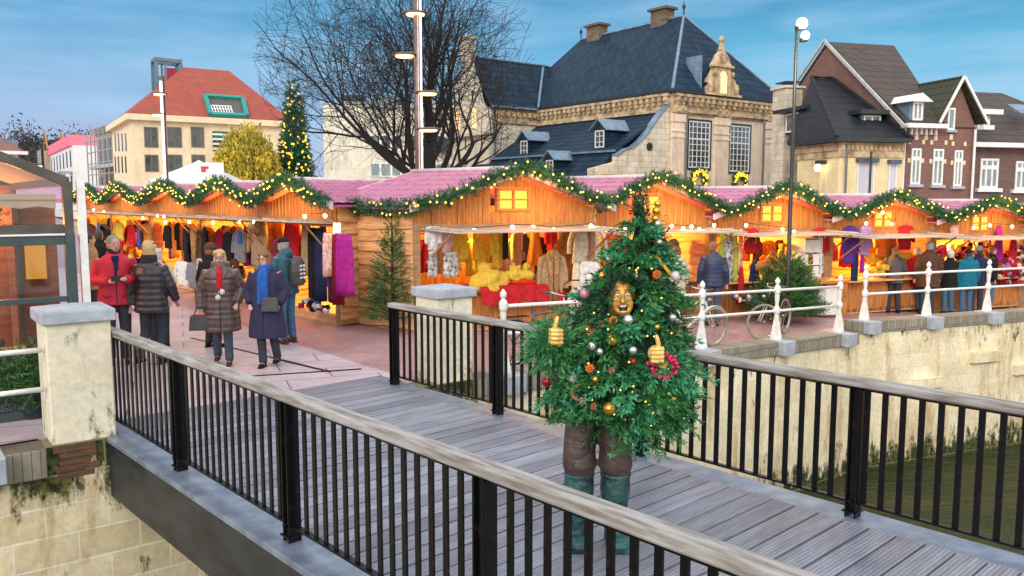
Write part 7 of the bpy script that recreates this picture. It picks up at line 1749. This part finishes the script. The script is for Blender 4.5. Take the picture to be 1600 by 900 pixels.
for k, (x, y, a, col, lab, hair_) in enumerate(((-1.5, 2.4, 2.6, 'red', 'seated guest in red deep inside the glazed terrace', 'dark'), (-.7, 3.2, .4, 'pink', 'seated guest in pale pink at the rear of the glazed terrace', 'blonde'), (-2.3, 1.6, 1.0, 'black', 'seated guest in black at the far left of the terrace', 'grey'))):
    q = T3 @ Vector((x, y, 0)); person(lab, q.x, q.y, TA + a, 1.66, CL[col], .84, M_dj, hair_, z=-.40, legs=[((-.10, -.40, .86), (-.10, -.38, .48)), ((.10, -.40, .86), (.10, -.38, .48))], arms=[((-.24, -.06, 1.16), (-.12, -.30, 1.14)), ((.24, -.06, 1.16), (.12, -.30, 1.14))])
    o = thing('bench_seat', 'dark box seat under the ' + lab[7:].split(' deep')[0].split(' at')[0], 'seat', (q.x, q.y, 0), TA + a); mb = MB(); mb.b2((-.25, -.2, 0), (.25, .25, .45)); mb.build('seat_box', M_fr, o, bevel=.01)

# timber kiosk behind the terrace
KX, KY = -7.35, 13.3
k = thing('timber_kiosk', 'reddish timber kiosk with warm lit windows seen through the glazed terrace', 'kiosk', (KX, KY, 0), rad(30))
RB = wood('reddish boards', (.30, .10, .05), (.17, .055, .03))
mb = MB(); mb.b2((-5, 0, 0), (0, 2.6, .95)); mb.b2((-5, 0, 2.0), (0, 2.6, 2.35)); mb.b2((-5, .5, .95), (0, 2.6, 2.0)); mb.build('wall', RB, k)
mb = MB(); mb.prism([(-5, -.3, 2.35), (.2, -.3, 2.35), (.2, 1.3, 2.75), (-5, 1.3, 2.75)], (0, 0, .06)); mb.prism([(-5, 1.3, 2.75), (.2, 1.3, 2.75), (.2, 2.9, 2.35), (-5, 2.9, 2.35)], (0, 0, .06)); mb.build('roof', M_roof, k)
for j in range(10): mb = MB(); mb.b2((-j * .5 - .12, -.03, .95), (-j * .5, .05, 2.0)); mb.build('post', M_fr if j % 2 else RB, k)
for j in range(9):
    if j % 3 != 2: mb = MB(); mb.b2((-j * .5 - .46, .44, 1.1), (-j * .5 - .16, .47, 1.85)); mb.build('window', emit('kiosk window', (1, .42, .06), .7), k)
lt = bpy.data.lights.new('kiosk_lamp', 'POINT'); lt.energy = 40; lt.color = (1, .45, .12); lt.shadow_soft_size = .1; lo = bpy.data.objects.new('kiosk_lamp', lt); C.objects.link(lo); lo.parent = k; lo.location = (-.9, -.7, 2.1)
# ------------------------------------------------------------------ the street performer dressed as a Christmas tree
PX, PY = .60, 5.55
M_gold = mat('gold face paint', (.62, .34, .07), (.42, .20, .035), rough=.42, metal=.35, scale=14, p=(.35, .7)); M_goldg = mat('pale gold glove', (.80, .52, .16), (.62, .36, .08), rough=.35, metal=.25, scale=9, bmp=.25)
M_trs = mat('stiff painted trousers', (.035, .024, .024), (.095, .060, .052), rough=.45, scale=4, bmp=.9, p=(.4, .65), dist=.03); M_boot = mat('verdigris boots', (.012, .030, .034), (.03, .12, .11), rough=.42, scale=6, bmp=.9, p=(.42, .62), dist=.03)
r = thing('person', 'living statue performer in a Christmas tree costume, gold face and gloves, thumbs up', 'person', (PX, PY, 0)); S = 1.86 / 1.70
b = MB(); hc = Vector((.125, -.17, 1.770)); HT = Matrix.Rotation(rad(-6), 3, 'Z') @ Matrix.Rotation(rad(-4), 3, 'Y')
hp = lambda q: hc + HT @ (Vector(q) * 1.0)
b.ball(hp((0, .005, .02)), (.080, .10, .106), 16, M=HT); b.ball(hp((0, -.030, -.03)), (.062, .064, .070), 14, M=HT)
b.ball(hp((0, -.050, -.108)), (.040, .034, .026), 12, M=HT)                      # dropped jaw
for s in (-1, 1):
    b.tube([hp((s * .052, -.058, -.03)), hp((s * .046, -.062, -.075)), hp((s * .026, -.068, -.108))], [.024, .018, .016], 8)   # cheeks to chin
    b.ball(hp((s * .044, -.070, -.012)), (.022, .016, .018), 8, M=HT); b.tube([hp((s * .058, -.070, .034)), hp((s * .03, -.086, .044)), hp((s * .010, -.088, .036))], [.008, .010, .008], 8); b.ball(hp((s * .080, .005, 0)), (.010, .02, .032), 8, M=HT)
b.tube([hp((0, -.084, .030)), hp((0, -.108, -.008)), hp((0, -.116, -.022)), hp((0, -.094, -.032))], [.009, .012, .017, .010], 10); 
for s in (-1, 1): b.ball(hp((s * .013, -.100, -.024)), (.010, .011, .009), 8, M=HT)
b.tube([hp((-.033, -.082, -.048)), hp((0, -.094, -.042)), hp((.033, -.082, -.048))], [.006, .008, .006], 8)
b.tube([hp((-.030, -.078, -.088)), hp((0, -.086, -.100)), hp((.030, -.078, -.088))], [.007, .009, .007], 8)
b.tube([(.03, -.03, 1.5), (.11, -.10, 1.68)], [.07, .06], 12)
b.loft([ell((0, -.02, z_), rx, ry) for z_, rx, ry in ((.92, .15, .11), (1.05, .17, .12), (1.2, .16, .12), (1.4, .19, .13), (1.52, .16, .11), (1.6, .07, .06))])
LEG = [((-.135, -.02, .55), (-.145, .02, .12)), ((.115, -.02, .55), (.135, .02, .12))]
for s, (kn, an) in zip((-1, 1), LEG): b.tube([(s * .10, 0, .98), kn, an], [.095, .07, .05], 12); b.tube([an, (an[0], an[1] - .12, .06)], [.05, .04], 8)
HL = Vector((-.315, -.40, 1.545)); HR = Vector((.30, -.44, 1.435))
b.tube([(-.20, -.02, 1.50), (-.42, -.08, 1.38), HL + Vector((.01, .05, -.05))], [.06, .05, .035], 10); b.tube([(.20, -.02, 1.50), (.38, -.16, 1.28), HR + Vector((.06, .04, -.07))], [.06, .05, .035], 10)
blob(b, 'body', M_gold, r, .0065, 3)
# open mouth, teeth, staring eyes
b = MB(); b.ball(hp((0, -.072, -.072)), (.031, .024, .026), 12, M=HT); b.build('mouth', mat('mouth dark', (.03, .008, .008), rough=.4), r, smooth=True)
b = MB(); b.box(hp((0, -.094, -.056)), (.040, .008, .010), M=HT); b.box(hp((0, -.088, -.092)), (.034, .008, .008), M=HT); b.build('teeth', mat('teeth', (.82, .78, .72), rough=.3), r, bevel=.003)
b = MB(); b.ball(hp((0, -.084, -.082)), (.016, .012, .008), 8, M=HT); b.build('tongue', M_lip, r, smooth=True)
for s in (-1, 1):
    b = MB(); b.ball(hp((s * .032, -.081, .014)), (.0165, .012, .0145), 12, M=HT); e_ = b.build('eye', M_eye, r, smooth=True); b = MB(); b.ball(hp((s * .032, -.0915, .014)), (.0065, .004, .007), 8, M=HT); b.build('iris', M_iris, e_, smooth=True)
    b = MB(); b.tube([hp((s * .056, -.078, .036)), hp((s * .036, -.092, .052)), hp((s * .012, -.094, .043))], [.003, .005, .003], 6); b.build('eyebrow', mat('brow', (.12, .05, .01)), r)
# gloved hands, thumbs up
def glove(c, side, rz):
    b = MB(Matrix.Translation(c) @ Matrix.Rotation(rz, 4, 'Z') @ Matrix.Scale(1.12, 4))
    b.ball((0, .012, 0), (.044, .034, .048), 12); b.tube([(0, .03, -.02), (.012 * side, .075, -.065)], [.036, .030], 12)
    for k in range(4):
        z_ = .034 - k * .023; L2 = (.92, 1, .97, .85)[k]
        b.tube([(-.038 * side, .012, z_), (-.044 * side, -.026 * L2, z_), (-.018 * side, -.042 * L2, z_ - .001), (.014 * side, -.034, z_ - .002), (.012 * side, -.012, z_ - .002)], [.0125, .0125, .012, .011, .009], 8)
    b.tube([(-.012 * side, .0, .030), (-.020 * side, -.016, .058), (-.014 * side, -.020, .088), (-.006 * side, -.018, .112)], [.017, .0145, .013, .010], 10)
    g = blob(b, 'glove', M_goldg, r, .0045, 2)
    return g
glove(HL, 1, rad(25)); glove(HR, -1, rad(-15))
b = MB()
for s, (kn, an) in zip((-1, 1), LEG):
    kn = Vector(kn); an = Vector(an); x = kn.x
    b.tube([(s * .09, 0, 1.02), (s * .115, .0, .88), (x * 1.0, -.02, .70), kn + Vector((0, -.01, .03)), kn + Vector((0, 0, -.07))], [.13, .118, .112, .118, .085], 16)
blob(b, 'trousers', M_trs, r, .012, 2)
for s, (kn, an) in zip((-1, 1), LEG):
    kn = Vector(kn); an = Vector(an); b = MB()
    b.tube([kn + Vector((0, 0, -.02)), kn + Vector((.0, 0, -.14)), kn + Vector((0, .01, -.28)), (an.x, .01, .10), (an.x, .01, .035)], [.100, .106, .088, .090, .092], 16); b.ball((an.x, -.09, .055), (.088, .13, .055), 12); b.box((an.x, -.06, .012), (.15, .26, .022))
    b.lathe([(.102, 0), (.112, .012), (.104, .03)], kn + Vector((0, 0, -.045)), 16); blob(b, 'boot', M_boot, r, .011, 2)
# --- costume of fir branches
OUT = [(326, 994, 1004), (345, 990, 1014), (370, 984, 1024), (400, 972, 1034), (430, 950, 1040), (460, 924, 1048), (490, 908, 1058), (520, 896, 1066), (550, 886, 1070), (580, 878, 1070), (604, 870, 1068), (626, 878, 1068), (642, 900, 1062), (651, 925, 1046)]
cz, cx, cw = [], [], []
for v, ul, ur in OUT:
    a, c_ = on_y(ul, v, PY), on_y(ur, v, PY); cz.append(a.z); cx.append((a.x + c_.x) / 2 - PX); cw.append((c_.x - a.x) / 2)
cz, cx, cw = [np.array(q)[::-1] for q in (cz, cx, cw)]
cos_ = thing('costume', None, None); cos_.parent = r
prof = lambda z_: (float(np.interp(z_, cz, cx)), float(np.interp(z_, cz, cw)))
b = MB(); rings = []
for z_ in np.linspace(cz[0] + .05, cz[-1] - .02, 26):
    x_, w_ = prof(z_); k = max(.02, w_ * .74); near = math.exp(-((z_ - 1.75) / .13) ** 2)
    ring = []
    for a in [2 * PI * i / 24 for i in range(24)]:
        yy = k * .85 * math.sin(a)
        if near > .2 and math.sin(a) < 0 and abs(x_ + k * math.cos(a) - .125) < .15: yy = max(yy, -.085)
        ring.append((x_ + k * math.cos(a), yy, z_))
    rings.append(ring)
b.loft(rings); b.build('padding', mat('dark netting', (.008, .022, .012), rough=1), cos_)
rg = np.random.default_rng(77)
def shell(n, zr_=None):
    zz = cz[0] + (cz[-1] - cz[0]) * (1 - np.sqrt(rg.uniform(0, 1, n)) * .999) if zr_ is None else rg.uniform(zr_[0], zr_[1], n)
    x_ = np.interp(zz, cz, cx); w_ = np.interp(zz, cz, cw); a = rg.uniform(0, 2 * PI, n); q = rg.uniform(.66, .98, n) * (1 + .09 * np.sin(a * 4 + zz * 17))
    P = np.stack([x_ + w_ * q * np.cos(a), w_ * .88 * q * np.sin(a), zz], 1); D = np.stack([np.cos(a), np.sin(a), rg.uniform(-.65, .35, n)], 1) + rg.normal(0, .32, (n, 3))
    return P, D
def armc(p0, p1, rad0, rad1, n):
    t = rg.uniform(0, 1, n); d = rg.normal(size=(n, 3)); d /= np.linalg.norm(d, axis=1)[:, None]; P0 = np.array(p0)[None] * (1 - t[:, None]) + np.array(p1)[None] * t[:, None]
    ax = np.array(p1) - np.array(p0); ax /= np.linalg.norm(ax); P = P0 + d * (rad0 + (rad1 - rad0) * t)[:, None] * .7; return P, d + ax[None] * .6
def facehole(P, D, L):
    T_ = P + D / np.linalg.norm(D, axis=1)[:, None] * L
    def bad(Q):
        hx = (Q[:, 0] - (hc.x)) / .074; hz = (Q[:, 2] - (hc.z - .036)) / .105; return (hx ** 2 + hz ** 2 < 1) & (Q[:, 1] < .02)
    k1 = bad(P) | bad(T_) | bad((P + T_) / 2)
    def nearh(Q, c, rr): return (np.linalg.norm((Q - np.array(c))[:, [0, 2]], axis=1) < rr) & (Q[:, 1] < c[1] + .16)
    k1 |= nearh(P, (HL.x, HL.y, HL.z + .03), .085) | nearh(T_, (HL.x, HL.y, HL.z + .03), .075) | nearh(P, (HR.x, HR.y, HR.z + .03), .085) | nearh(T_, (HR.x, HR.y, HR.z + .03), .075)
    return ~k1
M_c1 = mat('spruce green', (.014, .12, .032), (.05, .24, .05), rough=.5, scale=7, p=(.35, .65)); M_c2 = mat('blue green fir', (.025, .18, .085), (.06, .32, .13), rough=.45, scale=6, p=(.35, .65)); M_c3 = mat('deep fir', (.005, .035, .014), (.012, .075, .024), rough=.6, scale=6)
sets = []
def boughs(n, m=13):
    P0, D0 = shell(n); P0 = P0 * np.array([.80, .80, 1]) + np.array([.02, 0, 0]); D0[:, 2] -= .25; D0 /= np.linalg.norm(D0, axis=1)[:, None]
    side = np.cross(D0, np.array([0, 0, 1.0])); side /= np.linalg.norm(side, axis=1)[:, None] + 1e-9; Lb = rg.uniform(.10, .27, n) * np.interp(P0[:, 2], [cz[0], 1.9, 2.3], [1, .8, .35]); Ps, Ds = [], []
    for j in range(m):
        t = (j + .5) / m; s_ = (-1) ** j; Ps.append(P0 + D0 * (Lb * t)[:, None] - np.array([0, 0, .05]) * t * t); Ds.append(D0 * (.55 + .5 * t) + side * s_ * (.85 - .5 * t) + rg.normal(0, .13, (n, 3)))
    return np.concatenate(Ps), np.concatenate(Ds)
P, D = boughs(165); sets.append((P, D, .075, 13, .038, .0062, M_c1, 'spruce_foliage'))
P, D = boughs(85); sets.append((P, D, .080, 11, .046, .0085, M_c2, 'fir_foliage'))
P, D = shell(420); sets.append((P, D, .11, 14, .040, .0042, M_c1, 'spruce_foliage'))
P, D = shell(1200); sets.append((P * np.array([.93, .93, 1]), D, .11, 13, .04, .005, M_c3, 'inner_foliage'))  # darker green fill, painting shade into the gaps between the boughs
arms_ = [((-.18, -.02, 1.48), (-.30, -.10, 1.42), .11, .11, 130), ((-.30, -.10, 1.42), (HL.x - .03, HL.y + .12, HL.z - .10), .11, .08, 190), ((-.32, -.18, 1.44), (-.37, -.26, 1.47), .08, .06, 80),
         ((.22, -.02, 1.50), (.34, -.14, 1.36), .11, .10, 110), ((.35, -.14, 1.34), (.33, -.32, 1.30), .11, .10, 220), ((.33, -.2, 1.25), (.38, -.2, 1.02), .10, .08, 140)]
for j, a in enumerate(arms_): P, D = armc(*a); sets.append((P, D, .12, 14, .042, .0045, M_c1 if j % 2 else M_c2, None))
groups_ = {}
for P, D, L2, nn_, nl_, nw_, m_, nm_ in sets:
    k = facehole(P, D, L2 + .03); V, F = sprigs(P[k], D[k], L2 * rg.uniform(.7, 1.45, int(k.sum())), nn_, nl_, nw_, rg, spread=.8); groups_.setdefault(nm_ or ('sleeve_foliage_' + m_.name), []).append((V, F, m_))
for nm_, lst in groups_.items():
    off = 0; Vv_, Ff_ = [], []
    for V, F, m_ in lst: Vv_.append(V); Ff_.append(F + off); off += len(V)
    np_mesh(nm_ if not nm_.startswith('sleeve') else 'sleeve_foliage', np.concatenate(Vv_), np.concatenate(Ff_), lst[0][2], cos_)
# fringe of foliage over the forehead and around the face
a = rg.uniform(0, 2 * PI, 260); q = rg.uniform(.95, 1.25, 260); P = np.stack([hc.x + .092 * q * np.cos(a), hc.y - .02 + rg.uniform(-.07, .06, 260), hc.z - .030 + .122 * q * np.sin(a)], 1)
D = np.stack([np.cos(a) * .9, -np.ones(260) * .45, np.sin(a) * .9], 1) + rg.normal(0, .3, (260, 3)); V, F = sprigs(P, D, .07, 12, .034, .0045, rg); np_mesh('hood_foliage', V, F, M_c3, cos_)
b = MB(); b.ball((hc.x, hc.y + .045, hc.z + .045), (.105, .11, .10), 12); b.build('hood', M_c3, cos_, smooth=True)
# leafy tip on top
P = np.stack([rg.normal(prof(2.33)[0], .02, 50), rg.normal(0, .02, 50), rg.uniform(2.22, 2.36, 50)], 1); D = np.stack([rg.normal(0, .35, 50), rg.normal(0, .35, 50), np.ones(50)], 1); V, F = sprigs(P, D, .10, 14, .035, .005, rg); np_mesh('tip_foliage', V, F, M_c3, cos_)
# decorations
def surf(u, v, push=.0):
    """point on the front of the costume seen at photo pixel"""
    d = ray(u, v); best = None
    for k in range(60):
        y = PY - .62 + k * .012; t = y / d.y; P = Vector((d.x * t - PX, y - PY, EYE + d.z * t)); x_, w_ = prof(P.z)
        if w_ > .01 and ((P.x - x_) / (w_ * .98)) ** 2 + (P.y / (w_ * .88)) ** 2 < 1: return P + Vector((0, -push, 0))
    y = PY - .12; t = y / d.y; return Vector((d.x * t - PX, y - PY, EYE + d.z * t))
DM = dict(red=mat('red bauble', (.55, .01, .03), rough=.15, metal=.3), silver=mat('silver bauble', (.72, .75, .78), (.6, .63, .66), rough=.18, metal=.8), gold=mat('gold bauble', (.80, .48, .07), (.6, .33, .04), rough=.2, metal=.8), white=mat('pearl bauble', (.78, .76, .74), rough=.3), pink=mat('pink bauble', (.75, .30, .42), rough=.25, metal=.2), magenta=mat('magenta berry', (.65, .01, .12), rough=.2), cone=mat('pine cone', (.35, .13, .06), (.5, .22, .10), rough=.8, scale=30), orange=mat('orange flower', (.75, .16, .02), rough=.6))
for (u, v, c_, pr) in [(977, 396, 'red', 6.5), (952, 404, 'silver', 4.5), (941, 431, 'gold', 5), (921, 434, 'white', 4.5), (914, 459, 'pink', 6.5), (991, 432, 'silver', 4.5), (1030, 378, 'silver', 4), (980, 498, 'silver', 7), (956, 529, 'gold', 7.5), (1048, 494, 'silver', 5.5), (924, 539, 'silver', 6), (936, 547, 'silver', 4.5), (987, 545, 'silver', 5.5),
                    (854, 596, 'red', 7), (895, 588, 'white', 6.5), (929, 590, 'gold', 4.5), (1024, 509, 'gold', 4), (1056, 431, 'white', 6.5), (951, 635, 'gold', 8.5), (888, 636, 'gold', 5), (1004, 667, 'gold', 4.5), (988, 562, 'red', 3.5), (1057, 516, 'red', 3.5), (893, 542, 'white', 3.5), (1026, 640, 'white', 3.5), (1050, 620, 'gold', 4)]:
    p = surf(u, v, .055); rr_ = pr / 1287 * (PY - .4) * 1.3; b = MB(); b.ball((0, 0, 0), rr_, 14); o = b.build('bauble', DM[c_], cos_, smooth=True); o.location = p; b = MB(); b.tube([(0, 0, rr_ * .95), (0, 0, rr_ * 1.25)], rr_ * .22, 8); b.build('bauble_cap', DM['gold'], o) if False else None
for (u, v) in ((876, 633), (909, 625), (927, 633), (955, 578), (940, 505), (913, 553)):
    p = surf(u, v, .03); b = MB()
    for k in range(22): a = k * 2.4; q = (k / 22); b.ball((.016 * math.sin(PI * (.15 + .8 * q)) * math.cos(a), .016 * math.sin(PI * (.15 + .8 * q)) * math.sin(a), -.022 + .046 * q), (.008, .008, .005), 6)
    o = b.build('pine_cone', DM['cone'], cos_, fix=False); o.location = p
for (u, v) in ((1025, 428), (921, 574), (957, 500)):
    p = surf(u, v, .035); b = MB()
    for k in range(7): a = k * PI * 2 / 7; b.ball((.020 * math.cos(a), -.004, .020 * math.sin(a)), (.013, .006, .013), 6)
    b.ball((0, -.01, 0), .009, 8); o = b.build('flower', DM['orange'], cos_); o.location = p
# red berry wreath round the right glove, twig wreath low down
cw_ = Vector((HR.x + .060, HR.y + .02, HR.z - .085)); b = MB()
for k in range(46): a = k * 2 * PI / 46 * 3 + R.uniform(-.2, .2); q = .072 + R.gauss(0, .012); b.ball((q * math.cos(a), R.gauss(0, .016), q * math.sin(a)), R.uniform(.010, .017), 7)
o = b.build('berry_ring', DM['magenta'], cos_, smooth=True, fix=False); o.location = cw_
b = MB(); p = surf(912, 612, .02)
for k in range(9): q = .062 + .004 * (k % 4); b.tube([(q * math.cos(a) * 1.15, R.gauss(0, .005) - .006 * math.sin(a * 3 + k), q * .8 * math.sin(a)) for a in [i * PI / 12 for i in range(-2, 21)]], .0035, 5)
o = b.build('twig_ring', DM['cone'], cos_, fix=False); o.location = p
b = MB(); p = surf(912, 622, .05)
for k in range(5): a = k * 2 * PI / 5; b.bar((0, 0, 0), (.032 * math.cos(a), 0, .032 * math.sin(a)), .012, .006)
o = b.build('star', DM['silver'], cos_); o.location = p
p0, p1 = surf(1022, 398, .06), surf(1052, 434, .06); b = MB(); b.bar(p0, p1, .022, .004, up=(0, -1, .3)); b.build('gold_ribbon', DM['gold'], cos_)
b = MB()
q = on_y(1022, 352, PY - .05) - Vector((PX, PY, 0)); q2 = on_y(1032, 292, PY - .05) - Vector((PX, PY, 0)); d = (q2 - q)
b.tube([q, q + d * .5, q2], [.011, .008, .002], 8)
for t, rr_ in ((.18, .024), (.38, .030), (.56, .024)): b.ball(q + d * t, rr_, 12)
b.build('spire', DM['gold'], cos_, smooth=True)
b = MB(); p = on_y(1028, 350, PY - .15) - Vector((PX, PY, 0)); b.ball(p, .022, 12); b.build('bauble', DM['silver'], cos_, smooth=True)
led = None
for k in range(60):
    v = R.uniform(400, 665); i = float(np.interp(v, [o_[0] for o_ in OUT], [o_[1] for o_ in OUT])) + 14; j = float(np.interp(v, [o_[0] for o_ in OUT], [o_[2] for o_ in OUT])) - 14; u = R.uniform(i, j)
    if (u - 976) ** 2 / 22 ** 2 + (v - 463) ** 2 / 32 ** 2 < 1: continue
    p = surf(u, v, .035)
    if led is None: b = MB(); b.ball((0, 0, 0), .0065, 6); led = b.build('fairy_light', M_fairy, cos_); o = led
    else: o = led.copy(); C.objects.link(o)
    o.location = p
# a bare twig poking out at the left shoulder
b = MB(); a = surf(905, 438, .0); b.tube([a, a + Vector((-.06, -.03, .005)), a + Vector((-.11, -.04, -.03))], [.006, .005, .003], 6); b.build('twig', M_bark, cos_)
